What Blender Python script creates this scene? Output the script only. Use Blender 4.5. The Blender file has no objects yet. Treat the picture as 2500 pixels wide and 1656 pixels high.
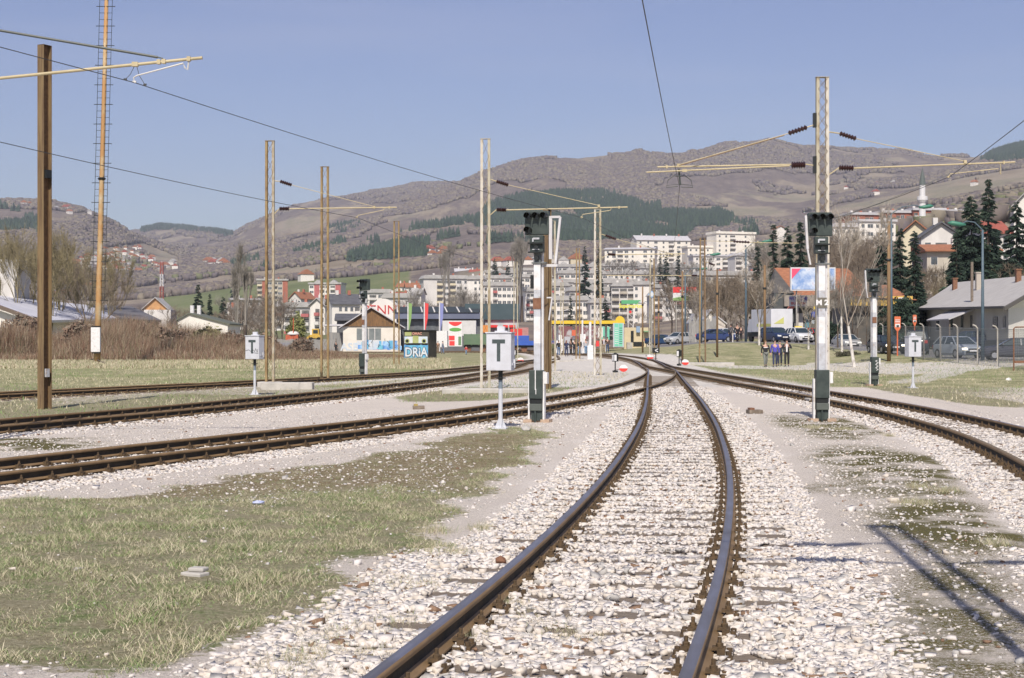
import bpy, math, random
import numpy as np
from mathutils import Vector, Matrix, noise as mn
random.seed(7); RNG = np.random.default_rng(11)
sc = bpy.context.scene
COL = sc.collection
R = math.radians
# ---------------------------------------------------------------- camera, sky, sun, exposure
F = 3800.0; EYE = 1.80; HY = 832.0; CX = 1250.0      # focal length in photo pixels, eye height, horizon row
cam = bpy.data.cameras.new('camera'); camo = bpy.data.objects.new('camera', cam); COL.objects.link(camo)
camo.location = (0, 0, EYE); camo.rotation_euler = (R(90), 0, 0)
cam.sensor_width = 36.0; cam.lens = 36.0*F/2500.0; cam.shift_y = (HY-828)/2500.0
cam.clip_start = 0.3; cam.clip_end = 30000
sc.camera = camo
SUN_EL, SUN_AZ = 46.0, -5.0        # elevation; azimuth of the sun measured from straight behind the camera (towards the left)
sd = Vector((math.sin(R(SUN_AZ))*math.cos(R(SUN_EL)), -math.cos(R(SUN_AZ))*math.cos(R(SUN_EL)), math.sin(R(SUN_EL))))
w = bpy.data.worlds.new("World"); sc.world = w; w.use_nodes = True
nt = w.node_tree; nt.nodes.clear()
out = nt.nodes.new('ShaderNodeOutputWorld'); bg = nt.nodes.new('ShaderNodeBackground'); sky = nt.nodes.new('ShaderNodeTexSky')
sky.sky_type = 'NISHITA'; sky.sun_disc = False; sky.sun_elevation = R(SUN_EL)
sky.sun_rotation = math.atan2(sd.x, sd.y)
sky.air_density = 1.0; sky.dust_density = 1.6; sky.ozone_density = 3.0; sky.altitude = 500
hs = nt.nodes.new('ShaderNodeHueSaturation'); hs.inputs['Hue'].default_value = 0.522; hs.inputs['Saturation'].default_value = 1.0; hs.inputs['Value'].default_value = 1.0
# thin high cirrus streaks: real variation of the sky, by direction
tc = nt.nodes.new('ShaderNodeTexCoord'); mp = nt.nodes.new('ShaderNodeMapping'); mp.inputs['Scale'].default_value = (1.5, 1.5, 14)
nz = nt.nodes.new('ShaderNodeTexNoise'); nz.inputs['Scale'].default_value = 2.2; nz.inputs['Detail'].default_value = 6
cr = nt.nodes.new('ShaderNodeValToRGB'); cr.color_ramp.elements[0].position = .48; cr.color_ramp.elements[1].position = .80
cr.color_ramp.elements[1].color = (.16, .16, .16, 1)
mx = nt.nodes.new('ShaderNodeMix'); mx.data_type = 'RGBA'; mx.inputs['B'].default_value = (6.0, 6.0, 7.0, 1)
L = nt.links.new
L(tc.outputs['Generated'], mp.inputs['Vector']); L(mp.outputs[0], nz.inputs['Vector']); L(nz.outputs['Fac'], cr.inputs[0])
L(sky.outputs[0], hs.inputs['Color']); L(hs.outputs[0], mx.inputs['A']); L(cr.outputs[0], mx.inputs['Factor'])
L(mx.outputs['Result'], bg.inputs['Color']); bg.inputs['Strength'].default_value = 0.108; L(bg.outputs[0], out.inputs[0])
sl = bpy.data.lights.new('sun', 'SUN'); sl.energy = 4.9; sl.angle = R(0.53); sl.color = (1.0, .93, .83)
so = bpy.data.objects.new('sun', sl); COL.objects.link(so); so.rotation_euler = (-sd).to_track_quat('-Z', 'Y').to_euler()
sc.view_settings.view_transform = 'Standard'; sc.view_settings.look = 'None'; sc.view_settings.exposure = 0.0; sc.view_settings.gamma = 1.0
sc.cycles.volume_bounces = 0; sc.cycles.max_bounces = 6; sc.cycles.transparent_max_bounces = 8
sc.cycles.volume_max_steps = 64
# ---------------------------------------------------------------- helpers
def P(x, y, Y): return Vector(((x-CX)/F*Y, Y, EYE+(HY-y)/F*Y))      # photo pixel at distance Y
def Gd(x, y, z=0.0):                                                  # photo pixel on the plane of height z
    Y = F*(EYE-z)/(y-HY); return Vector(((x-CX)/F*Y, Y, z))
def tag(o, label=None, cat=None, group=None, kind=None):
    if label: o['label'] = label
    if cat: o['category'] = cat
    if group: o['group'] = group
    if kind: o['kind'] = kind
    return o
def thing(name, label, cat, loc=(0, 0, 0), rz=0, group=None):
    o = bpy.data.objects.new(name, None); COL.objects.link(o); o.empty_display_size = .2
    o.location = loc; o.rotation_euler = (0, 0, rz); return tag(o, label, cat, group)
def dup(o, loc=None, rz=None, label=None, group=None, parent=None, scale=None):
    c = o.copy(); COL.objects.link(c)
    if parent is not None: c.parent = parent
    for ch in list(o.children): dup(ch, parent=c)
    if loc is not None: c.location = loc
    if rz is not None: c.rotation_euler = (0, 0, rz)
    if label: c['label'] = label
    if group: c['group'] = group
    if scale: c.scale = (scale,)*3 if isinstance(scale, (int, float)) else scale
    return c
class MB:
    def __init__(s): s.v = []; s.f = []; s.m = []; s.mi = 0
    def add(s, vs, fs):
        b = len(s.v); s.v += [tuple(v) for v in vs]; s.f += [tuple(b+i for i in f) for f in fs]; s.m += [s.mi]*len(fs); return s
    def box(s, c, d, rz=0, M4=None):
        x, y, z = d[0]/2, d[1]/2, d[2]/2
        vs = [Vector((i*x, j*y, k*z)) for i in (-1, 1) for j in (-1, 1) for k in (-1, 1)]
        if rz: 
            r = Matrix.Rotation(rz, 3, 'Z'); vs = [r@v for v in vs]
        if M4 is not None: vs = [M4@v for v in vs]
        return s.add([v+Vector(c) for v in vs], [(0, 1, 3, 2), (4, 6, 7, 5), (0, 4, 5, 1), (2, 3, 7, 6), (0, 2, 6, 4), (1, 5, 7, 3)])
    def b2(s, a, b): # box from corners
        return s.box([(a[i]+b[i])/2 for i in range(3)], [abs(b[i]-a[i]) for i in range(3)])
    def bar(s, p, q, w_, h_=None, up=(0, 0, 1)):
        p = Vector(p); q = Vector(q); h_ = h_ or w_; d = (q-p)
        if d.length < 1e-6: return s
        d.normalize(); u = Vector(up)
        if abs(d.dot(u)) > .98: u = Vector((0, 1, 0))
        a = d.cross(u).normalized(); b = a.cross(d)
        vs = [e+a*(i*w_/2)+b*(j*h_/2) for e in (p, q) for i, j in ((-1, -1), (1, -1), (1, 1), (-1, 1))]
        return s.add(vs, [(3, 2, 1, 0), (4, 5, 6, 7), (0, 1, 5, 4), (1, 2, 6, 5), (2, 3, 7, 6), (3, 0, 4, 7)])
    def tube(s, pts, r, n=8, cap=True):
        pts = [Vector(p) for p in pts]; k = len(pts)
        r = r if isinstance(r, (list, tuple)) else [r]*k
        vs = []; ref = None
        for i, p in enumerate(pts):
            d = (pts[min(i+1, k-1)]-pts[max(i-1, 0)])
            if d.length < 1e-9: d = Vector((0, 0, 1))
            d.normalize()
            if ref is None: ref = Vector((0, 0, 1)) if abs(d.z) < .9 else Vector((1, 0, 0))
            a = d.cross(ref).normalized(); b = a.cross(d).normalized(); ref = b
            for j in range(n):
                t = 2*math.pi*j/n; vs.append(p+a*(math.cos(t)*r[i])+b*(math.sin(t)*r[i]))
        fs = [(i*n+j, i*n+(j+1) % n, (i+1)*n+(j+1) % n, (i+1)*n+j) for i in range(k-1) for j in range(n)]
        if cap: fs += [tuple(range(n-1, -1, -1)), tuple(range((k-1)*n, k*n))]
        return s.add(vs, fs)
    def lathe(s, prof, n=12, c=(0, 0, 0)):       # profile (r,z)
        vs = [(c[0]+r*math.cos(2*math.pi*j/n), c[1]+r*math.sin(2*math.pi*j/n), c[2]+z) for r, z in prof for j in range(n)]
        k = len(prof)
        fs = [(i*n+j, i*n+(j+1) % n, (i+1)*n+(j+1) % n, (i+1)*n+j) for i in range(k-1) for j in range(n)]
        return s.add(vs, fs+[tuple(range(n-1, -1, -1)), tuple(range((k-1)*n, k*n))])
    def prism(s, poly, a, b, axis='y'):           # 2-D outline (x,z) swept from y=a to y=b (axis y), or (y,z) along x, or (x,y) along z
        n = len(poly)
        def mk(p, t): return (p[0], t, p[1]) if axis == 'y' else ((t, p[0], p[1]) if axis == 'x' else (p[0], p[1], t))
        vs = [mk(p, a) for p in poly]+[mk(p, b) for p in poly]
        return s.add(vs, [tuple(range(n)), tuple(range(2*n-1, n-1, -1))]+[((i+1) % n, i, n+i, n+(i+1) % n) for i in range(n)])
    def quad(s, a, b, c, d): return s.add([a, b, c, d], [(0, 1, 2, 3)])
    def build(s, name, mats, parent=None, smooth=False, world=False, bevel=0):
        me = bpy.data.meshes.new(name)
        off = Vector(parent.location) if (world and parent is not None) else Vector((0, 0, 0))
        if world and parent is not None and parent.parent is not None: off += Vector(parent.parent.location)
        me.from_pydata([tuple(Vector(v)-off) for v in s.v] if world else s.v, [], s.f)
        mats = mats if isinstance(mats, (list, tuple)) else [mats]
        for m_ in mats: me.materials.append(m_)
        me.polygons.foreach_set('material_index', s.m)
        if smooth: me.polygons.foreach_set('use_smooth', [True]*len(s.f))
        me.validate(); me.update()
        o = bpy.data.objects.new(name, me); COL.objects.link(o)
        if parent is not None: o.parent = parent
        if bevel:
            bv = o.modifiers.new('bevel', 'BEVEL'); bv.width = bevel; bv.segments = 2; bv.limit_method = 'ANGLE'
        return o
def fixn(o):
    import bmesh
    bm = bmesh.new(); bm.from_mesh(o.data); bmesh.ops.recalc_face_normals(bm, faces=bm.faces); bm.to_mesh(o.data); bm.free(); return o
def soup(name, V, T, mats, parent=None, mi=None, smooth=False, col=None, cname='Col'):
    """big meshes straight from numpy: V (n,3), T (m,3 or 4)"""
    me = bpy.data.meshes.new(name); k = T.shape[1]
    me.vertices.add(len(V)); me.vertices.foreach_set('co', np.ascontiguousarray(V, np.float32).ravel())
    me.loops.add(T.size); me.loops.foreach_set('vertex_index', np.ascontiguousarray(T, np.int32).ravel())
    me.polygons.add(len(T)); me.polygons.foreach_set('loop_start', np.arange(0, T.size, k, dtype=np.int32))
    if mi is not None: me.polygons.foreach_set('material_index', np.asarray(mi, np.int32))
    for m_ in (mats if isinstance(mats, (list, tuple)) else [mats]): me.materials.append(m_)
    if col is not None:
        ca = me.color_attributes.new(cname, 'FLOAT_COLOR', 'POINT'); ca.data.foreach_set('color', np.ascontiguousarray(col, np.float32).ravel())
    me.update(calc_edges=True)
    if smooth: me.polygons.foreach_set('use_smooth', np.ones(len(T), bool))
    o = bpy.data.objects.new(name, me); COL.objects.link(o)
    if parent is not None: o.parent = parent
    return o
def inpoly(x, y, poly):
    c = np.zeros(np.shape(x), bool); n = len(poly)
    for i in range(n):
        x1, y1 = poly[i][0], poly[i][1]; x2, y2 = poly[i-1][0], poly[i-1][1]
        if y1 == y2: continue
        c ^= ((y1 > y) != (y2 > y)) & (x < (x2-x1)*(y-y1)/(y2-y1)+x1)
    return c
# ---- materials
_mc = {}
def M(name, c1, c2=None, scale=3.0, rough=.75, metal=0.0, bump=0.0, bscale=None, stretch=(1, 1, 1), pos=(.35, .65), spec=.5, c3=None, local=False):
    if name in _mc: return _mc[name]
    m = bpy.data.materials.new(name); _mc[name] = m; m.use_nodes = True
    n = m.node_tree.nodes; b = n['Principled BSDF']; l = m.node_tree.links.new
    b.inputs['Roughness'].default_value = rough; b.inputs['Metallic'].default_value = metal
    b.inputs['Specular IOR Level'].default_value = spec
    b.inputs['Base Color'].default_value = (*c1, 1)
    if c2 or bump:
        g = n.new('ShaderNodeTexCoord' if local else 'ShaderNodeNewGeometry'); mp = n.new('ShaderNodeMapping'); mp.inputs['Scale'].default_value = stretch
        l(g.outputs['Object' if local else 'Position'], mp.inputs['Vector'])
    if c2:
        t = n.new('ShaderNodeTexNoise'); t.inputs['Scale'].default_value = scale; t.inputs['Detail'].default_value = 6; t.inputs['Roughness'].default_value = .62
        r = n.new('ShaderNodeValToRGB'); r.color_ramp.elements[0].position = pos[0]; r.color_ramp.elements[1].position = pos[1]
        r.color_ramp.elements[0].color = (*c1, 1); r.color_ramp.elements[1].color = (*c2, 1)
        if c3: e = r.color_ramp.elements.new(min(.97, pos[1]+.12)); e.color = (*c3, 1)
        l(mp.outputs[0], t.inputs['Vector']); l(t.outputs['Fac'], r.inputs[0]); l(r.outputs[0], b.inputs['Base Color'])
    if bump:
        t2 = n.new('ShaderNodeTexNoise'); t2.inputs['Scale'].default_value = bscale or scale*4; t2.inputs['Detail'].default_value = 5
        bp = n.new('ShaderNodeBump'); bp.inputs['Strength'].default_value = bump; bp.inputs['Distance'].default_value = .02
        l(mp.outputs[0], t2.inputs['Vector']); l(t2.outputs['Fac'], bp.inputs['Height']); l(bp.outputs[0], b.inputs['Normal'])
    return m
steel_rust = M('rusty_steel', (.105, .058, .028), (.19, .105, .045), 9, .8, bump=.3, bscale=60)
rail_side = M('rail_side_dark', (.024, .021, .015), (.048, .036, .020), 14, .85, bump=.3, bscale=80)  # dark oily steel, with the shade under the rail head put into the colour
rail_top = M('worn_rail_head', (.22, .22, .27), (.16, .15, .16), 5, .40, .45, stretch=(1, .25, 1))
rail_top_brown = M('rusty_rail_head', (.17, .12, .065), (.24, .18, .10), 5, .6, .2, stretch=(1, .3, 1))
clip_m = M('fastening_rust', (.060, .040, .022), (.12, .075, .036), 25, .85, bump=.3, bscale=70)
wood_m = M('weathered_sleeper_wood', (.26, .21, .165), (.13, .10, .075), 9, .9, bump=.6, bscale=40, stretch=(1, 6, 1), c3=(.34, .29, .24))
conc_m = M('grey_concrete', (.36, .34, .31), (.50, .47, .43), 2.5, .9, bump=.3, bscale=30)
white_m = M('weathered_white_paint', (.74, .73, .73), (.64, .62, .60), 6, .55, pos=(.42, .62), c3=(.46, .36, .28))
grey_paint = M('light_grey_paint', (.50, .51, .54), (.42, .42, .44), 8, .55, pos=(.42, .58), c3=(.33, .25, .19))
dkgreen_m = M('dark_signal_paint', (.030, .042, .038), (.055, .070, .062), 5, .5)
black_m = M('black_paint', (.012, .014, .013), rough=.45)
galv_m = M('galvanised_steel', (.46, .44, .40), (.36, .335, .29), 4, .55, .3)

def haze():
    b = MB(); b.b2((-5200, -60, -40), (5200, 7100, 760)); m = bpy.data.materials.new('haze_air'); m.use_nodes = True; n = m.node_tree.nodes; n.remove(n['Principled BSDF'])
    v = n.new('ShaderNodeVolumePrincipled'); v.inputs['Color'].default_value = (.80, .84, 1.0, 1); v.inputs['Density'].default_value = HAZE; v.inputs['Anisotropy'].default_value = 0.0
    m.node_tree.links.new(v.outputs[0], n['Material Output'].inputs['Volume']); o = b.build('haze', m); fixn(o); tag(o, kind='stuff'); o['label'] = 'thin bluish haze of the spring air'; return o
HAZE = 9.0e-5
haze()
# ---------------------------------------------------------------- terrain
DIST = [2, 60, 85, 100, 112, 135, 150, 200, 250, 320, 450, 700, 1000, 1400, 2000, 2800, 4000, 5200, 7000]
# per column (photo x): ground height in metres up to 150 m, then apparent photo row of the ground
TT = {
 -2600: [0,0,0,0,0,0,0, 866,858,850,836,800,770,700,600,470,480,500,520],
 -500: [0,0,0,0,0,0,0, 866,858,850,836,800,765,705,600,488,510,540,560],
 0: [0,0,0,0,0,0,0, 866,859,851,838,806,775,720,615,496,520,545,570],
 120: [0,0,0,0,0,0,0, 866,859,851,838,806,776,722,625,507,530,550,572],
 200: [0,0,0,0,0,0,0, 866,859,851,838,808,778,725,645,519,545,560,575],
 270: [0,0,0,0,0,0,0, 866,859,851,838,808,780,726,655,546,570,565,580],
 340: [0,0,0,0,0,0,0, 866,859,851,838,808,784,720,664,582,592,566,580],
 390: [0,0,0,0,0,0,0, 866,859,851,838,808,782,716,668,608,600,549,575],
 470: [0,0,0,0,0,0,0, 866,859,851,838,808,774,706,664,622,598,556,575],
 570: [0,0,0,0,0,0,0, 866,859,851,838,802,758,692,652,612,578,573,580],
 620: [0,0,0,0,0,0,0, 866,859,851,838,796,744,686,646,598,556,549,560],
 680: [0,0,0,0,0,0,0, 866,859,851,838,788,730,680,640,585,530,519,530],
 740: [0,0,0,0,0,0,0, 866,859,851,838,780,724,676,632,575,512,499,510],
 800: [0,0,0,0,0,0,0, 866,859,851,838,775,720,672,625,568,502,488,500],
 870: [0,0,0,0,0,0,0, 866,859,851,838,770,712,668,615,560,495,474,490],
 940: [0,0,0,0,0,0,0, 866,859,851,838,764,700,660,600,545,485,463,480],
 1030: [0,0,0,0,0,0,0, 866,859,851,838,775,690,652,585,530,470,450,470],
 1100: [0,0,0,0,0,0,0, 866,859,851,838,775,680,646,575,520,452,450,470],
 1160: [0,0,0,0,0,0,0, 866,859,851,838,775,672,640,568,512,430,446,470],
 1220: [0,0,0,0,0,.0,.0, 866,859,851,838,775,664,638,565,500,402,430,460],
 1290: [0,0,0,0,.1,.0,.0, 866,859,851,838,778,662,636,568,490,382,415,450],
 1340: [0,0,0,0,.1,.0,.0, 866,859,851,838,780,660,636,572,482,377,410,450],
 1450: [0,0,0,0,.2,.2,.3, 860,852,845,832,785,655,636,582,482,378,410,450],
 1560: [0,0,0,0,.25,.5,.6, 850,842,833,822,785,650,632,588,488,360,400,440],
 1600: [0,0,0,0,.3,.7,.8, 845,832,820,812,780,648,630,588,490,364,400,440],
 1700: [0,0,0,0,.1,1.35,1.5, 834,828,820,804,765,640,622,580,494,365,400,440],
 1780: [0,0,0,0,.05,1.6,1.65, 833,826,815,796,745,632,614,574,498,347,385,430],
 1870: [0,0,0,0,0,1.6,1.65, 833,824,808,780,715,624,606,568,500,335,375,420],
 1960: [0,0,0,0,.05,1.5,1.6, 832,816,790,735,650,600,592,560,490,358,390,430],
 2050: [0,0,0,.05,.3,1.3,1.5, 826,800,762,705,615,570,560,535,470,360,390,430],
 2120: [0,0,0,.15,.7,1.2,1.4, 812,778,730,668,580,550,545,520,455,358,390,430],
 2200: [0,0,.1,.35,.7,1.1,1.4, 800,752,698,632,560,540,535,505,440,358,390,430],
 2300: [0,0,.35,.6,.7,.9,1.3, 792,735,680,612,550,530,525,490,425,378,400,440],
 2380: [0,0,.45,.6,.7,.9,1.3, 786,724,668,600,540,520,510,475,405,380,400,440],
 2450: [0,0,.5,.6,.7,.9,1.3, 782,716,658,588,525,500,490,460,395,362,390,430],
 2500: [0,0,.5,.6,.7,.9,1.3, 780,712,650,580,515,490,480,450,388,352,380,420],
 3000: [0,0,.5,.7,.8,.9,1.3, 778,708,645,570,500,470,450,410,350,330,380,420],
 5200: [0,0,.5,.7,.8,.9,1.3, 778,708,645,570,500,470,450,410,350,330,380,420]}
UX = np.array(sorted(TT)); DD = np.array(DIST, float)
ZT = np.zeros((len(UX), len(DD)))
for i_, u_ in enumerate(UX):
    for j_, v_ in enumerate(TT[int(u_)]):
        ZT[i_, j_] = v_ if DD[j_] <= 150 else EYE+(HY-v_)*DD[j_]/F
def _fbm(X, Y, sc_, o=5, seed=0.0):
    return np.array([mn.fractal(Vector((x*sc_+seed, y*sc_-seed, seed)), .9, 2.1, o) for x, y in zip(X.ravel(), Y.ravel())]).reshape(X.shape)
GU = np.concatenate([np.arange(-2600, -300, 60), np.arange(-300, 2800, 8), np.arange(2800, 5200, 60)]).astype(float)
GY = np.concatenate([np.arange(58, 160, 2.0), 160*np.exp(np.linspace(0, math.log(7000/160), 190))])
lg = np.log(DD); lgy = np.log(GY)
# smooth along the distance
Z1 = np.array([np.interp(lgy, lg, ZT[i]) for i in range(len(UX))])
ker = np.array([1, 3, 5, 3, 1.]); ker /= ker.sum()
sm = np.array([np.convolve(np.pad(z, 2, 'edge'), ker, 'valid') for z in Z1]); far_ = GY > 400
Z1 = np.where(far_[None], sm, Z1)
GZ = np.array([np.interp(GU, UX, Z1[:, j]) for j in range(len(GY))])      # rows Y, cols u
UU, YY = np.meshgrid(GU, GY); XX = (UU-CX)/F*YY
amp = np.clip((YY-900)/2200, 0, 1)
GZ = GZ+_fbm(XX, YY, 1/520., 6, 3.1)*16*amp-np.abs(_fbm(XX, YY, 1/900., 4, 9.7))*26*amp*np.clip((YY-1500)/1500, 0, 1)+_fbm(XX, YY, 1/40., 3, 5.)*.35*np.clip((YY-170)/200, 0, 1)
GZ = GZ-np.abs(_fbm(XX, YY, 1/300., 4, 15.2))*16*amp*np.clip((YY-1800)/1500, 0, 1)
GZ[:2] -= .02
def hz(X, Y):
    """terrain height for arrays or scalars (world x, y)"""
    X = np.asarray(X, float); Y = np.asarray(Y, float); Yc = np.clip(Y, GY[0], GY[-1]-1)
    u = np.clip(X/np.maximum(Y, 1)*F+CX, GU[0], GU[-1]-1)
    j = np.clip(np.searchsorted(GY, Yc)-1, 0, len(GY)-2); i = np.clip(np.searchsorted(GU, u)-1, 0, len(GU)-2)
    a = (Yc-GY[j])/(GY[j+1]-GY[j]); b = (u-GU[i])/(GU[i+1]-GU[i])
    z = (GZ[j, i]*(1-a)+GZ[j+1, i]*a)*(1-b)+(GZ[j, i+1]*(1-a)+GZ[j+1, i+1]*a)*b
    return np.where(Y < 60, 0, z)
def H(x, Y): return float(hz((x-CX)/F*Y, Y))          # ground height under photo column x at distance Y
def onG(x, Y, dz=0): return Vector(((x-CX)/F*Y, Y, H(x, Y)+dz))
# ---------------------------------------------------------------- track centre lines
TRK = {
 'A': [(-.95,2),(-.55,4.5),(.09,7.5),(.64,10.5),(1.31,14.7),(2.06,20.1),(2.69,25.4),(3.28,30.7),(3.89,36.8),(4.68,45.2),(6.0,60.2),(7.83,80.7),(8.72,91),(9.3,104),(9.5,116),(9.35,130)],
 'B': [(-14.5,0),(-11.0,9.5),(-7.9,17.2),(-6.7,20.5),(-5.4,23.9),(-4.4,26.4),(-2.8,30.6),(-1.4,34.6),(.15,39.3),(1.78,45.6),(3.7,53.3),(5.05,60.6),(6.45,69.8),(7.45,78),(8.35,87),(9.0,97)],
 'C': [(3.2,-3),(4.5,4),(5.8,11),(6.9,17),(7.75,21.4),(8.6,26.4),(9.0,30.1),(9.45,36.5),(9.6,44),(9.6,62),(9.6,93),(9.5,114),(9.2,135),(8.6,156),(7.6,178),(5.8,208),(3,245),(-1,290)],
 'D': [(-19.5,0),(-16,12),(-12.7,23.5),(-10.25,31.3),(-7.85,39.6),(-4.4,55.3),(-2.0,71.5),(-.2,86.5),(1.1,102),(2.5,122),(3.7,146),(4.3,172),(3.5,205),(0,250)],
 'E': [(-36,0),(-28,18),(-20.4,37),(-15.9,48.9),(-11.1,61.3),(-5.1,79),(-2.2,96),(.1,112),(2.4,132),(3.5,150)],
 'F': [(-60,232),(-20,236),(10,226),(30,214)]}
def spline(pts, step=.5):
    p = np.array(pts, float); t = np.concatenate([[0], np.cumsum(np.hypot(*np.diff(p, axis=0).T))])
    for _ in range(3):
        s_ = np.arange(0, t[-1], step); q = np.c_[np.interp(s_, t, p[:, 0]), np.interp(s_, t, p[:, 1])]
    k = 13; kk = np.hanning(k+2)[1:-1]; kk /= kk.sum()
    def f(a):
        a = np.concatenate([2*a[0]-a[k:0:-1], a, 2*a[-1]-a[-2:-k-2:-1]])
        for _ in range(3): a = np.convolve(a, kk, 'same')
        return a[k:-k]
    return np.c_[f(q[:, 0]), f(q[:, 1])]
CL = {k: spline(v) for k, v in TRK.items()}
def near_track(X, Y, keys='ABCDE'):
    pts = np.concatenate([CL[k][::2] for k in keys]); ids = np.concatenate([[n]*len(CL[k][::2]) for n, k in enumerate(keys)])
    d = np.full(X.shape, 1e9); w_ = np.zeros(X.shape, int)
    for a in range(0, len(pts)):
        dd = (X-pts[a, 0])**2+(Y-pts[a, 1])**2; m_ = dd < d; d[m_] = dd[m_]; w_[m_] = ids[a]
    return np.sqrt(d), w_
# ---------------------------------------------------------------- ground sheet near the camera
def gp(pts): return [tuple(Gd(x, y))[:2] for x, y in pts]
GRASS1 = gp([(-900,1225),(0,1222),(260,1212),(500,1180),(800,1132),(1000,1098),(1130,1062),(1230,1042),(1330,1050),(1350,1072),(1290,1120),(1190,1180),(1100,1225),(1060,1290),(1000,1330),(900,1392),(800,1440),(700,1500),(560,1545),(480,1600),(420,1640),(330,1648),(180,1622),(0,1602),(-900,1590)])
RED1 = gp([(150,1222),(500,1175),(800,1130),(1000,1095),(1130,1062),(1300,1060),(1270,1120),(1100,1190),(900,1195),(600,1205),(300,1225)])
STONY = gp([(300,1205),(560,1170),(850,1130),(1050,1085),(1200,1090),(1150,1180),(900,1215),(600,1230)])
MOSS = [gp(p) for p in (
 [(1980,1100),(2090,1085),(2330,1120),(2420,1180),(2300,1215),(2160,1180),(2050,1140)],
 [(1870,1015),(2090,1018),(2130,1060),(2050,1078),(1900,1040)],
 [(2130,1240),(2280,1220),(2500,1230),(2500,1400),(2350,1330),(2180,1290)],
 [(2440,1400),(2500,1380),(2500,1480),(2420,1440)],
 [(2280,1400),(2420,1450),(2440,1560),(2260,1560),(2240,1460)],
 [(1950,1600),(2180,1560),(2200,1656),(1900,1656)], [(2300,1580),(2500,1560),(2500,1656),(2300,1656)],
 [(1895,1185),(1980,1180),(1990,1205),(1900,1210)], [(-40,1070),(230,1068),(190,1096),(-40,1100)],
 [(1700,1415),(1990,1420),(2080,1500),(2000,1590),(1880,1600)])]
GRASS2 = [gp(p) for p in (
 [(960,962),(1080,952),(1180,940),(1240,925),(1330,905),(1540,912),(1500,935),(1430,945),(1330,962),(1230,975),(1050,985),(980,985)],
 [(-60,982),(60,972),(120,1000),(220,985),(420,965),(640,968),(560,1000),(300,1000),(60,1022),(-60,1020)],
 [(620,930),(900,905),(1100,885),(1160,882),(1170,905),(900,930),(700,950)])]
GRASSR = [gp(p) for p in ([(1760,898),(2500,902),(2500,1000),(2330,985),(2100,945),(1980,930),(1820,912)],)]
def gridnoise(x, y, s, seed):
    # bilinear lookup in a coarse noise grid: fast for millions of points
    x0, y0 = x.min(), y.min(); st = .25/s; nx, ny = int((x.max()-x0)/st)+3, int((y.max()-y0)/st)+3
    g = np.array([[mn.noise(Vector(((x0+i*st)*s, (y0+j*st)*s, seed))) for i in range(nx)] for j in range(ny)])
    fx = (x-x0)/st; fy = (y-y0)/st; i = fx.astype(int); j = fy.astype(int); a = fx-i; b = fy-j
    return (g[j, i]*(1-a)+g[j, i+1]*a)*(1-b)+(g[j+1, i]*(1-a)+g[j+1, i+1]*a)*b
def warp(x, y):
    a = gridnoise(x, y, .9, 21.); b = gridnoise(x, y, 3.2, 22.); return x+.75*a+.3*b, y+1.5*gridnoise(x, y, .8, 23.)+.6*b
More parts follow.
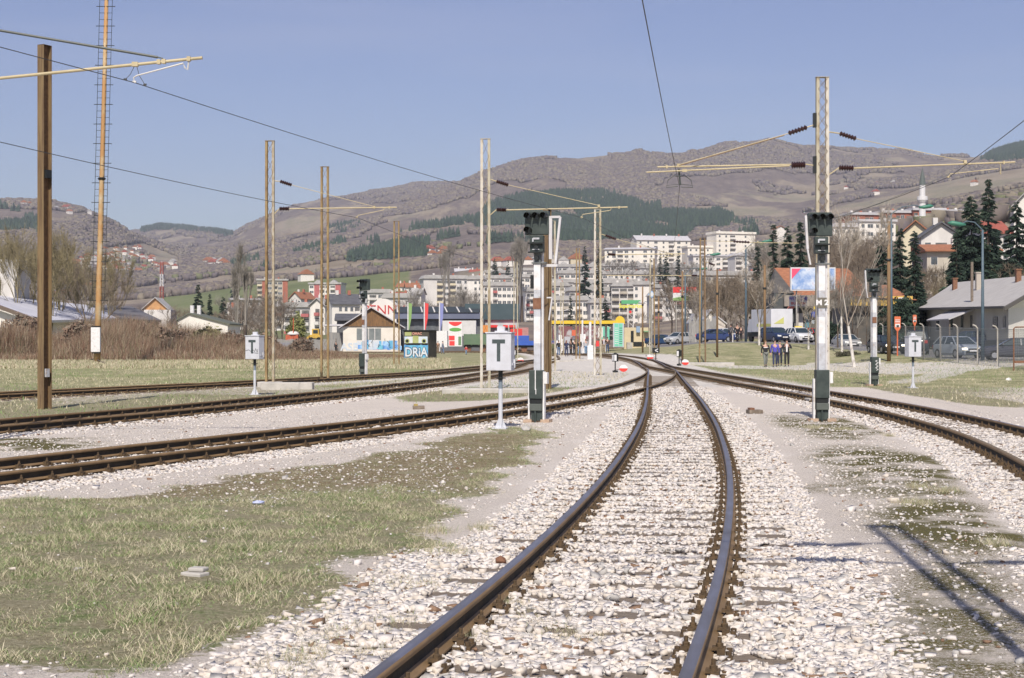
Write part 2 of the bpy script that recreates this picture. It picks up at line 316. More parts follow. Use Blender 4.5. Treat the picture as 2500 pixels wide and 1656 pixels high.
def build_ground():
    xs = np.concatenate([np.arange(-60, -17, 1.5), np.arange(-17, 15, .11), np.arange(15, 61, 1.5)])
    ys = np.concatenate([np.arange(-12, 5, 1.0), np.arange(5, 32, .11), np.arange(32, 60.2, .25)])
    X, Y = np.meshgrid(xs, ys); d, wt = near_track(X, Y)
    n1 = np.sin(X*1.3+1.7*np.sin(Y*.9))*np.cos(Y*1.1+X*.4)
    bal = np.clip((1.75+.3*n1-d)/.6, 0, 1)
    bal = np.where((wt == 4), bal*.45, bal)
    Xw, Yw = warp(X.ravel(), Y.ravel()); Xw = Xw.reshape(X.shape); Yw = Yw.reshape(Y.shape)
    gr = inpoly(Xw, Yw, GRASS1)*1.0
    for g in GRASS2: gr = np.maximum(gr, inpoly(Xw, Yw, g)*.8)
    for g in GRASSR: gr = np.maximum(gr, inpoly(Xw, Yw, g)*.85)
    dE = np.min([np.hypot(X-a, Y-b) for a, b in CL['E'][::8]], axis=0)
    behindE = (Y > np.interp(X, CL['E'][:, 0], CL['E'][:, 1])+1.0) & (X < 0)
    gr = np.maximum(gr, behindE*.95)
    betw = (Y > np.interp(X, CL['D'][:, 0], CL['D'][:, 1])+1.8) & ~behindE & (X < -1)
    gr = np.maximum(gr, betw*.52)
    moss = np.zeros_like(X)
    for g in MOSS: moss = np.maximum(moss, inpoly(Xw, Yw, g)*1.05)
    red = inpoly(Xw, Yw, RED1)*1.0
    moss = np.maximum(moss, (X > 2.2)*(Y < 26)*(d > 2.0)*.56)
    moss = np.maximum(moss, (np.abs(X) < 30)*(d > 1.9)*.26)
    # soften the edges of the patches
    def blur(a, k=5):
        kk = np.ones(k)/k
        for _ in range(2):
            a = np.apply_along_axis(lambda r: np.convolve(np.pad(r, k//2, 'edge'), kk, 'valid'), 1, a)
            a = np.apply_along_axis(lambda r: np.convolve(np.pad(r, k//2, 'edge'), kk, 'valid'), 0, a)
        return a
    gr = blur(gr, 7)*np.clip((d-1.0)/.8, 0, 1); moss = blur(moss, 7)*(1-bal); red = blur(red, 7)
    fine = np.array([mn.noise(Vector((x*9, y*9, 0))) for x, y in zip(X.ravel(), Y.ravel())]).reshape(X.shape)
    low = np.array([mn.noise(Vector((x*.6, y*.6, 4))) for x, y in zip(X.ravel(), Y.ravel())]).reshape(X.shape)
    Z = fine*.012+low*.03*np.clip((d-1.5)/1.5, 0, 1)-.026*np.clip((1.9-d)/.5, 0, 1)
    Z = np.where((Y > 59), 0, Z)
    global GXS, GYS, GZZ
    GXS, GYS, GZZ = xs, ys, Z
    nx, ny = len(xs), len(ys); idx = np.arange(nx*ny).reshape(ny, nx)
    T = np.stack([idx[:-1, :-1], idx[:-1, 1:], idx[1:, 1:], idx[1:, :-1]], -1).reshape(-1, 4)
    col = np.stack([gr, bal, moss, red], -1).reshape(-1, 4)
    m = bpy.data.materials.new('yard_ground'); m.use_nodes = True; n = m.node_tree.nodes; l = m.node_tree.links.new; b = n['Principled BSDF']
    b.inputs['Roughness'].default_value = .95; b.inputs['Specular IOR Level'].default_value = .15
    geo = n.new('ShaderNodeNewGeometry'); at = n.new('ShaderNodeAttribute'); at.attribute_name = 'zone'
    sp = n.new('ShaderNodeSeparateColor'); l(at.outputs['Color'], sp.inputs[0])
    def noise(s, det=5, ro=.6):
        t = n.new('ShaderNodeTexNoise'); t.inputs['Scale'].default_value = s; t.inputs['Detail'].default_value = det; t.inputs['Roughness'].default_value = ro
        l(geo.outputs['Position'], t.inputs['Vector']); return t.outputs['Fac']
    def ramp(inp, stops):
        r = n.new('ShaderNodeValToRGB'); e = r.color_ramp.elements
        e[0].position = stops[0][0]; e[0].color = (*stops[0][1], 1); e[1].position = stops[-1][0]; e[1].color = (*stops[-1][1], 1)
        for p_, c_ in stops[1:-1]: q = e.new(p_); q.color = (*c_, 1)
        l(inp, r.inputs[0]); return r.outputs[0]
    def mth(op, a, b_, clamp=False):
        q = n.new('ShaderNodeMath'); q.operation = op; q.use_clamp = clamp
        for i, v in enumerate((a, b_)):
            if isinstance(v, (int, float)): q.inputs[i].default_value = v
            else: l(v, q.inputs[i])
        return q.outputs[0]
    def mix(f, a, b_):
        q = n.new('ShaderNodeMix'); q.data_type = 'RGBA'; l(f, q.inputs['Factor'])
        for k, v in (('A', a), ('B', b_)):
            if isinstance(v, tuple): q.inputs[k].default_value = (*v, 1)
            else: l(v, q.inputs[k])
        return q.outputs['Result']
    vo = n.new('ShaderNodeTexVoronoi'); vo.inputs['Scale'].default_value = 24; l(geo.outputs['Position'], vo.inputs['Vector'])
    vo2 = n.new('ShaderNodeTexVoronoi'); vo2.inputs['Scale'].default_value = 70; l(geo.outputs['Position'], vo2.inputs['Vector'])
    gravel = mix(ramp(noise(38, 6, .7), [(.33, (0, 0, 0)), (.56, (1, 1, 1))]), (.42, .37, .325), (.71, .64, .565))
    gravel = mix(ramp(noise(.9), [(.4, (0, 0, 0)), (.75, (.6, .6, .6))]), gravel, (.58, .52, .475))
    ball = ramp(vo.outputs['Distance'], [(0, (.70, .65, .61)), (.5, (.62, .575, .53)), (.9, (.42, .38, .34))])
    gn = noise(2.6, 7, .7); gn2 = noise(22, 6, .75)
    straw = ramp(gn2, [(.3, (.15, .13, .075)), (.5, (.29, .26, .165)), (.7, (.43, .39, .28))])
    green = ramp(gn2, [(.3, (.07, .10, .03)), (.5, (.17, .21, .085)), (.7, (.33, .33, .19))])
    grass = mix(ramp(gn, [(.49, (0, 0, 0)), (.66, (1, 1, 1))]), straw, green)
    redc = ramp(gn2, [(.32, (.12, .06, .035)), (.5, (.22, .13, .08)), (.66, (.38, .31, .22))])
    fr = ramp(mth('MULTIPLY', mth('ADD', noise(2.6, 6, .7), -.30), 3.0, True), [(.3, (0, 0, 0)), (.6, (1, 1, 1))])
    grass = mix(mth('MULTIPLY', mth('MULTIPLY', fr, at.outputs['Alpha']), .5), grass, redc)
    mossc = ramp(noise(30, 5), [(.35, (.06, .05, .028)), (.55, (.15, .14, .05)), (.7, (.17, .09, .055))])
    c = mix(sp.outputs[1], gravel, ball)
    th = ramp(mth('ADD', mth('MULTIPLY', sp.outputs[2], 1.0), mth('MULTIPLY', mth('ADD', noise(30, 6, .9), -.5), 3.0)), [(.48, (0, 0, 0)), (.62, (1, 1, 1))])
    th2 = mth('MULTIPLY', th, ramp(noise(1.1, 4), [(.36, (0, 0, 0)), (.52, (1, 1, 1))]))
    c = mix(th2, c, mossc)
    tg = ramp(mth('ADD', sp.outputs[0], mth('MULTIPLY', mth('ADD', noise(7, 7, .75), -.5), 1.3)), [(.42, (0, 0, 0)), (.55, (1, 1, 1))])
    c = mix(tg, c, grass); l(c, b.inputs['Base Color'])
    bp = n.new('ShaderNodeBump'); bp.inputs['Strength'].default_value = .9; bp.inputs['Distance'].default_value = .03
    hh = mix(sp.outputs[1], noise(60, 6, .7), vo.outputs['Distance'])
    l(hh, bp.inputs['Height']); l(bp.outputs[0], b.inputs['Normal'])
    o = soup('ground', np.c_[X.ravel(), Y.ravel(), Z.ravel()], T, m, col=col, cname='zone', smooth=True); tag(o, kind='structure')
    return m
gm = build_ground()
def gz(x, y):
    i = np.clip(np.searchsorted(GXS, x)-1, 0, len(GXS)-2); j = np.clip(np.searchsorted(GYS, y)-1, 0, len(GYS)-2)
    a = np.clip((x-GXS[i])/(GXS[i+1]-GXS[i]), 0, 1); b = np.clip((y-GYS[j])/(GYS[j+1]-GYS[j]), 0, 1)
    return (GZZ[j, i]*(1-a)+GZZ[j, i+1]*a)*(1-b)+(GZZ[j+1, i]*(1-a)+GZZ[j+1, i+1]*a)*b
# ---------------------------------------------------------------- hills and the rest of the terrain
def hills():
    ny, nx = GZ.shape; idx = np.arange(nx*ny).reshape(ny, nx)
    T = np.stack([idx[:-1, :-1], idx[:-1, 1:], idx[1:, 1:], idx[1:, :-1]], -1).reshape(-1, 4)
    V = np.c_[XX.ravel(), YY.ravel(), GZ.ravel()]
    yp = HY-(GZ-EYE)*F/YY
    # land use: R = meadow green, G = gravel/yard, B = dry near field, A = road
    A = np.zeros(GZ.shape+(4,))
    A[..., 0] = np.clip((YY-380)/150, 0, 1)*((UU > 380) & (UU < 1000) & (YY < 1500))
    d, _ = near_track(XX[:70], YY[:70]); dd = np.full(GZ.shape, 99.); dd[:70] = d
    A[..., 1] = np.clip((3.2-dd)/1.2, 0, 1)*(YY < 240)
    tri = inpoly(XX, YY, [(-1, 58), (8, 58), (11, 75), (12.5, 100), (13, 125), (8, 170), (5, 180), (2, 150), (0, 120), (-3, 80)])
    A[..., 1] = np.maximum(A[..., 1], tri*1.0)
    A[..., 2] = 1.0*(YY < 230)
    A[..., 1] = np.maximum(A[..., 1], inpoly(XX, YY, gp([(1700,894),(1990,893),(2300,904),(2560,896),(2560,911),(2300,925),(2150,915),(2000,905),(1770,899)]))*.9)
    A[..., 1] = np.maximum(A[..., 1], inpoly(XX, YY, gp([(2150,935),(2330,915),(2420,905),(2350,925),(2250,938)]))*.7)
    A[..., 3] = inpoly(UU, YY, [(3000,82),(2436,90),(2300,102),(2156,121),(1950,139),(1730,145),(1640,165),(1588,190),(1596,330),(1645,330),(1665,235),(1735,190),(1950,182),(2200,158),(2300,130),(2450,114),(3000,106)])*1.0
    o = soup('hills', V, T, None or hill_mat(), col=A.reshape(-1, 4), cname='land', smooth=True); tag(o, kind='structure')
def hill_mat():
    m = bpy.data.materials.new('hill_land'); m.use_nodes = True; n = m.node_tree.nodes; l = m.node_tree.links.new; b = n['Principled BSDF']
    b.inputs['Roughness'].default_value = .97; b.inputs['Specular IOR Level'].default_value = .1
    geo = n.new('ShaderNodeNewGeometry'); at = n.new('ShaderNodeAttribute'); at.attribute_name = 'land'
    mpg = n.new('ShaderNodeMapping'); mpg.inputs['Scale'].default_value = (1, .38, 1); l(geo.outputs['Position'], mpg.inputs['Vector'])
    sp = n.new('ShaderNodeSeparateColor'); l(at.outputs['Color'], sp.inputs[0])
    def noise(s, det=6, ro=.62, dist=0):
        t = n.new('ShaderNodeTexNoise'); t.inputs['Scale'].default_value = s; t.inputs['Detail'].default_value = det; t.inputs['Roughness'].default_value = ro; t.inputs['Distortion'].default_value = dist
        l(mpg.outputs[0] if s < .5 else geo.outputs['Position'], t.inputs['Vector']); return t.outputs['Fac']
    def ramp(inp, stops):
        r = n.new('ShaderNodeValToRGB'); e = r.color_ramp.elements
        e[0].position = stops[0][0]; e[0].color = (*stops[0][1], 1); e[1].position = stops[-1][0]; e[1].color = (*stops[-1][1], 1)
        for p_, c_ in stops[1:-1]: q = e.new(p_); q.color = (*c_, 1)
        l(inp, r.inputs[0]); return r.outputs[0]
    def mix(f, a, b_):
        q = n.new('ShaderNodeMix'); q.data_type = 'RGBA'
        (l(f, q.inputs['Factor']) if not isinstance(f, float) else None)
        l(a, q.inputs['A']); l(b_, q.inputs['B']); return q.outputs['Result']
    wood = ramp(noise(.05, 6, .75), [(.3, (.105, .086, .08)), (.5, (.165, .135, .12)), (.7, (.23, .19, .16))])
    mead = ramp(noise(.012, 6, .65), [(.35, (.215, .175, .125)), (.5, (.30, .25, .19)), (.62, (.22, .20, .14)), (.75, (.36, .31, .25))])
    c = mix(ramp(noise(.0042, 8, .68, .4), [(.49, (0, 0, 0)), (.545, (1, 1, 1))]), wood, mead)
    green = ramp(noise(.02, 6, .7), [(.3, (.12, .13, .06)), (.5, (.155, .18, .08)), (.7, (.22, .215, .12))])
    c = mix(sp.outputs[0], c, green)
    dry = ramp(noise(.6, 8, .72), [(.3, (.16, .155, .08)), (.45, (.25, .25, .135)), (.6, (.37, .335, .21)), (.75, (.42, .37, .26))])
    c = mix(sp.outputs[2], c, dry)
    grv = ramp(noise(9, 6, .7), [(.3, (.42, .39, .35)), (.6, (.64, .60, .55))])
    c = mix(sp.outputs[1], c, grv)
    asp = ramp(noise(3, 6, .7), [(.3, (.17, .165, .17)), (.7, (.25, .24, .245))])
    c = mix(at.outputs['Alpha'], c, asp)
    l(c, b.inputs['Base Color'])
    bp = n.new('ShaderNodeBump'); bp.inputs['Strength'].default_value = .6; bp.inputs['Distance'].default_value = 4
    l(noise(.05, 6, .7), bp.inputs['Height']); 
    bp2 = n.new('ShaderNodeBump'); bp2.inputs['Strength'].default_value = .5; bp2.inputs['Distance'].default_value = .1
    l(noise(5, 6, .7), bp2.inputs['Height']); l(bp.outputs[0], bp2.inputs['Normal']); l(bp2.outputs[0], b.inputs['Normal'])
    return m
hills()
# ---------------------------------------------------------------- railway tracks
RT = .17
head_side = M('head_side_ochre', (.20, .125, .055), (.28, .18, .09), 8, .7, stretch=(1, .3, 1))  # lighter ochre puts the sunlit look of head sides and foot into the colour
def rail_prof():
    h = [(-.034, 0), (.034, 0), (.034, -.040), (.0085, -.052), (.0085, -.116), (.0625, -.134), (.0625, -.148), (-.0625, -.148), (-.0625, -.134), (-.0085, -.116), (-.0085, -.052), (-.034, -.040)]
    return h
def rail(line, off, name, parent, mats, loc):
    d = np.gradient(line, axis=0); d /= np.linalg.norm(d, axis=1)[:, None]; nrm = np.c_[d[:, 1], -d[:, 0]]
    c = line+nrm*off; pr = rail_prof(); k = len(pr); V = []
    zz = hz(line[:, 0], line[:, 1])
    for i in range(len(c)):
        for a, b in pr: V.append((c[i, 0]+nrm[i, 0]*a-loc[0], c[i, 1]+nrm[i, 1]*a-loc[1], RT+b+zz[i]-loc[2]))
    T = []; mi = []
    for i in range(len(c)-1):
        for j in range(k):
            T.append((i*k+j, (i+1)*k+j, (i+1)*k+(j+1) % k, i*k+(j+1) % k)); mi.append(0 if j == 0 else (2 if j in (1, 11, 4, 5, 7, 8) else 1))
    return soup(name, np.array(V), np.array(T)[:, ::-1], mats, parent, mi)
# tie plate with clips and screws (one fastening), local: y along the rail
fb = MB(); fb.box((0, 0, .012), (.34, .17, .022))
for s_ in (-1, 1):
    fb.box((s_*.105, 0, .035), (.045, .12, .05)); fb.box((s_*.082, 0, .058), (.06, .07, .018)); fb.lathe([(.022, 0), (.022, .035), (.012, .04), (.012, .07)], 6, (s_*.095, 0, .05))
    fb.lathe([(.018, 0), (.018, .03)], 6, (s_*.148, .05, .02)); fb.lathe([(.018, 0), (.018, .03)], 6, (s_*.148, -.05, .02))
fst = fb.build('rail_fastening', clip_m); FME = fst.data; bpy.data.objects.remove(fst)
sb = MB(); sb.box((0, 0, -.075), (2.55, .25, .15))
slp = sb.build('sleeper', wood_m, bevel=0); SME = slp.data; bpy.data.objects.remove(slp)
def mesh_np(me):
    v = np.zeros(len(me.vertices)*3, np.float32); me.vertices.foreach_get('co', v); v = v.reshape(-1, 3)
    me.calc_loop_triangles(); t = np.zeros(len(me.loop_triangles)*3, np.int32); me.loop_triangles.foreach_get('vertices', t); return v, t.reshape(-1, 3)
FV, FT = mesh_np(FME); SV, ST = mesh_np(SME)
def batch(v, t, pos, ang):
    c, s = np.cos(ang), np.sin(ang); n = len(pos)
    x = v[None, :, 0]*c[:, None]-v[None, :, 1]*s[:, None]+pos[:, 0:1]; y = v[None, :, 0]*s[:, None]+v[None, :, 1]*c[:, None]+pos[:, 1:2]
    z = v[None, :, 2]+pos[:, 2:3]
    return np.stack([x, y, z], -1).reshape(-1, 3), (t[None]+(np.arange(n)*len(v))[:, None, None]).reshape(-1, 3)
def track(key, label, tops, step=.615, limit=100, y0=6.0, loclast=None, vis=lambda x, y: True):
    line = CL[key]; line = line[line[:, 1] > (4.2 if key in 'AC' else -50)]
    loc = (float(line[len(line)//2, 0]), float(line[len(line)//2, 1]), 0)
    t = thing('railway_track', label, 'railway track', loc, group='railway tracks in the yard')
    tops = tops if isinstance(tops, tuple) else (tops, tops)
    rail(line, -.752, 'rail', t, [tops[0], rail_side, head_side], loc); rail(line, .752, 'rail', t, [tops[1], rail_side, head_side], loc)
    s = np.concatenate([[0], np.cumsum(np.hypot(*np.diff(line, axis=0).T))]); q = np.arange(.3, s[-1], step)
    px = np.interp(q, s, line[:, 0]); py = np.interp(q, s, line[:, 1]); d = np.gradient(line, axis=0)
    dx = np.interp(q, s, d[:, 0]); dy = np.interp(q, s, d[:, 1]); an = np.arctan2(-dx, dy)
    u = px/np.maximum(py, .1)*F+CX; ok = (py > y0) & (u > -700) & (u < 3500)
    mate = {'A': 'C', 'B': 'A', 'D': 'C', 'E': 'D'}.get(key)
    if mate: ok &= np.min(np.hypot(px[:, None]-CL[mate][None, ::3, 0], py[:, None]-CL[mate][None, ::3, 1]), axis=1) > 1.95
    px, py, an = px[ok], py[ok], an[ok]; o_ = np.argsort(py); px, py, an = px[o_], py[o_], an[o_]
    an = an+RNG.normal(0, .012, len(an)); zz = hz(px, py)
    for i in range(min(limit, len(px))):
        o = bpy.data.objects.new('sleeper', SME); COL.objects.link(o); o.parent = t
        o.location = (px[i]-loc[0], py[i]-loc[1], zz[i]+.005+RNG.normal(0, .004)); o.rotation_euler = (0, 0, an[i])
    if len(px) > limit:
        V, T = batch(SV, ST, np.c_[px[limit:]-loc[0], py[limit:]-loc[1], zz[limit:]+.004], an[limit:])
        tag(soup('sleeper_row', V, T, wood_m, t), kind='stuff')
    fx = []
    for i in range(len(px)):
        for s_ in (-.752, .752): fx.append((px[i]+math.cos(an[i])*s_, py[i]+math.sin(an[i])*s_, zz[i]-.001, an[i]))
    fx = np.array(fx)
    for i in range(min(100, len(fx))):
        o = bpy.data.objects.new('rail_fastening', FME); COL.objects.link(o); o.parent = t
        o.location = (fx[i, 0]-loc[0], fx[i, 1]-loc[1], fx[i, 2]); o.rotation_euler = (0, 0, fx[i, 3])
    if len(fx) > 100:
        V, T = batch(FV, FT, np.c_[fx[100:, 0]-loc[0], fx[100:, 1]-loc[1], fx[100:, 2]], fx[100:, 3])
        tag(soup('rail_fastening_row', V, T, clip_m, t), kind='stuff')
    return t
track('A', 'curved central track with blue-grey worn rails leaving the bottom edge', rail_top)
track('B', 'brown-railed track passing just behind the tall T box and joining the central track', rail_top_brown)
track('C', 'track along the right side of the yard, behind the signal marked M2', (rail_top_brown, rail_top))
track('D', 'rusty track at the foot of the brown steel post, second from the left-hand field', rail_top_brown)
track('E', 'overgrown rusty track along the edge of the left-hand field', rail_top_brown)
track('F', 'farthest siding under the blue flat wagon and green wagon', rail_top_brown, limit=0)
# ---------------------------------------------------------------- loose ballast stones
def ico():
    t = (1+5**.5)/2; v = np.array([(-1, t, 0), (1, t, 0), (-1, -t, 0), (1, -t, 0), (0, -1, t), (0, 1, t), (0, -1, -t), (0, 1, -t), (t, 0, -1), (t, 0, 1), (-t, 0, -1), (-t, 0, 1)], float)
    v /= np.linalg.norm(v[0]); f = np.array([(0, 11, 5), (0, 5, 1), (0, 1, 7), (0, 7, 10), (0, 10, 11), (1, 5, 9), (5, 11, 4), (11, 10, 2), (10, 7, 6), (7, 1, 8), (3, 9, 4), (3, 4, 2), (3, 2, 6), (3, 6, 8), (3, 8, 9), (4, 9, 5), (2, 4, 11), (6, 2, 10), (8, 6, 7), (9, 8, 1)])
    return v, f
IV, IF = ico()
CV = np.array([(i, j, k) for i in (-1, 1) for j in (-1, 1) for k in (-1, 1)], float)*.72
CF_ = np.array([(0, 1, 3), (0, 3, 2), (4, 6, 7), (4, 7, 5), (0, 4, 5), (0, 5, 1), (2, 3, 7), (2, 7, 6), (0, 2, 6), (0, 6, 4), (1, 5, 7), (1, 7, 3)])
def stones(px, py, pz, size, mats, name, label, probs=None):
    n = len(px); var = []
    for _ in range(40):
        v = CV*RNG.uniform(.55, 1.3, (8, 1))+RNG.uniform(-.22, .22, (8, 3)); v = v*RNG.uniform(.75, 1.3, 3)*np.array([1.1, 1.1, .72]); var.append(v)
    var = np.array(var); k = RNG.integers(0, 40, n); v = var[k]*size[:, None, None]
    a = RNG.uniform(0, 6.28, n); b = RNG.uniform(-.5, .5, n); c, s = np.cos(a), np.sin(a)
    y2 = v[..., 1]*np.cos(b)[:, None]-v[..., 2]*np.sin(b)[:, None]; z2 = v[..., 1]*np.sin(b)[:, None]+v[..., 2]*np.cos(b)[:, None]
    x = v[..., 0]*c[:, None]-y2*s[:, None]+px[:, None]; y = v[..., 0]*s[:, None]+y2*c[:, None]+py[:, None]; z = z2+pz[:, None]
    V = np.stack([x, y, z], -1).reshape(-1, 3); T = (CF_[None]+(np.arange(n)*8)[:, None, None]).reshape(-1, 3)
    mi = np.repeat(RNG.choice(len(mats), n, p=probs), 12)
    return tag(soup(name, V, T, mats, mi=mi, smooth=True), label, 'gravel', kind='stuff')
SM = [M('ballast_white', (.67, .625, .59), (.56, .515, .48), 30, .9), M('ballast_cream', (.63, .57, .50), (.50, .44, .38), 30, .9), M('ballast_grey', (.46, .44, .415), (.36, .34, .32), 30, .9), M('ballast_brown', (.26, .16, .10), (.18, .11, .07), 30, .9)]
def scatter(n, x0, x1, y0, y1, acc):
    # uniform in area
    x = RNG.uniform(x0, x1, n); y = RNG.uniform(y0, y1, n); p = acc(x, y); m_ = RNG.uniform(0, 1, n) < p; return x[m_], y[m_]
def inview(x, y, mrg=90):
    u = x/np.maximum(y, .1)*F+CX; return (u > -mrg) & (u < 2500+mrg) & (y > 7.2)
def ballast_stones():
    def cover(x, y, d):   # sleepers in the crib partly bare in the middle of track A
        return np.where(d < .55, .8, 1.0)
    X = []; Y = []; S = []; Z = []
    # track A, near part: dense
    for (ya, yb, dens, sz) in ((7.2, 13, 5200, .0235), (13, 20, 5200, .0195), (20, 32, 2500, .021), (32, 60, 420, .028)):
        n = int((yb-ya)*24*dens*.35)
        x, y = scatter(int((yb-ya)*24*dens*.5), -10, 14, ya, yb, lambda x, y: inview(x, y, 420)*1.0)
        d, wt = near_track(x, y)
        p = np.where(y > 13.5, np.clip((1.72-d)/.45, 0, 1), np.clip((2.1-d)/.8, 0, 1))*np.where(wt == 4, .25, 1)
        # sleepers: keep the top of a sleeper barer
        line = CL['A']; 
        keep = RNG.uniform(0, 1, len(x)) < p; x, y, d = x[keep], y[keep], d[keep]
        r = RNG.lognormal(0, .24, len(x))*sz; r = np.clip(r, .008, .045)
        X.append(x); Y.append(y); S.append(r); Z.append(r*RNG.uniform(-.35, .45, len(x))-.014)
    x = np.concatenate(X); y = np.concatenate(Y); r = np.concatenate(S); z = np.concatenate(Z)
    # keep stones off the rails, and thin them over the visible sleeper tops of the central track
    m_ = np.ones(len(x), bool)
    for k in 'ABCDE':
        ln = CL[k]; t_ = np.gradient(ln, axis=0); t_ /= np.linalg.norm(t_, axis=1)[:, None]
        s = np.concatenate([[0], np.cumsum(np.hypot(*np.diff(ln, axis=0).T))])
        i0 = np.clip(np.searchsorted(ln[:, 1], y), 0, len(ln)-1)
        lat = (x-ln[i0, 0])*t_[i0, 1]-(y-ln[i0, 1])*t_[i0, 0]
        rl = np.abs(np.abs(lat)-.752); m_ &= ~(rl < .062); z = np.where(rl < .12, np.minimum(z, .028), z); r = np.where(rl < .10, np.minimum(r, .02), r)
        if k == 'A':
            l2 = ln[ln[:, 1] > 4.2]; s2 = np.concatenate([[0], np.cumsum(np.hypot(*np.diff(l2, axis=0).T))])
            sa = np.interp(y+lat*t_[i0, 0], l2[:, 1], s2); ph = ((sa-.3) % .615); ons = np.minimum(ph, .615-ph) < .105
            nn = np.array([mn.noise(Vector((a*1.4, b*1.4, 2.))) for a, b in zip(x, y)])
            bare = ons & (np.abs(lat) < .62) & (nn > np.where(y < 11, -.45, np.where(y < 14, -.36, np.where(y < 17, -.15, np.where(y > 23, -.12, .12))))) & (y < 40); m_ &= ~(bare & (RNG.uniform(0, 1, len(x)) < .93))
            bare = ons & (np.abs(lat) > .9) & (np.abs(lat) < 1.28) & (nn > .02) & (y < 15); m_ &= ~bare
            z = np.where(ons & (np.abs(lat) < 1.3), z+.03, z)
    x, y, r, z = x[m_], y[m_], r[m_], z[m_]
    stones(x, y, z, r, SM, 'ballast', 'loose white and cream ballast stones between and beside the rails', [.60, .27, .10, .03])
    # loose stones thinly over gravel, moss and grass
    def acc(x, y):
        d, _ = near_track(x, y); xw, yw = warp(x, y); g = inpoly(xw, yw, GRASS1); st = inpoly(xw, yw, STONY)
        return inview(x, y)*(d > 1.9)*np.where(st, .20, np.where(g, .012, np.where((x > 2) & (y < 24), .36, .26)))*np.clip(1.5-y/45, .25, 1)
    x, y = scatter(210000, -9, 12, 7.2, 40, acc); r = np.clip(RNG.lognormal(0, .45, len(x))*.010, .005, .035)
    big = RNG.uniform(0, 1, len(x)) < .015; r = np.where(big, r*2.0, r)
    stones(x, y, gz(x, y)+r*.25, np.minimum(r, .07), SM, 'loose_stones', 'scattered pale stones lying over the gravel, moss and grass', [.55, .2, .22, .03])
ballast_stones()
# ---------------------------------------------------------------- grass blades
def blades(x, y, z, h, lean, wd, mats, name, label, probs=None, parent=None, cat='grass'):
    n = len(x); a = RNG.uniform(0, 6.28, n); b = RNG.uniform(0, 6.28, n)
    hx = np.cos(a)*h*lean; hy = np.sin(a)*h*lean; hv = h*np.sqrt(np.clip(1-lean**2, .02, 1))
    wx = np.cos(b)*wd/2; wy = np.sin(b)*wd/2
    p0 = np.stack([x-wx, y-wy, z], -1); p1 = np.stack([x+wx, y+wy, z], -1)
    p2 = np.stack([x+hx*.45+wx*.7, y+hy*.45+wy*.7, z+hv*.6], -1); p3 = np.stack([x+hx*.45-wx*.7, y+hy*.45-wy*.7, z+hv*.6], -1)
    p4 = np.stack([x+hx, y+hy, z+hv*.95], -1)
    V = np.stack([p0, p1, p2, p3, p4], 1).reshape(-1, 3); b0 = (np.arange(n)*5)[:, None]
    T = np.concatenate([b0+[0, 1, 2], b0+[0, 2, 3], b0+[3, 2, 4]], 1).reshape(-1, 3)
    mi = np.repeat(RNG.choice(len(mats), n, p=probs), 3) if not isinstance(probs, np.ndarray) or probs.ndim == 1 else np.repeat(probs.argmax(1), 3)
    return tag(soup(name, V, T, mats, parent, mi), label, cat, kind='stuff')
GM = [M('straw_blade', (.60, .54, .39), (.44, .38, .25), 3, .9), M('green_blade', (.15, .24, .075), (.23, .30, .11), 3, .85), M('olive_blade', (.31, .30, .17), (.24, .25, .13), 3, .9), M('russet_blade', (.19, .09, .055), (.13, .07, .04), 3, .9)]
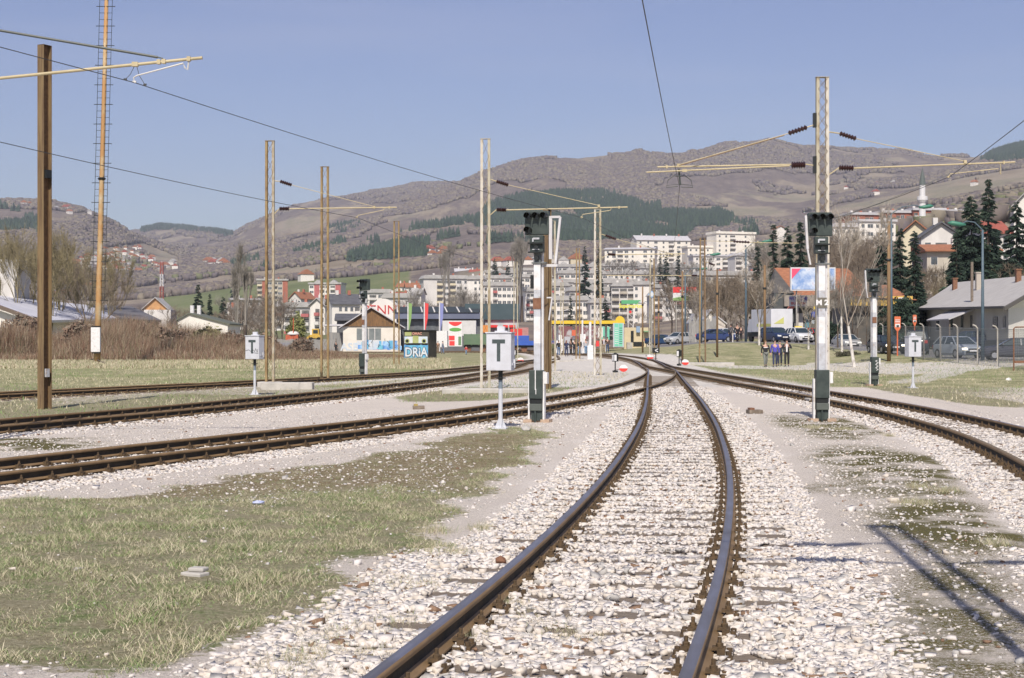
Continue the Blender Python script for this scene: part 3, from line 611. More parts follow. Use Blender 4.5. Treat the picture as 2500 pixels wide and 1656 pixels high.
def foreground_grass():
    def acc(x, y):
        xw, yw = warp(x, y); g = inpoly(xw, yw, GRASS1); st = inpoly(xw, yw, STONY)
        nn = gridnoise(x, y, 2.3, 7.)
        return inview(x, y)*g*np.where(st, .6, 1.0)*np.clip(.62+nn*1.7, .08, 1)*np.clip(1.5-y/36, .3, 1)
    x, y = scatter(1900000, -9.5, 2, 7.4, 34, acc)
    red = inpoly(*warp(x, y), RED1)
    nn = gridnoise(x, y, 1.5, 31.)+.5*gridnoise(x, y, 5., 3.); q = RNG.uniform(0, 1, len(x))
    k = np.where(nn > .04, np.where(q < .5, 1, np.where(q < .72, 2, 0)), np.where(q < .52, 0, np.where(q < .75, 2, 1)))
    k = np.where(red & (q < .6), np.where(q < .22, 3, 2), k)
    pr = np.zeros((len(x), 4)); pr[np.arange(len(x)), k] = 1
    h = RNG.uniform(.015, .075, len(x))*np.where(RNG.uniform(0, 1, len(x)) < .06, 2.0, 1)*np.clip(1+gridnoise(x, y, 1.9, 12.)*1.5, .45, 1.7)*np.where(red, .5, 1)*np.where(k == 1, .8, 1)
    lean = np.clip(RNG.normal(.84, .14, len(x)), .2, .985)
    blades(x, y, gz(x, y)-.006, h, lean, RNG.uniform(.0025, .006, len(x)), GM, 'grass', 'short mixed green and straw-coloured grass in the left foreground', pr)
    # tufts of dead grass on the ballast and gravel
    cx = [(1015,1430,.35),(1110,1350,.3),(860,1560,.5),(960,1520,.25),(1180,1290,.2),(1290,1500,.25),(1340,1540,.3),(1220,1470,.3),(1160,1560,.22),(900,1600,.35),(800,1640,.3),(1420,1560,.22),(1060,1300,.25),
          (2230,1230,.3),(2240,1190,.2),(2170,1065,.15),(1990,1045,.35),(2060,1050,.3),(2310,1200,.25),(2430,1330,.2),(760,1600,.25),(700,1625,.2)]
    X = []; Y = []
    for px_, py_, s in cx:
        g = Gd(px_, py_); k_ = int(2600*s); X.append(RNG.normal(g.x, s*.38, k_)); Y.append(RNG.normal(g.y, s*.55, k_))
    x = np.concatenate(X); y = np.concatenate(Y); n_ = len(x)
    blades(x, y, gz(x, y)-.004, RNG.uniform(.03, .12, n_), np.clip(RNG.normal(.72, .2, n_), .1, .98), RNG.uniform(.002, .004, n_), GM, 'dry_grass_tufts', 'thin grey-brown dead grass tufts on the ballast beside the rails', [.62, .08, .28, .02])
    # middle distance
    def acc2(x, y):
        g = np.zeros(x.shape)
        for p_ in GRASS2: g = np.maximum(g, inpoly(x, y, p_)*.8)
        for p_ in GRASSR: g = np.maximum(g, inpoly(x, y, p_)*.8)
        g = np.maximum(g, ((y > np.interp(x, CL['E'][:, 0], CL['E'][:, 1])+1.0) & (x < 0))*1.0)
        g = np.maximum(g, ((y > np.interp(x, CL['D'][:, 0], CL['D'][:, 1])+1.9) & (x < -1))*.35)
        g = np.maximum(g, (y > 60)*(near_track(x, y)[0] > 2.2)*.8*(~inpoly(x, y, [(-1, 58), (8, 58), (11, 75), (12.5, 100), (13, 125), (8, 170), (5, 180), (2, 150), (0, 120), (-3, 80)])))
        return g*inview(x, y)*np.clip(2-y/70, .3, 1)
    x, y = scatter(260000, -45, 45, 34, 135, acc2); n_ = len(x); zz = hz(x, y)
    nn = np.array([mn.noise(Vector((a*.25, b*.12, 31.))) for a, b in zip(x, y)]); q = RNG.uniform(0, 1, n_)
    k = np.where(nn > .08, np.where(q < .55, 1, 2), np.where(q < .6, 0, 2)); pr = np.zeros((n_, 4)); pr[np.arange(n_), k] = 1
    blades(x, y, zz-.02, RNG.uniform(.04, .16, n_), np.clip(RNG.normal(.6, .2, n_), .1, .95), RNG.uniform(.012, .03, n_), GM, 'field_grass', 'dry and green grass of the embankment and the left-hand field', pr)
foreground_grass()
# ---------------------------------------------------------------- text helper
def text(s, size, mat, parent, name='lettering', loc=(0, 0, 0), rot=(R(90), 0, 0), depth=.003, offset=0, align='CENTER', sx=1, space=1.0):
    cu = bpy.data.curves.new(name, 'FONT'); cu.body = s; cu.size = size; cu.extrude = depth; cu.offset = offset
    cu.align_x = align; cu.align_y = 'CENTER'; cu.space_character = space; cu.resolution_u = 3
    to = bpy.data.objects.new(name, cu); COL.objects.link(to); dg = bpy.context.evaluated_depsgraph_get()
    me = bpy.data.meshes.new_from_object(to.evaluated_get(dg)); bpy.data.objects.remove(to)
    me.materials.clear(); me.materials.append(mat)
    o = bpy.data.objects.new(name, me); COL.objects.link(o); o.location = loc; o.rotation_euler = rot; o.scale = (sx, 1, 1)
    if parent is not None: o.parent = parent
    return o
cream = M('cream_mast_paint', (.43, .395, .30), (.27, .20, .11), 4, .7, pos=(.45, .72), stretch=(1, 1, .5))
orange_rust = M('orange_rusting_paint', (.30, .215, .10), (.19, .115, .05), 5, .8, pos=(.4, .66), stretch=(1, 1, .4))
insul = M('brown_glazed_insulator', (.045, .02, .018), rough=.3)
wire_m = M('dark_wire', (.05, .05, .05), rough=.6)
tube_m = M('pale_cantilever_tube', (.50, .42, .26), (.40, .33, .19), 3, .6, pos=(.4, .7))
darkrod = M('dark_green_rod', (.055, .065, .06), (.08, .09, .08), 3, .5)
# ---------------------------------------------------------------- lattice masts and their cantilevers
def insulator(parent, p, q, r=.085, sheds=6, world=True):
    p = Vector(p); q = Vector(q); b = MB(); pts = []; rr = []
    for i in range(sheds*2+1):
        t = i/(sheds*2); pts.append(p.lerp(q, t)); rr.append(r if i % 2 else r*.45)
    b.tube(pts, rr, 8); return b.build('insulator', insul, parent, world=world)
def mast(label, x, Y, ytop, w0=.40, w1=.31, mats=(cream, cream), footing=True, lean=0, rz=0, dia=False, zoff=0, h=None, pitch=.62, lt=.032):
    base = onG(x, Y, zoff); h = h or EYE+(HY-ytop)/F*Y-base.z
    t = thing('catenary_mast', label, 'catenary mast', base, rz, 'lattice catenary masts')
    for s_ in (-1, 1):
        b = MB(); lw, dp = .085, .15
        a0 = Vector((s_*(w0/2-lw/2), 0, 0)); a1 = Vector((s_*(w1/2-lw/2)+lean, 0, h)); o_ = -s_
        # U channel: web outside, two flanges
        b.bar(a0+Vector((s_*.035, 0, 0)), a1+Vector((s_*.035, 0, 0)), .014, dp, up=(0, 1, 0))
        for q in (-1, 1): b.bar(a0+Vector((-s_*.008, q*(dp/2+.008), 0)), a1+Vector((-s_*.008, q*(dp/2+.008), 0)), .085, .012, up=(0, 1, 0))
        b.build('leg', mats[0 if s_ < 0 else 1], t)
    b = MB(); n = int(h/pitch)
    for q in (-1, 1):
        for i in range(n):
            za, zb = h*i/n+.03, h*(i+1)/n+.03; wa = w0+(w1-w0)*za/h-.11; wb = w0+(w1-w0)*zb/h-.11; s_ = 1 if (i+(q > 0)) % 2 else -1
            zb = min(zb, h-.03)
            b.bar((s_*wa/2+lean*za/h, q*.094, za), (-s_*wb/2+lean*zb/h, q*.094, zb), lt, .008)
            if dia: b.bar((-s_*wa/2+lean*za/h, q*.102, za), (s_*wb/2+lean*zb/h, q*.102, zb), min(lt, .02), .006)
    b.build('lacing', M('lacing_rust', (.25, .17, .08), (.16, .10, .05), 5, .8), t)
    b = MB(); b.box((lean, 0, h+.008), (w1+.02, .22, .014)); b.build('cap', mats[0], t)
    if footing:
        b = MB(); b.box((0, 0, -.05), (w0+.5, .8, .3)); b.build('footing', conc_m, t, bevel=.02)
    return t
def cantilever(t, Y, up, lo, stay, tip, reg=None, sx=1, r=.024):
    """all points are photo pixels at the mast's distance; up/lo = (bracket, insulator start, insulator end)"""
    pt = lambda p: P(p[0], p[1], Y)
    b = MB(); b.tube([pt(up[0]), pt(up[1])], .02, 6); b.build('upper_bracket', tube_m, t, world=True)
    insulator(t, pt(up[1]), pt(up[2])); b = MB(); b.tube([pt(up[2]), pt(stay)], .0125, 6); b.build('stay_rod', tube_m, t, world=True)
    b = MB(); b.bar(pt(lo[0]), pt(lo[1]), .05, .03); b.build('lower_bracket', tube_m, t, world=True)
    insulator(t, pt(lo[1]), pt(lo[2]), .095)
    b = MB(); b.tube([pt(lo[2]), pt(tip)], r, 8); f = .5; m_ = pt(lo[2]).lerp(pt(tip), .93); b.box(m_, (.05, .09, .09)); b.box(pt(stay)+Vector((0, 0, -.02)), (.08, .1, .1)); b.build('cantilever_arm', tube_m, t, world=True)
    if reg:
        b = MB(); b.tube([pt(p) for p in reg], .014, 6); b.box(pt(reg[-1]), (.08, .05, .05)); b.build('registration_arm', tube_m, t, world=True)
MY = 45.9
m1 = mast('tall pale lattice mast with cantilever arms to both sides, right behind the signal marked M2', 2007.5, MY, 190, .41, .37, (cream, M('pale_mast_paint', (.58, .55, .49), (.48, .42, .33), 4, .65)), dia=True, pitch=.36, lt=.02)
cantilever(m1, MY, [(2020, 322), (2050, 326), (2090, 339)], [(2022, 428), (2048, 410), (2084, 411)], (2356, 394), (2478, 396),
           [(2436, 397), (2443, 402), (2443, 426), (2438, 412), (2320, 425), (2316, 432)])
cantilever(m1, MY, [(1992, 304), (1970, 311), (1925, 326)], [(1992, 405), (1966, 401), (1932, 402)], (1656, 403), (1605, 408))
b = MB(); b.tube([P(1928, 405, MY-.1), P(1578, 421, MY-.1)], .022, 8); b.box(P(1671, 417, MY-.1), (.14, .09, .08)); b.build('cantilever_arm', tube_m, m1, world=True)
insulator(m1, P(1966, 404, MY-.12), P(1932, 405, MY-.12), .095)
b = MB(); b.tube([P(1915, 331, MY-.15), P(1658, 405, MY-.15)], .0125, 6); b.build('stay_rod', M('rusty_rod', (.25, .16, .08), (.16, .10, .05), 5, .8), m1, world=True)
for q_ in ((294, .42), (403, .5)): b = MB(); b.box(P(1990, q_[0], MY), (.12, .15, q_[1])); b.build('clamp', black_m, m1, world=True)
b = MB()   # twin loop hangers that hold the contact wires of the crossing tracks
for s_ in (-1, 1):
    q = [(1659, 431), (1659+s_*14, 430), (1659+s_*28, 440), (1659+s_*32, 458), (1659+s_*4, 455+(2 if s_ > 0 else 0))]
    b.tube([P(a, c, MY+.05*s_) for a, c in q], .013, 6)
    b.tube([P(1659+s_*32, 453, MY), P(1660, 450, MY)], .008, 5)
b.tube([P(1657, 412, MY), P(1661, 452, MY)], .03, 6); b.build('steady_loop', darkrod, m1, world=True)
YL = 60.5
m2 = mast('rusty lattice mast with one cantilever arm, standing beside the small T box on the left', 659, YL, 345, .37, .355, (orange_rust, M('greyed_mast_paint', (.42, .38, .30), (.30, .23, .14), 5, .7)), lean=-.0, zoff=.12)
cantilever(m2, YL, [(668, 442), (684, 443), (712, 452)], [(668, 524), (682, 510), (706, 510)], (914, 505), (969, 506.5),
           [(939, 508), (937, 513), (875, 526), (871, 531)])
b = MB(); b.box(Vector((P(700, 968, 57).x, 57.2, .12)), (1.9, .6, .3)); tag(b.build('concrete_beam', conc_m, bevel=.03), 'low concrete block lying at the foot of the rusty mast beside the small T box', 'concrete block')
mast('ochre lattice mast without arms, between the rusty left mast and the gabled shed', 793, 69.5, 408, .39, .365, (orange_rust, orange_rust))
mast('distant ochre lattice mast standing in front of the graffiti hut', 968, 108, 541, .45, .41, (orange_rust, orange_rust))
YM = 54.7
m3 = mast('pale lattice mast with a long cantilever arm, just behind the tall T box', 1185, YM, 340, .37, .345, (M('pale_mast_paint', (.5, .5, .5)), cream), footing=False)
cantilever(m3, YM, [(1196, 438), (1212, 443), (1241, 452)], [(1196, 526), (1212, 512), (1236, 513)], (1462, 502), (1532, 506),
           [(1492, 509), (1490, 514), (1422, 524), (1420, 531)])
b = MB(); b.box((P(1190, 962, 53.2).x, 53.4, .04), (3.1, .7, .26)); tag(b.build('concrete_beam', conc_m, bevel=.04), 'long low concrete beam at the foot of the mast behind the tall T box', 'concrete block')
m4 = mast('pale lattice mast in the middle distance, left of the nearest switch lantern', 1459, 77, 512, .40, .35, (M('pale_mast_paint', (.5, .5, .5)), cream), dia=True, pitch=.5)
cantilever(m4, 77, [(1468, 572), (1478, 575), (1504, 584)], [(1470, 630), (1484, 621), (1503, 622)], (1640, 620), (1672, 620), [(1660, 621), (1658, 624), (1615, 628)])
mast('thin distant lattice mast seen just right of the brown post behind the left signal', 1350, 88, 540, .34, .3, (cream, cream))
mast('rusty lattice mast of the middle distance among the standing people', 1411, 135, 607, .42, .34, (orange_rust, orange_rust))
mast('distant lattice mast just left of the white signal post', 1259, 150, 640, .5, .38, (cream, cream))
mast('distant lattice mast behind the fuel station canopy, third from the white poles', 1372, 170, 690, .4, .32, (cream, cream))
m5 = mast('distant ochre lattice mast at the right of the fuel station with an arm', 1592, 128, 632, .5, .40, (cream, orange_rust))
m6 = mast('rusty lattice mast standing on the grass slope, nearest the concrete slab by the path', 1715, 112, 582, .52, .4, (orange_rust, M('rust2', (.22, .14, .07), (.14, .09, .05), 5, .8)))
b = MB(); b.tube([P(1480, 673, 130), P(1688, 673, 130)], .035, 6); b.build('cantilever_arm', tube_m, m5, world=True); insulator(m5, P(1688, 673, 130), P(1702, 673, 130), .1)
cantilever(m6, 112, [(1722, 640), (1730, 642), (1745, 648)], [(1708, 588), (1790, 590), (1830, 592)], (1850, 590), (1950, 594))
# near mast just outside the frame on the left: its arm reaches into the picture
YN = 25.9
m7 = mast('near mast at the left edge with two long tubes reaching into the sky', -190, YN, -190, .41, .33, (orange_rust, orange_rust), h=9.4)
b = MB(); b.tube([P(-175, 209, YN), P(493, 141.5, YN)], .026, 10); b.tube([P(493, 141.5, YN), P(494, 141.4, YN)], .029, 8)
for q in (330, 388, 400, 461): b.box(P(q, 141+(493-q)*.101, YN), (.06 if q != 330 else .1, .075, .075))
b.build('cantilever_arm', tube_m, m7, world=True)
b = MB(); b.tube([P(-175, 45, YN), P(385, 140, YN)], .0215, 8); b.tube([P(385, 140, YN), P(398, 143, YN)], .011, 6); b.build('stay_rod', darkrod, m7, world=True)
b = MB(); b.tube([P(461, 150, YN), P(458, 171, YN), P(452, 167, YN), P(447, 155, YN), P(334, 185, YN), P(326, 190, YN), P(328, 199, YN)], [.014]*4+[.012, .012, .010], 6); b.box(P(328, 200, YN), (.06, .03, .03)); b.build('registration_arm', M('aluminium_tube', (.62, .60, .56), rough=.5, metal=.2), m7, world=True)
for pp in ([(328, 162), (318, 182), (306, 194)], [(334, 162), (340, 185), (354, 207)]):
    b = MB(); b.tube([P(a, c, YN) for a, c in pp], .005, 5); b.box(P(*pp[-1], YN), (.05, .03, .03)); b.build('dropper', wire_m, m7, world=True)
# mast beside the camera on the right, whose shadow lies across the gravel
m8 = mast('mast beside the right edge whose lattice shadow falls over the gravel', 3038, 5.95, 0, .41, .33, (cream, cream), h=9.5, dia=False, pitch=.5, rz=R(-5), lt=.014)
b = MB(); b.tube([(-.15, 0, 8.15), (-.4, 0, 8.1)], .03); b.tube([(-.4, 0, 8.1), (-1.0, 0, 7.98)], .075); b.tube([(-1., 0, 7.98), (-2.3, 0, 7.1)], .014); b.build('stay_rod', tube_m, m8)
b = MB(); b.tube([(-.15, 0, 6.9), (-.5, 0, 6.95)], .03); b.tube([(-.5, 0, 6.95), (-1.1, 0, 6.97)], .085); b.tube([(-1.1, 0, 6.97), (-2.8, 0, 7.0)], .024); b.build('cantilever_arm', tube_m, m8)
b = MB(); b.tube([(.15, 0, 6.9), (.45, 0, 6.98)], .03); b.tube([(.45, 0, 6.98), (1.1, 0, 7.0)], .085); b.tube([(1.1, 0, 7.), (3.4, 0, 7.05)], .028); b.build('cantilever_arm', tube_m, m8)
# ---------------------------------------------------------------- contact wires
def wire(pts, label, r=.008, mat=None):
    b = MB(); out = []
    for i in range(len(pts)-1):
        a, c = Vector(pts[i]), Vector(pts[i+1]); n = 10; sag = (c-a).length**2*.00012
        for k in range(n): 
            t = k/n; p = a.lerp(c, t); p.z -= sag*4*t*(1-t); out.append(p)
    out.append(Vector(pts[-1])); b.tube(out, r, 5)
    return tag(b.build('contact_wire', mat or wire_m), label, 'overhead wire', 'overhead contact wires')
wire([P(-300, 35, 21.5), P(328, 202, YN), P(1422, 532, YM), P(1660, 628, 86), P(1560, 670, 150)], 'overhead wire crossing from the top left corner to the arm behind the left signal', .0075)
wire([P(-200, 300, 33), P(873, 532, YL), P(1170, 637, 90), P(1330, 690, 150)], 'overhead wire from the middle of the left edge to the rusty left mast arm', .010)
wire([P(1490, -350, 14.5), P(1568, 0, 20.8), P(1659, 456, MY), P(1646, 600, 75), P(1580, 680, 140)], 'overhead wire dropping steeply from the top edge to the loop hanger above the central track', .0085)
wire([P(3600, -420, 20), P(2620, 200, 30), P(2318, 432, MY), P(1990, 545, 75), P(1730, 640, 125)], 'overhead wire coming from the right edge to the right-hand arm of the tall mast', .010)
wire([P(2320, 425, 60), P(1890, 585, 95)], 'thin slack cable between the conifers and the tall mast on the right', .014, M('grey_cable', (.4, .4, .38)))
# ---------------------------------------------------------------- brown steel posts (broad-flange beams)
def hpost(name, label, x, Y, ytop, w=.24, d=.30, rz=0, mat=None, cat='steel post', group='brown steel posts'):
    base = onG(x, Y); h = EYE+(HY-ytop)/F*Y-base.z; t = thing(name, label, cat, base, rz, group)
    b = MB(); b.b2((-w/2, -d/2, -.3), (w/2, -d/2+.018, h)); b.build('flange', mat or steel_rust, t)
    b = MB(); b.b2((-w/2, d/2-.018, -.3), (w/2, d/2, h)); b.build('flange', mat or steel_rust, t)
    b = MB(); b.b2((-.008, -d/2+.018, -.3), (.008, d/2-.018, h-.001)); b.build('web', steel_rust, t)  # rusty web darker than the flanges: shade of the recess put into its colour
    b = MB(); b.b2((-w/2, -d/2, h+.001), (w/2, d/2, h+.012)); b.build('cap', clip_m, t)
    return t
pm = M('streaked_brown_post', (.21, .145, .07), (.11, .065, .035), 7, .75, stretch=(3, 3, .12), pos=(.42, .6), c3=(.40, .30, .17))
p1 = hpost('steel_post', 'big brown steel post standing alone near the left edge', 109, 41.2, 112, .22, .30, R(-28), pm)
b = MB(); b.box((.13, -.02, 6.2), (.10, .2, .22)); b.build('clamp', black_m, p1)
b = MB(); b.box((.12, -.03, .95), (.06, .12, .22)); b.build('identity_plate', grey_paint, p1)
p2_ = hpost('steel_post', 'brown steel post directly behind the left white signal post', 1336, 58, 512, .22, .26, R(-30), pm)
for z_ in (1.2, 2.2, 3.4, 4.5, 5.2):
    b = MB(); b.box((-.1, -.16, z_), (.10, .05, .08)); b.build('bracket', black_m, p2_)
# ---------------------------------------------------------------- colour-light signals
lens_m = M('dark_lens', (.02, .02, .022), rough=.12)
rustplate = M('rusty_plate', (.16, .07, .035), (.24, .12, .07), 9, .8)
def visor(b, x, y, z, r, ln):
    pts = []; n = 14
    for e, yy in ((1, y), (.92, y-ln)):
        for i in range(n+1):
            a = math.radians(-25+230*i/n); pts.append((x+math.cos(a)*r*e, yy, z+math.sin(a)*r*e))
    vs = pts+[(p[0]*1.0+(p[0]-x)*.06, p[1], p[2]+(p[2]-z)*.06) for p in pts]; m_ = len(pts); fs = []
    for i in range(n):
        fs += [(i, i+1, n+2+i, n+1+i), (m_+i, m_+n+1+i, m_+n+2+i, m_+i+1)]
    fs += [(n+1+i, n+2+i, m_+n+2+i, m_+n+1+i) for i in range(n)]
    b.add(vs, fs)
def signal(label, x, Y, rz=0, plate=None, variant=0, sc_=1.0):
    base = onG(x, Y); t = thing('colour_light_signal', label, 'railway signal', base, rz, 'railway light signals'); t.scale = (sc_,)*3
    for k in range(4):    # alternating grey and white bands
        z0 = 1.15+k*.59; b = MB(); b.b2((-.074, -.07, z0), (.074, .07, z0+.59)); b.build('post', white_m if k % 2 else grey_paint, t)
    b = MB(); b.b2((-.082, .071, .1), (-.066, .11, 3.5)); b.b2((.066, .071, .1), (.082, .11, 3.5)); b.b2((.09, -.02, .1), (.135, .03, 3.9)); b.build('side_rail', M('white_channel', (.62, .61, .62), (.52, .50, .50), 4, .5), t)
    # equipment cabinet
    b = MB(); b.b2((-.155, -.20, .52), (.14, .04, 1.15)); b.build('cabinet', dkgreen_m, t, bevel=.012)
    b = MB(); b.b2((-.135, -.17, .41), (.12, .02, .52)); b.build('cabinet_slot', black_m, t)
    b = MB(); b.b2((-.145, -.20, .26), (.13, .03, .41)); b.build('terminal_box', M('grey_green_box', (.10, .115, .10), (.08, .09, .08), 5, .6), t, bevel=.008)
    b = MB(); b.b2((-.12, -.14, .04), (.13, .03, .26)); b.tube([(-.02, -.17, -.1), (-.02, -.17, .26)], .022, 8); b.build('cable_duct', dkgreen_m, t)
    b = MB(); b.b2((.13, -.1, .06), (.17, .06, 1.12)); b.b2((-.2, -.1, .06), (-.16, .02, .95)); b.b2((.17, -.12, .85), (.24, .05, 1.1)); b.build('cable_channel', white_m, t, bevel=.006)
    b = MB(); b.box((-.19, -.02, .03), (.18, .34, .07)); b.box((.2, -.02, .03), (.2, .34, .07)); b.box((0, 0, .01), (.62, .2, .05)); b.build('base_plate', M('stained_base', (.50, .38, .28), (.34, .22, .15), 9, .8), t)
    # lamp head
    hx = -.02; b = MB(); b.prism([(hx-.27, 4.14), (hx+.27, 4.14), (hx+.27, 4.64), (hx+.24, 4.67), (hx-.24, 4.67), (hx-.27, 4.64)], -.02, .16, 'y'); hd = b.build('lamp_head', dkgreen_m, t, bevel=.012)
    for lx, lz in ((-.18, 4.55), (0, 4.55), (.18, 4.55), (-.18, 4.24)):
        v = MB(); visor(v, hx+lx, -.02, lz, .075, .22); vo_ = v.build('visor', black_m, hd)
        v = MB(); v.tube([(hx+lx, -.012, lz), (hx+lx, -.03, lz)], .062, 14); v.build('lens', lens_m, hd)
    b = MB(); b.b2((-.16, -.10, 3.74), (.14, .08, 4.12)); hb = b.build('auxiliary_head', dkgreen_m, t, bevel=.01)
    b = MB(); b.b2((-.18, -.2, 3.93), (.16, -.1, 3.96)); b.b2((-.18, -.2, 3.73), (.16, -.1, 3.76)); b.build('shelf', black_m, hb)
    b = MB(); b.b2((-.08, -.12, 4.03), (.06, -.101, 4.07)); b.b2((-.10, -.12, 3.98), (-.07, -.101, 4.06)); b.b2((-.1, -.12, 3.80), (.06, -.101, 3.82)); b.build('marker_strip', grey_paint, hb)
    b = MB(); b.tube([(0, -.101, 3.86), (0, -.16, 3.86)], .045, 12); b.tube([(0, -.05, 3.62), (0, -.14, 3.62)], .05, 12); b.build('lens', lens_m, hb)
    b = MB(); b.b2((-.075, -.06, 3.51), (.075, .06, 3.74)); b.b2((-.12, -.1, 3.5), (.2, .08, 3.53)); b.build('neck', M('grey_neck', (.16, .17, .17), (.1, .11, .11), 8, .5), t)
    # hoop bracket beside the head
    wm = M('white_channel', (.62, .61, .62))
    b = MB()
    if variant == 0: b.bar((-.34, .05, 4.6), (-.30, .05, 3.85), .05, .06); b.bar((-.30, .05, 3.85), (-.235, .05, 3.5), .035, .05)
    else: b.bar((.28, .05, 4.55), (.28, .05, 3.6), .07, .05); b.bar((.28, .05, 4.53), (.50, .05, 4.53), .06, .05); b.bar((.50, .05, 4.53), (.39, .05, 3.5), .05, .05); b.bar((.1, .05, 3.46), (.44, .05, 3.46), .06, .06); b.bar((.2, .02, 2.75), (.32, .02, 2.75), .03); b.bar((.32, .02, 2.75), (.25, .02, 1.95+.3), .03)
    b.build('hoop_bracket', wm, t)
    if plate:
        b = MB(); b.b2((-.105, -.084, 2.53), (.105, -.072, 2.76)); pl = b.build('number_plate', M('plate_brown_grey', (.12, .11, .085), (.17, .15, .12), 6, .7), t)
        text(plate, .165, white_m, pl, 'lettering', (0, -.086, 2.645), depth=.002, sx=1.1, offset=.006)
    else:
        b = MB(); b.b2((-.09, -.084, 2.50), (.09, -.072, 2.74)); b.build('number_plate', rustplate, t)
    return t
signal('white signal post with the number plate M 2 and a large black lamp head', 2005, 34.8, R(2), 'M 2')
s2 = signal('near left white signal with a rusty band on its post, beside the tall T box', 1313, 34.4, R(-14), None, 1)
b = MB(); b.box((-.12, -.02, 3.1), (.06, .16, .30)); b.build('side_lamp', black_m, s2, bevel=.01)
b = MB(); b.b2((-.02, -.204, .72), (0, -.201, 1.15)); b.b2((-.005, -.204, .62), (.01, -.201, .74)); b.build('paint_drip', white_m, s2)
s3 = signal('smaller, farther signal with scribbled white graffiti on its cabinet, right of the birch', 2133, 62, R(12), None, 0)
b = MB()
for i in range(9): b.bar((.02+.05*math.sin(i*2.1), -.205, .62+i*.045), (.06+.05*math.sin(i*2.1+2), -.205, .66+i*.045), .022, .004, up=(0, 1, 0))
b.build('graffiti', white_m, s3)
s4 = signal('farther signal seen from the side in front of the gabled shed, on the left', 889, 76, R(-38), None, 0, 1.03)
# ---------------------------------------------------------------- T boxes
tm = M('t_box_paint', (.56, .57, .61), (.51, .515, .545), 5, .6, pos=(.42, .64), c3=(.42, .37, .33))
def tbox(label, x, Y, rz, group='signal telephone boxes'):
    t = thing('telephone_box', label, 'telephone box', onG(x, Y), rz, group)
    b = MB(); b.b2((-.26, -.17, 1.19), (.26, .17, 1.95)); b.build('housing', tm, t, bevel=.012)
    b = MB(); b.b2((-.275, -.19, 1.951), (.275, .18, 1.975)); b.build('lid', tm, t)
    b = MB(); b.b2((-.07, -.02, 1.975), (.09, .06, 2.09)); b.b2((-.12, -.03, 1.975), (.15, .08, 2.0)); b.build('vent', tm, t, bevel=.006)
    b = MB(); b.b2((.2605, -.1, 1.30), (.275, .12, 1.34)); b.b2((.2605, .06, 1.25), (.29, .12, 1.42)); b.build('hinge', tm, t)
    b = MB(); b.b2((-.135, -.176, 1.745), (.135, -.1705, 1.825)); b.b2((-.036, -.176, 1.38), (.036, -.1705, 1.7449)); b.build('letter_t', M('letter_slate', (.045, .06, .06), (.06, .08, .08), 9, .6), t)
    b = MB(); b.tube([(0, 0, 1.0), (0, 0, 1.19)], .048, 12); b.lathe([(.05, 1.02), (.11, 1.03), (.11, 1.045), (.05, 1.05)], 12); b.build('collar', black_m, t)
    b = MB(); b.tube([(0, 0, .82), (0, 0, 1.0)], .043, 12); b.build('upper_pole', M('slate_pole', (.18, .22, .26), rough=.5), t, smooth=False)
    b = MB(); b.tube([(0, 0, .0), (0, 0, .82)], .044, 12)
    for k in range(4):
        a = k*math.pi/2+.5; c, s_ = math.cos(a), math.sin(a)
        b.add([(c*.04, s_*.04, .22), (c*.13, s_*.13, .01), (c*.04, s_*.04, .01), (c*.04-s_*.01, s_*.04+c*.01, .22), (c*.13-s_*.01, s_*.13+c*.01, .01), (c*.04-s_*.01, s_*.04+c*.01, .01)], [(0, 1, 2), (3, 5, 4), (0, 3, 4, 1)])
    b.box((0, 0, .01), (.3, .3, .03)); b.build('pole', tm, t)
    return t
tbox('large pale grey box with a dark letter T, nearest and tallest of the three', 1222, 31.8, R(-13))
tb2 = tbox('pale grey T box with a scribbled tag across its front, beside the rusty left mast', 622, 51.4, R(-22))
b = MB()
for i, (a, z_) in enumerate([(-.25, 1.47), (-.12, 1.50), (-.03, 1.44), (.04, 1.5), (.1, 1.44), (.14, 1.54), (.2, 1.42), (.22, 1.52)]):
    if i: b.bar((pa, -.178, pz), (a, -.178, z_), .009, .003, up=(0, 1, 0))
    pa, pz = a, z_
b.bar((.0, -.178, 1.41), (.24, -.178, 1.385), .01, .003, up=(0, 1, 0)); b.build('graffiti', black_m, tb2)
tbox('small T box on a thin white pole in the grass in front of the fence', 2229, 59, R(14))
# ---------------------------------------------------------------- dwarf switch lanterns and their counterweights
def lantern(label, x, Y, rz, kind):
    t = thing('switch_lantern', label, 'switch lantern', onG(x, Y), rz, 'switch lanterns at the turnouts')
    b = MB(); b.tube([(0, 0, 0), (0, 0, .62)], .035, 8); b.box((0, 0, .06), (.25, .2, .1)); b.build('stem', black_m, t)
    if kind == 'board':
        b = MB(); b.b2((-.24, -.12, .62), (.24, .12, 1.0)); b.build('lantern', black_m, t, bevel=.01)
        b = MB(); b.bar((.14, -.126, .92), (-.08, -.126, .81), .055, .006, up=(0, 1, 0)); b.bar((-.08, -.126, .81), (.14, -.126, .70), .055, .006, up=(0, 1, 0)); b.build('arrow', white_m, t)
    else:
        b = MB(); b.b2((-.14, -.14, .62), (.14, .14, 1.06)); b.lathe([(.12, 0), (.05, .06)], 8, (0, 0, 1.06)); b.build('lantern', black_m, t, bevel=.01)
        b = MB(); b.b2((-.12, -.146, .66), (.02, -.141, 1.0)); b.b2((-.146, -.12, .66), (-.141, .12, 1.0)); b.build('white_pane', white_m, t)
    return t
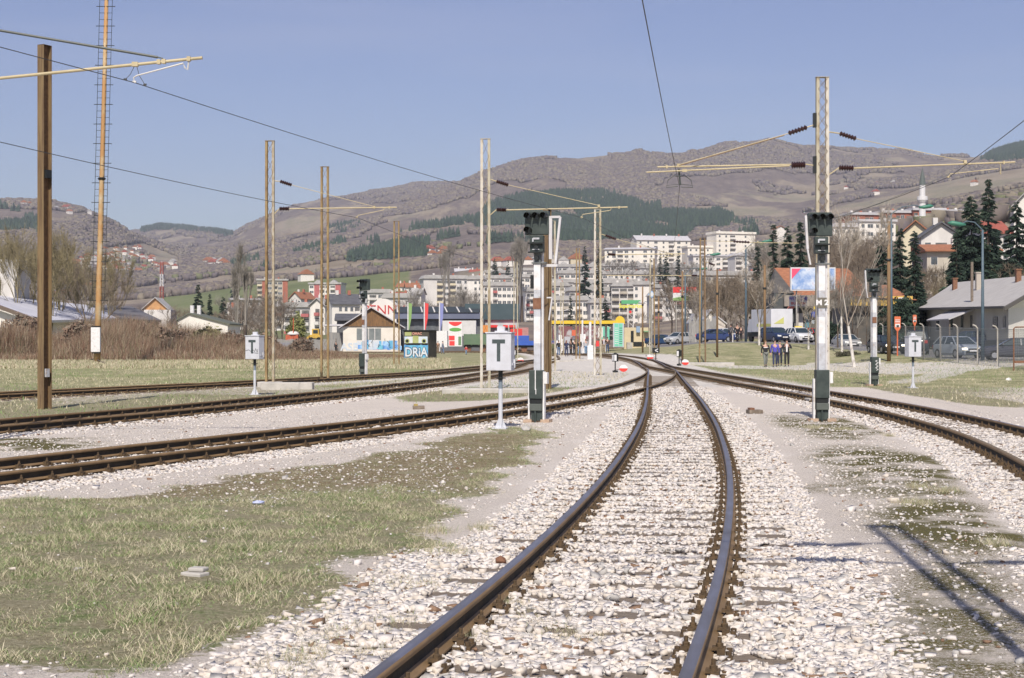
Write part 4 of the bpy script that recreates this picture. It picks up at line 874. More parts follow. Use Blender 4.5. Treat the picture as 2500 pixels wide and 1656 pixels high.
def weight(label, x, Y, s_=1):
    t = thing('switch_counterweight', label, 'switch lever weight', onG(x, Y), 0, 'red and white switch weights')
    b = MB(); b.tube([(-s_*.55, 0, .10), (0, 0, .2)], .02, 6); b.build('lever', rustplate, t)
    for nm, a0, a1, m_ in (('red_half', math.pi, 2*math.pi, M('signal_red', (.62, .045, .03), rough=.5)), ('white_half', 0, math.pi, white_m)):
        b = MB(); n = 10; b.prism([(math.cos(a0+(a1-a0)*i/n)*.24, .22+math.sin(a0+(a1-a0)*i/n)*.20) for i in range(n+1)], -.07, .07, 'y'); b.build(nm, m_, t)
lantern('black switch lantern with a white pane beside the left turnout rail', 1502, 88, R(20), 'l')
weight('red and white weight of the switch on the near left of the turnout', 1522, 89, 1)
lantern('square black switch board with a white arrow, beyond the crossing', 1601, 112, R(5), 'board')
weight('small red weight left of the white arrow board', 1587, 116, -1)
lantern('black switch lantern with a white pane near the right turnout rail, beside the grass slope', 1658, 106, R(-25), 'l')
weight('red and white weight right of the switch lantern by the grass slope', 1673, 107, 1)
lantern('small switch lantern left of the white signal post, in the far yard', 1257, 124, R(10), 'l')
weight('red and white weight left of the white signal post', 1271, 125, 1)
# ---------------------------------------------------------------- small things lying in the yard
def lump(name, label, cat, x, y, size, mat, z=0, group=None):
    g = Gd(x, y); b = MB(); v = IV*(1+RNG.uniform(-.2, .2, (12, 1)))*np.array(size); b.add([Vector(q)+g+Vector((0, 0, z)) for q in v], [tuple(f) for f in IF])
    return tag(b.build(name, mat), label, cat, group)
lump('rusty_can', 'round rusty brown stone lying against the left rail in the foreground', 'stone', 1222, 1378, (.055, .05, .045), rustplate, .03)
b = MB(); g = Gd(476, 1412); b.box(g+Vector((0, 0, .03)), (.19, .12, .035), rz=-.5); b.box(g+Vector((.02, .03, .065)), (.13, .10, .03), rz=-.3); tag(b.build('broken_slab', conc_m, bevel=.01), 'broken flaky piece of slab lying in the foreground grass', 'stone slab')
lump('plastic_litter', 'crumpled bluish plastic wrapper in the moss left of centre', 'litter', 629, 1232, (.08, .06, .03), M('bluish_plastic', (.38, .42, .62), rough=.3), .02)
lump('white_litter', 'small white scrap of litter on the grass near the right edge', 'litter', 2462, 936, (.12, .1, .15), white_m, .1)
lump('grey_boulder', 'round grey stone in the grass below the left signal', 'stone', 1285, 1052, (.11, .1, .09), SM[2], .02)
# little timber covers by the track
def cover(label, x, y, w_, mats):
    g = Gd(x, y); t = thing('point_machine_cover', label, 'timber cover', g, R(6)); b = MB(); b.box((0, 0, .05), (w_, .35, .09)); b.build('plank', wood_m, t); b = MB(); b.box((-w_/4, 0, .12), (w_/3, .25, .05)); b.build('top', mats, t)
cover('small ochre and brown timber block between the two left-hand tracks', 1022, 1000, .30, M('ochre', (.35, .26, .08)))
cover('flat brown timber block lying right of the central track', 1842, 1010, .34, rustplate)
for x, y in ((1458, 992), (1508, 993), (1748, 935)):
    g = Gd(x, y); b = MB(); b.box(g+Vector((0, 0, .0)), (.36, .3, .04)); tag(b.build('floor_plate', M('dark_plate', (.09, .095, .085), (.14, .14, .12), 5, .8), bevel=.008), 'dark flat plate %s' % ({1458: 'right of the left signal, left one of a pair', 1508: 'right of the left signal, right one of a pair', 1748: 'between the central and right tracks'}[x]), 'plate', 'dark plates in the gravel')
# ---------------------------------------------------------------- tall floodlight pole on the left
fl = thing('floodlight_pole', 'very tall ochre pole with climbing rungs and a white box near its foot', 'floodlight pole', onG(237, 124))
hh = 31.5; lx = lambda z: .75*z/29
b = MB(); b.tube([(lx(z), 0, z) for z in (-.3, 5, 10, 20, hh)], [.27, .24, .22, .18, .15], 10); b.build('pole', M('ochre_pole', (.42, .23, .09), (.46, .33, .18), 1.2, .8, stretch=(1, 1, .6), pos=(.45, .6), c3=(.52, .46, .38)), fl, smooth=True)
b = MB(); z = 5.0; i = 0
while z < hh: b.bar((lx(z)-(.75 if i % 3 == 0 else .52), -.12, z), (lx(z)+(.75 if i % 3 == 0 else .52), -.12, z), .05 if i % 3 == 0 else .03); z += .52; i += 1
b.build('rungs', black_m, fl)
for s_ in (-1, 1):
    b = MB(); b.tube([(lx(5)+s_*.5, -.12, 5), (lx(hh)+s_*.5, -.12, hh)], .022, 5); b.build('guide_cable', black_m, fl)
b = MB(); b.lathe([(.24, 0), (.34, .1), (.24, .2)], 10, (lx(14.7), 0, 14.6)); b.build('collar', black_m, fl)
b = MB(); b.b2((-.35, -.55, .9), (.37, -.25, 2.85)); b.build('switch_box', white_m, fl, bevel=.02)
b = MB(); b.b2((-.33, -.5, 2.87), (.33, -.2, 2.97)); b.b2((-.3, -.5, .78), (.34, -.2, .88)); b.build('box_collar', black_m, fl)
b = MB(); b.b2((.6, -.3, 29.2), (1.6, .2, 29.5)); b.build('lamp', black_m, fl)
# ---------------------------------------------------------------- plain poles and street lamps
wood_pole = M('brown_pole', (.24, .155, .075), (.17, .10, .05), 4, .8, stretch=(3, 3, .3))
blue_pole = M('slate_blue_pole', (.07, .11, .14), (.10, .14, .17), 4, .6)
def pole(label, x, Y, ytop, r=.13, mat=None, name='utility_pole', cat='pole', ins=True):
    base = onG(x, Y, -.2); h = EYE+(HY-ytop)/F*Y-base.z; t = thing(name, label, cat, base, 0, 'brown poles along the line')
    b = MB(); b.tube([(0, 0, 0), (0, 0, h)], [r, r*.8], 8); b.build('shaft', mat or wood_pole, t, smooth=True)
    if ins: b = MB(); b.lathe([(r*1.15, 0), (r*1.3, .08), (r*1.1, .16)], 8, (0, 0, h*.72)); b.build('band', black_m, t)
    return t
pole('brown pole rising from the crest of the slope beside the white box truck', 1867, 128, 648, .12)
pole('brown pole with a black cable box near its foot, on the middle of the slope', 1751, 119, 658, .085)
pole('brown pole left of the truck-side slope, standing above the switch lantern', 1666, 112, 662, .075)
pole('brown pole right of the green price board', 1569, 150, 700, .085)
pole('brown pole of the yard beside the lattice mast on the left of the slope', 1608, 135, 724, .085)
pole('tall brown wooden pole in front of the conifers on the right', 2170, 104, 540, .135)
def lamp(label, x, Y, ytop, hx, hy, green=True, r=.12):
    base = onG(x, Y, -.2); h = EYE+(HY-ytop)/F*Y-base.z; t = thing('street_lamp', label, 'street lamp', base, 0, 'street lamps')
    b = MB(); b.tube([(0, 0, 0), (0, 0, h*.5), (0, 0, h)], [r, r*.8, r*.55], 8); b.build('column', blue_pole, t, smooth=True)
    e = P(hx, hy, Y)-base; b = MB(); n = 6; s_ = Vector((0, 0, h)); b.tube([s_, s_.lerp(e, .35)+Vector((0, 0, .35)), s_.lerp(e, .7)+Vector((0, 0, .3)), e], .04, 6); b.build('arm', blue_pole, t)
    sg = 1 if hx > x else -1; b = MB(); b.tube([e+Vector((-sg*.35, 0, -.03)), e+Vector((0, 0, 0)), e+Vector((sg*.5, 0, .08)), e+Vector((sg*.75, 0, .08))], [.06, .14, .15, .05], 8); b.build('lamp_head', M('green_lamp_head', (.05, .19, .13), rough=.5) if green else grey_paint, t, smooth=True)
    return t
lamp('blue street lamp with a green head rising above the tall brown pole, right side', 2176, 118, 522, 2255, 506)
lamp('dark blue street lamp in front of the low grey-roofed house, arm to the left', 2399, 96, 562, 2344, 548)
lamp('blue street lamp at the left end of the parked box truck, arm to the right', 1821, 165, 608, 1868, 590, r=.14)
lamp('slate blue street lamp between lattice masts above the grass slope', 1711, 160, 640, 1742, 622, r=.16)
lamp('dark street lamp beside the red white and green advert', 1673, 190, 668, 1712, 657, r=.13)
lamp('thin street lamp behind the price board', 1590, 230, 745, 1570, 740, False)
# white poles at the station forecourt
for x, Y, yt, r, lb in ((1441, 135, 786, .11, 'thick white pole on a tall white plinth among the standing people'), (1422, 170, 782, .1, 'slim white pole left of the thick white pole'), (1373, 230, 760, .12, 'white double-arm lamp pole behind the fuel canopy')):
    t = thing('white_pole', lb, 'pole', onG(x, Y)); h = EYE+(HY-yt)/F*Y-t.location.z
    b = MB(); b.tube([(0, 0, 0), (0, 0, h)], r, 8); b.build('shaft', white_m, t)
    if x == 1441: b = MB(); b.b2((-.25, -.2, -.6), (.25, .2, 1.2)); b.build('plinth', white_m, t, bevel=.02)
    if x == 1373: b = MB(); b.bar((-.9, 0, h+.3), (0, 0, h), .08); b.bar((.9, 0, h+.3), (0, 0, h), .08); b.build('arm', white_m, t)
b = MB(); b.box((P(1400, 883, 137).x, 126, .05), (4.6, 1.2, .35)); tag(b.build('concrete_slab', conc_m, bevel=.03), 'grey concrete slab on the gravel below the standing people', 'concrete slab')
b = MB(); b.box((P(1722, 893, 112).x, 110.5, .08), (3.6, 1.2, .35)); tag(b.build('concrete_slab', conc_m, bevel=.03), 'grey concrete slab at the foot of the slope around the rusty lattice mast', 'concrete slab')
# ---------------------------------------------------------------- buildings
glass = M('window_glass', (.06, .07, .08), (.17, .18, .19), .8, .25)
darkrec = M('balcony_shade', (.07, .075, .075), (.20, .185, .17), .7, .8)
plaster = M('pale_grey_plaster', (.70, .67, .63), (.58, .55, .52), .35, .9, stretch=(1, 1, .35))
white_pl = M('white_plaster', (.80, .76, .70), (.68, .64, .59), .3, .9, stretch=(1, 1, .35))
beige_pl = M('beige_plaster', (.50, .45, .37), (.40, .355, .30), .35, .9, stretch=(1, 1, .4))
yellow_pl = M('cream_yellow_plaster', (.68, .60, .43), (.60, .53, .38), .4, .9)
roof_grey = M('grey_cement_roof', (.46, .44, .42), (.34, .33, .315), .5, .9)
roof_pale = M('pale_sheet_roof', (.56, .54, .55), (.46, .45, .46), .6, .7)
roof_dark = M('dark_roof', (.075, .075, .085), (.12, .12, .13), .6, .8)
tile = M('orange_clay_tiles', (.40, .165, .085), (.25, .105, .055), 2.2, .9, bump=.5, bscale=9, stretch=(1, 1, 4), pos=(.38, .6), c3=(.46, .24, .15))
tile_red = M('red_clay_tiles', (.36, .10, .07), (.27, .08, .055), 1.2, .9)
brickred = M('red_brick_panel', (.42, .15, .095), (.34, .12, .08), .7, .9)
pinkred = M('pink_red_panel', (.50, .16, .15), (.40, .12, .12), .7, .9)
dkgrey = M('dark_grey_wall', (.10, .105, .11), (.15, .155, .16), .5, .8)
_wm = {}
def winmesh(w_, h_, style='w'):
    k = (round(w_, 2), round(h_, 2), style)
    if k not in _wm:
        b = MB(); b.mi = 0; fw = .07
        if style != 'b':
            b.b2((-w_/2-fw, -.05, 0-fw), (w_/2+fw, .0, h_+fw)); b.mi = 1
            if w_ > 1.3:
                b.b2((-w_/2, -.062, 0), (-.04, -.052, h_)); b.b2((.04, -.062, 0), (w_/2, -.052, h_))
            else: b.b2((-w_/2, -.062, 0), (w_/2, -.052, h_))
            o = b.build('w', [white_pl, glass])
        else:
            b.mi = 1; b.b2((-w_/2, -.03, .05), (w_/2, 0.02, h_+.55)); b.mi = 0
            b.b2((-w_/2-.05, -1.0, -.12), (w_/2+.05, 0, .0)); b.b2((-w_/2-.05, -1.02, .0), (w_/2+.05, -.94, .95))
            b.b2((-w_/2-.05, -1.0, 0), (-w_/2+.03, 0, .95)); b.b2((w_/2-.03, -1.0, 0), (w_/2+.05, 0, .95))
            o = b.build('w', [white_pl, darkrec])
        _wm[k] = o.data; bpy.data.objects.remove(o)
    return _wm[k]
def put(me, name, parent, loc, rz=0, mat0=None):
    o = bpy.data.objects.new(name, me); COL.objects.link(o); o.parent = parent; o.location = loc; o.rotation_euler = (0, 0, rz)
    if mat0:
        o.material_slots[0].link = 'OBJECT'; o.material_slots[0].material = mat0
    return o
def block(label, x0, x1, ytop, Y, floors, depth=11, rz=0, wall=None, roof='slab', roofm=None, pat=None, panels=(), bal=None, gables=0, cat='apartment block', group='apartment blocks of the town', chim=2, side=True, fh=None, roofh=1.0, balm=None):
    """pat: one letter per bay: w window, d wide window, b balcony, . blank, p panel"""
    xm = (x0+x1)/2; g = onG(xm, Y); top = EYE+(HY-ytop)/F*Y; W_ = (x1-x0)/F*Y/max(.5, math.cos(rz)+abs(math.sin(rz))*depth/max(1, (x1-x0)/F*Y)*.6)
    fh = fh or 2.9; hgt = floors*fh+.3; z0 = top-hgt-roofh; wall = wall or plaster
    loc = Vector((g.x, Y, z0)); t = thing(cat.replace(' ', '_') if cat != 'house' else 'house', label, cat, loc, rz, group)
    drop = max(0, z0-g.z)+3
    b = MB(); b.b2((-W_/2, 0, -drop), (W_/2, depth, hgt)); b.build('wall', wall, t)
    rm = roofm or roof_grey
    b = MB()
    if roof == 'slab': b.b2((-W_/2-.5, -.7, hgt+.003), (W_/2+.5, depth+.5, hgt+roofh)); 
    elif roof == 'mansard': b.prism([(-W_/2-.6, hgt+.003), (W_/2+.6, hgt+.003), (W_/2-.8, hgt+roofh), (-W_/2+.8, hgt+roofh)], -.8, depth+.5, 'y')
    elif roof == 'shed': b.prism([(-1.0, hgt+.003), (depth+.5, hgt+.003), (depth+.5, hgt+roofh+.2), (depth*.5, hgt+roofh), (-1.0, hgt+.25)], -W_/2-.5, W_/2+.5, 'x')
    elif roof == 'gable': b.prism([(-W_/2-.6, hgt-.3), (-W_/2-.6, hgt-.05), (0, hgt+roofh), (W_/2+.6, hgt-.05), (W_/2+.6, hgt-.3), (0, hgt+roofh-.3)], -.8, depth+.6, 'y')
    elif roof == 'ridge': b.prism([(-.8, hgt-.25), (-.8, hgt), (depth/2, hgt+roofh), (depth+.8, hgt), (depth+.8, hgt-.25), (depth/2, hgt+roofh-.25)], -W_/2-.5, W_/2+.5, 'x')
    ro = fixn(b.build('roof', rm, t))
    if roof == 'gable': b = MB(); b.prism([(-W_/2, hgt), (W_/2, hgt), (0, hgt+roofh-.35)], 0, depth, 'y'); b.build('gable_wall', wall, t)
    if roof == 'ridge': b = MB(); b.prism([(0, hgt), (depth, hgt), (depth/2, hgt+roofh-.3)], -W_/2, W_/2, 'x'); b.build('gable_wall', wall, t)
    for k in range(chim):
        cx_ = -W_/2+W_*(k+.6)/(chim+.3); b = MB(); b.b2((cx_-.45, depth*.4, hgt+roofh-.3), (cx_+.45, depth*.4+.8, hgt+roofh+1.1)); b.build('chimney', brickred if k % 2 else plaster, ro)
    for k in range(gables):
        cx_ = -W_/2+W_*(k+.5)/gables; b = MB(); b.prism([(cx_-2.2, hgt+roofh), (cx_+2.2, hgt+roofh), (cx_, hgt+roofh+1.7)], 1.5, 7, 'y'); b.build('dormer', roof_grey, ro)
    pat = pat or 'wbw.dbw'; n = len(pat); bw = W_/n; cnt = 0
    for i, ch in enumerate(pat):
        cx_ = -W_/2+bw*(i+.5)
        if ch == 'p': b = MB(); b.b2((cx_-bw*.5, -.12, -drop), (cx_+bw*.5, -.004, hgt-.01)); b.build('panel', brickred if not panels else panels[0], t); continue
        if ch == '.': continue
        for f in range(floors):
            if cnt > 98: break
            z = f*fh+.95; cnt += 1
            if ch == 'w': put(winmesh(min(1.1, bw*.5), 1.3), 'window', t, (cx_, 0, z))
            elif ch == 'd': put(winmesh(min(2.2, bw*.75), 1.35), 'window', t, (cx_, 0, z))
            elif ch == 'b':
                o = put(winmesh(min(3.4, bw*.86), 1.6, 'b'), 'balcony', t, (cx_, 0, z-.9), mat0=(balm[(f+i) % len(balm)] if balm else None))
    if side and abs(rz) > .05:
        sx = -W_/2 if rz < 0 else W_/2
        for f in range(floors):
            if cnt > 98: break
            for q in (.3, .7):
                cnt += 1; put(winmesh(.9, 1.2), 'window', t, (sx, depth*q, f*fh+.95), R(-90) if rz < 0 else R(90))
    return t
bm1 = (yellow_pl, plaster, beige_pl); bm2 = (plaster, pinkred, plaster, white_pl); bm3 = (brickred, plaster, beige_pl)
block('cream and brick-red apartment tower with set-back top floor, farthest left of the town', 626, 704, 681, 900, 8, 14, R(8), beige_pl, pat='bpdbdp', balm=(beige_pl, yellow_pl))
block('small penthouse storey on the cream and brick-red tower', 640, 690, 667, 905, 1, 8, 0, beige_pl, pat='dd', chim=1) if False else None
block('cream apartment tower with pink-red corner panels and steep penthouse roofs', 752, 834, 690, 900, 8, 14, R(-6), white_pl, pat='dpbdbp', panels=(pinkred,), gables=2)
block('long beige apartment block behind bare trees, with a grey sloping roof', 562, 640, 727, 620, 5, 12, R(14), beige_pl, 'shed', pat='wbwbw')
block('grey apartment block with a sloping roof to the left of the white gabled block', 642, 735, 742, 560, 5, 12, R(-10), beige_pl, 'shed', pat='bwbdbw', balm=bm3)
block('orange-roofed apartment house between the brick-red tower and the pink-red tower', 700, 742, 712, 690, 3, 12, R(-24), plaster, 'gable', tile, pat='.ww', roofh=3.2)
block('tall white block with a narrow blank gable wall and small windows', 750, 800, 727, 500, 5, 11, R(-18), white_pl, 'gable', roof_grey, pat='.bw', roofh=2.6, balm=bm2)
block('white block with a dark pitched roof left of the gabled shed', 806, 884, 717, 480, 4, 10, R(16), white_pl, 'ridge', roof_dark, pat='.wwwb', roofh=3.2)
block('low dark-blue hall behind the timber gable of the shed', 820, 874, 766, 330, 1, 10, R(5), dkgrey, 'shed', roof_dark, pat='..', roofh=1.5, chim=0, cat='hall', group=None)
block('small grey house under a brown gable left of the town', 545, 572, 748, 420, 2, 8, 0, white_pl, 'gable', roof_grey, pat='.', roofh=2, cat='house', group='houses of the town')
# shopping hall with a barrel roof carrying red letters
t = thing('supermarket_hall', 'white barrel-roofed shop hall with big red letters on its front', 'shop hall', P(936, 760, 400)); t.location.z = H(936, 400)
top = EYE+(HY-729)/F*400-t.location.z; W2 = 41*400/F*1.05; b = MB(); n = 14
b.prism([(-W2, -2)]+[(-W2+2*W2*i/n, top-3.2+3.2*math.sin(math.pi*i/n)) for i in range(n+1)]+[(W2, -2)], 0, 20, 'y'); b.build('hall', white_pl, t)
text('PENNY', 3.3, M('sign_red', (.50, .05, .045)), t, 'lettering', (.2, -.06, top-3.0), depth=.05, sx=1.05)
for i_, (x0, x1, yt, Y, rm) in enumerate(((966, 992, 690, 900, tile), (990, 1032, 690, 820, tile), (955, 985, 712, 650, tile_red), (1000, 1030, 702, 600, roof_grey), (1110, 1150, 655, 1100, roof_pale), (1145, 1172, 657, 1060, tile_red))):
    block(['white house with an orange roof, left one of two behind the fuel station', 'wide white house with an orange tiled roof left of the yellow-balconied block', 'small white house under a dark red roof above the shed roof', 'pale block below the orange-roofed house, left of the yellow balconies', 'pale terrace at the foot of the wooded hill, left of the spruces', 'red-roofed house in the terrace behind the pale mast'][i_], x0, x1, yt, Y, 2, 9, R((-10, 8, 5, -8, 5, -5)[i_]), white_pl, 'ridge', rm, pat='ww', roofh=2.4, cat='house', group='houses of the town')
block('grey apartment block with yellow balcony fronts, above the dark shop roof', 1031, 1148, 672, 760, 6, 13, R(12), plaster, 'mansard', roof_grey, pat='..bdbdw', roofh=1.8, balm=(yellow_pl,))
block('pale block adjoining the yellow-balconied one on its right', 1140, 1182, 673, 735, 6, 12, R(-5), white_pl, 'mansard', roof_grey, pat='.wd', roofh=1.8)
block('white block with rows of slim windows behind the tall T box', 1178, 1262, 688, 690, 4, 12, R(8), white_pl, 'mansard', roof_grey, pat='w.bdddd', roofh=1.8, balm=bm2)
block('upper grey terrace block directly below the forest left of the signal', 1178, 1262, 660, 860, 2, 12, R(4), plaster, 'mansard', roof_grey, pat='bdbdbd', roofh=1.6, gables=1, balm=bm3)
block('upper pale terrace block right behind the head of the left signal', 1240, 1345, 654, 900, 3, 12, R(-4), plaster, 'mansard', roof_grey, pat='dbdbdbd', roofh=1.6, gables=2, balm=bm3)
block('narrow white apartment block with a blank wall left of the left signal', 1262, 1318, 701, 640, 5, 12, R(-16), white_pl, 'mansard', roof_grey, pat='..bbd', roofh=1.8, balm=bm2)
block('grey block with stacked balconies just right of the brown post', 1340, 1392, 690, 720, 6, 12, R(6), plaster, 'mansard', roof_grey, pat='bdbd', roofh=1.6, gables=1, balm=bm2)
block('long low terrace roof row, uppermost of the central terraces', 1358, 1470, 645, 930, 3, 12, R(5), plaster, 'mansard', roof_grey, pat='dbdbdbdb', roofh=1.7, gables=3, balm=bm3)
block('upper central terrace between the big spruce and the white blocks', 1462, 1588, 643, 900, 3, 12, R(-3), plaster, 'mansard', roof_grey, pat='dbdbdbdbd', roofh=1.7, gables=2, balm=bm3)
block('second row central terrace with a continuous grey roof, left half', 1362, 1480, 660, 830, 3, 12, R(4), white_pl, 'mansard', roof_grey, pat='bdddbddb', roofh=1.8, gables=2, balm=bm3)
block('second row central terrace, right half with many slim windows', 1470, 1592, 661, 810, 3, 12, R(-3), white_pl, 'mansard', roof_grey, pat='ddwwwwbdb', roofh=1.8, gables=1, balm=bm3)
block('third row terrace block above the green and yellow sign', 1384, 1600, 682, 750, 3, 12, R(0), plaster, 'mansard', roof_grey, pat='bdbd.bdb.bbdb', roofh=1.9, gables=3, balm=bm3)
block('large front block with a blank white wall left of the single spruce', 1388, 1502, 700, 670, 6, 13, R(7), plaster, 'mansard', roof_grey, pat='bd..ddwd', roofh=1.9, gables=1, balm=bm2)
block('front block with columns of dark balconies behind the green and yellow sign', 1492, 1552, 690, 660, 7, 12, R(-3), plaster, 'mansard', roof_grey, pat='bbb', roofh=1.6, balm=(plaster, beige_pl))
block('tall blank white end wall of the front row, right of the sign', 1544, 1592, 686, 640, 7, 12, R(-8), white_pl, 'mansard', roof_grey, pat='w..', roofh=1.6)
block('block with balconies partly behind the street sign diamond', 1588, 1632, 694, 660, 6, 12, R(5), plaster, 'mansard', roof_grey, pat='bbd', roofh=1.6, balm=bm3)
block('grey block with broad glass fronts in the second row, right of centre', 1597, 1712, 645, 830, 4, 12, R(6), white_pl, 'mansard', roof_grey, pat='dddbdbwd', roofh=2.0, gables=1)
block('lower grey block among bare trees behind the advert board', 1600, 1690, 678, 760, 4, 12, R(0), plaster, 'mansard', roof_grey, pat='bdbwbd', roofh=1.6, balm=bm3)
for x0, x1, yt, Y, fl, rz_, pt, lb in ((1160, 1250, 672, 800, 3, 5, 'dbdbdb', 'pale terrace between the upper rows, left of the signal head'), (1252, 1350, 669, 790, 4, -4, 'dbd.dbd', 'pale middle terrace behind the upper part of the left signal post'), (1318, 1352, 712, 600, 5, 4, 'bd.', 'narrow grey block between the signal post and the brown post'), (1300, 1400, 681, 740, 4, 3, 'dbdbdb', 'third row terrace just right of the brown post'), (1340, 1440, 722, 560, 4, -5, 'bdbdbd', 'low front terrace left of the pale middle-distance mast'), (1440, 1492, 728, 550, 4, 4, 'ddb', 'low front block left of the lone spruce'), (1590, 1700, 712, 600, 4, 5, 'bdbd', 'pale block behind the red white and green advert'), (1610, 1720, 664, 790, 3, -3, 'dbdbdb', 'terrace beneath the broad glass-fronted block'), (880, 960, 706, 700, 4, 6, 'dbdb', 'pale block behind the barrel-roofed shop hall'), (930, 1010, 716, 560, 3, -6, 'bdw', 'low white block left of the yellow balconies'), (838, 900, 724, 640, 4, 8, 'bdb', 'pale block behind the signal on the far left'), (690, 760, 738, 520, 4, -8, 'bdb', 'pale block between the beige flats and the white gabled one'), (1560, 1640, 648, 880, 3, 4, 'wbwbw', 'small terrace right under the left end of the cream ridge blocks'), (1840, 1960, 640, 760, 4, 8, 'wdwbwd', 'pale flats right of the brown-grey block, behind the pale trees')):
    block(lb, x0, x1, yt, Y, fl, 12, R(rz_), white_pl if (x0 % 3) else plaster, 'mansard', roof_grey, pat=pt, roofh=1.7, gables=(x0 % 2), balm=(bm2, bm3, bm1)[x0 % 3])
cw = M('pale_cream_plaster', (.82, .77, .68), (.74, .69, .61), .3, .9)  # pale cream wall plaster of the blocks on the ridge
block('long cream apartment block on the ridge, left of the pitched-roof one', 1474, 1600, 603, 960, 6, 13, R(-12), cw, 'shed', roof_pale, pat='wdbdw.dw', roofh=1.5)
block('cream block with a low pitched pale roof, highest of the ridge group', 1550, 1690, 574, 1010, 7, 14, R(12), cw, 'ridge', roof_pale, pat='wwdwbdw', roofh=3.4, chim=4)
block('cream ridge block with brown vertical strips, left of the rightmost one', 1676, 1752, 600, 960, 6, 13, R(10), cw, 'slab', cw, pat='wwbw.', roofh=1.2)
block('rightmost cream block on the ridge with a dark-windowed bay', 1742, 1851, 566, 960, 7, 14, R(18), cw, 'slab', cw, pat='wwb.w.', roofh=1.4, chim=3)
block('low white terrace below the ridge blocks behind the lattice masts', 1690, 1800, 622, 900, 3, 12, R(8), white_pl, 'slab', roof_pale, pat='wdwdbd', roofh=1.0, chim=0)
block('pale terrace with a long grey roof behind the bare trees right of the ridge', 1790, 1930, 618, 850, 3, 12, R(12), white_pl, 'mansard', roof_pale, pat='bwbwdwbw', roofh=1.6, chim=0)
block('brown-grey apartment block half hidden by trees behind the street lamps', 1700, 1870, 662, 700, 5, 12, R(4), beige_pl, 'mansard', roof_grey, pat='bdwbdwbdw', roofh=2.0, gables=0, chim=4, balm=bm3)
block('small white block end with three windows per floor among the trees', 1752, 1792, 677, 640, 4, 10, 0, white_pl, 'slab', plaster, pat='ddd', roofh=.5, chim=0)
for i_, (x0, x1, yt, rz_) in enumerate(((2072, 2162, 519, 14), (2150, 2235, 514, 8), (2225, 2312, 508, 10), (2290, 2360, 512, 4))):
    block(['first', 'second', 'third', 'fourth'][i_]+' from the left in the row of brick-red flats around the minaret', x0, x1, yt, 620, 4, 12, R(rz_), brickred, 'slab', roof_pale, pat='bwpbdpb', panels=(brickred,), roofh=1.0, chim=3, balm=(plaster, white_pl))
block('white flats below the brick-red row behind the bare birch', 2030, 2100, 545, 560, 3, 11, R(10), white_pl, 'mansard', roof_pale, pat='wdwd', roofh=1.4, chim=0)
block('white flats behind the conifers below the brick-red row', 2095, 2190, 536, 560, 3, 11, R(6), white_pl, 'slab', roof_pale, pat='wdwdw', roofh=.8, chim=0)
# houses on the right-hand slope
block('cream-yellow house with an orange tiled roof below the minaret', 2196, 2276, 537, 330, 3, 12, R(-20), yellow_pl, 'gable', tile, pat='...', roofh=2.8, cat='house', group='houses on the right slope', chim=0, fh=3.0)
block('grey-white house with a black gabled roof and a balcony', 2246, 2350, 541, 300, 2, 12, R(-6), plaster, 'gable', roof_dark, pat='wb.', roofh=3.0, cat='house', group='houses on the right slope', chim=1, fh=3.0)
block('low orange-roofed house in front of the black-roofed one', 2262, 2440, 592, 270, 2, 11, R(-3), beige_pl, 'shed', tile, pat='w.w.w', roofh=1.6, cat='house', group='houses on the right slope', chim=1, fh=2.9)
block('red-roofed house with a skylight between the two tall conifers', 2396, 2470, 535, 300, 2, 10, R(6), plaster, 'ridge', tile_red, pat='w.w', roofh=2.6, cat='house', group='houses on the right slope', chim=0)
block('white gabled house cut by the right edge, highest of the slope', 2470, 2540, 466, 330, 3, 11, R(-14), white_pl, 'gable', roof_grey, pat='.ww', roofh=3.2, cat='house', group='houses on the right slope', chim=0)
block('small house with an orange roof among the conifers above the restaurant', 1892, 1920, 551, 1100, 3, 9, R(8), white_pl, 'gable', tile, pat='.', roofh=2.4, cat='house', group='houses on the right slope', chim=0)
# minaret
mi_ = thing('minaret', 'slim white minaret with a dark pointed roof, above the brick-red flats', 'minaret', (P(2252, 560, 600).x, 600, H(2252, 600))); zt = lambda y: EYE+(HY-y)/F*600-mi_.location.z
b = MB(); b.lathe([(1.45, -2), (1.45, zt(537)), (1.3, zt(532)), (1.3, zt(497)), (1.6, zt(495))], 12); b.build('shaft', white_m, mi_, smooth=False)
b = MB(); b.lathe([(1.35, zt(497)), (2.05, zt(489)), (2.05, zt(480)), (1.95, zt(480)), (1.9, zt(488)), (1.2, zt(489))], 16); b.build('balcony', white_m, mi_)
b = MB(); b.lathe([(1.15, zt(489)), (1.15, zt(452))], 12); b.build('upper_shaft', white_m, mi_)
b = MB(); b.lathe([(1.3, zt(452)), (.9, zt(434)), (.08, zt(410)), (.03, zt(402))], 12); b.build('spire', M('spire_grey', (.11, .13, .12)), mi_)
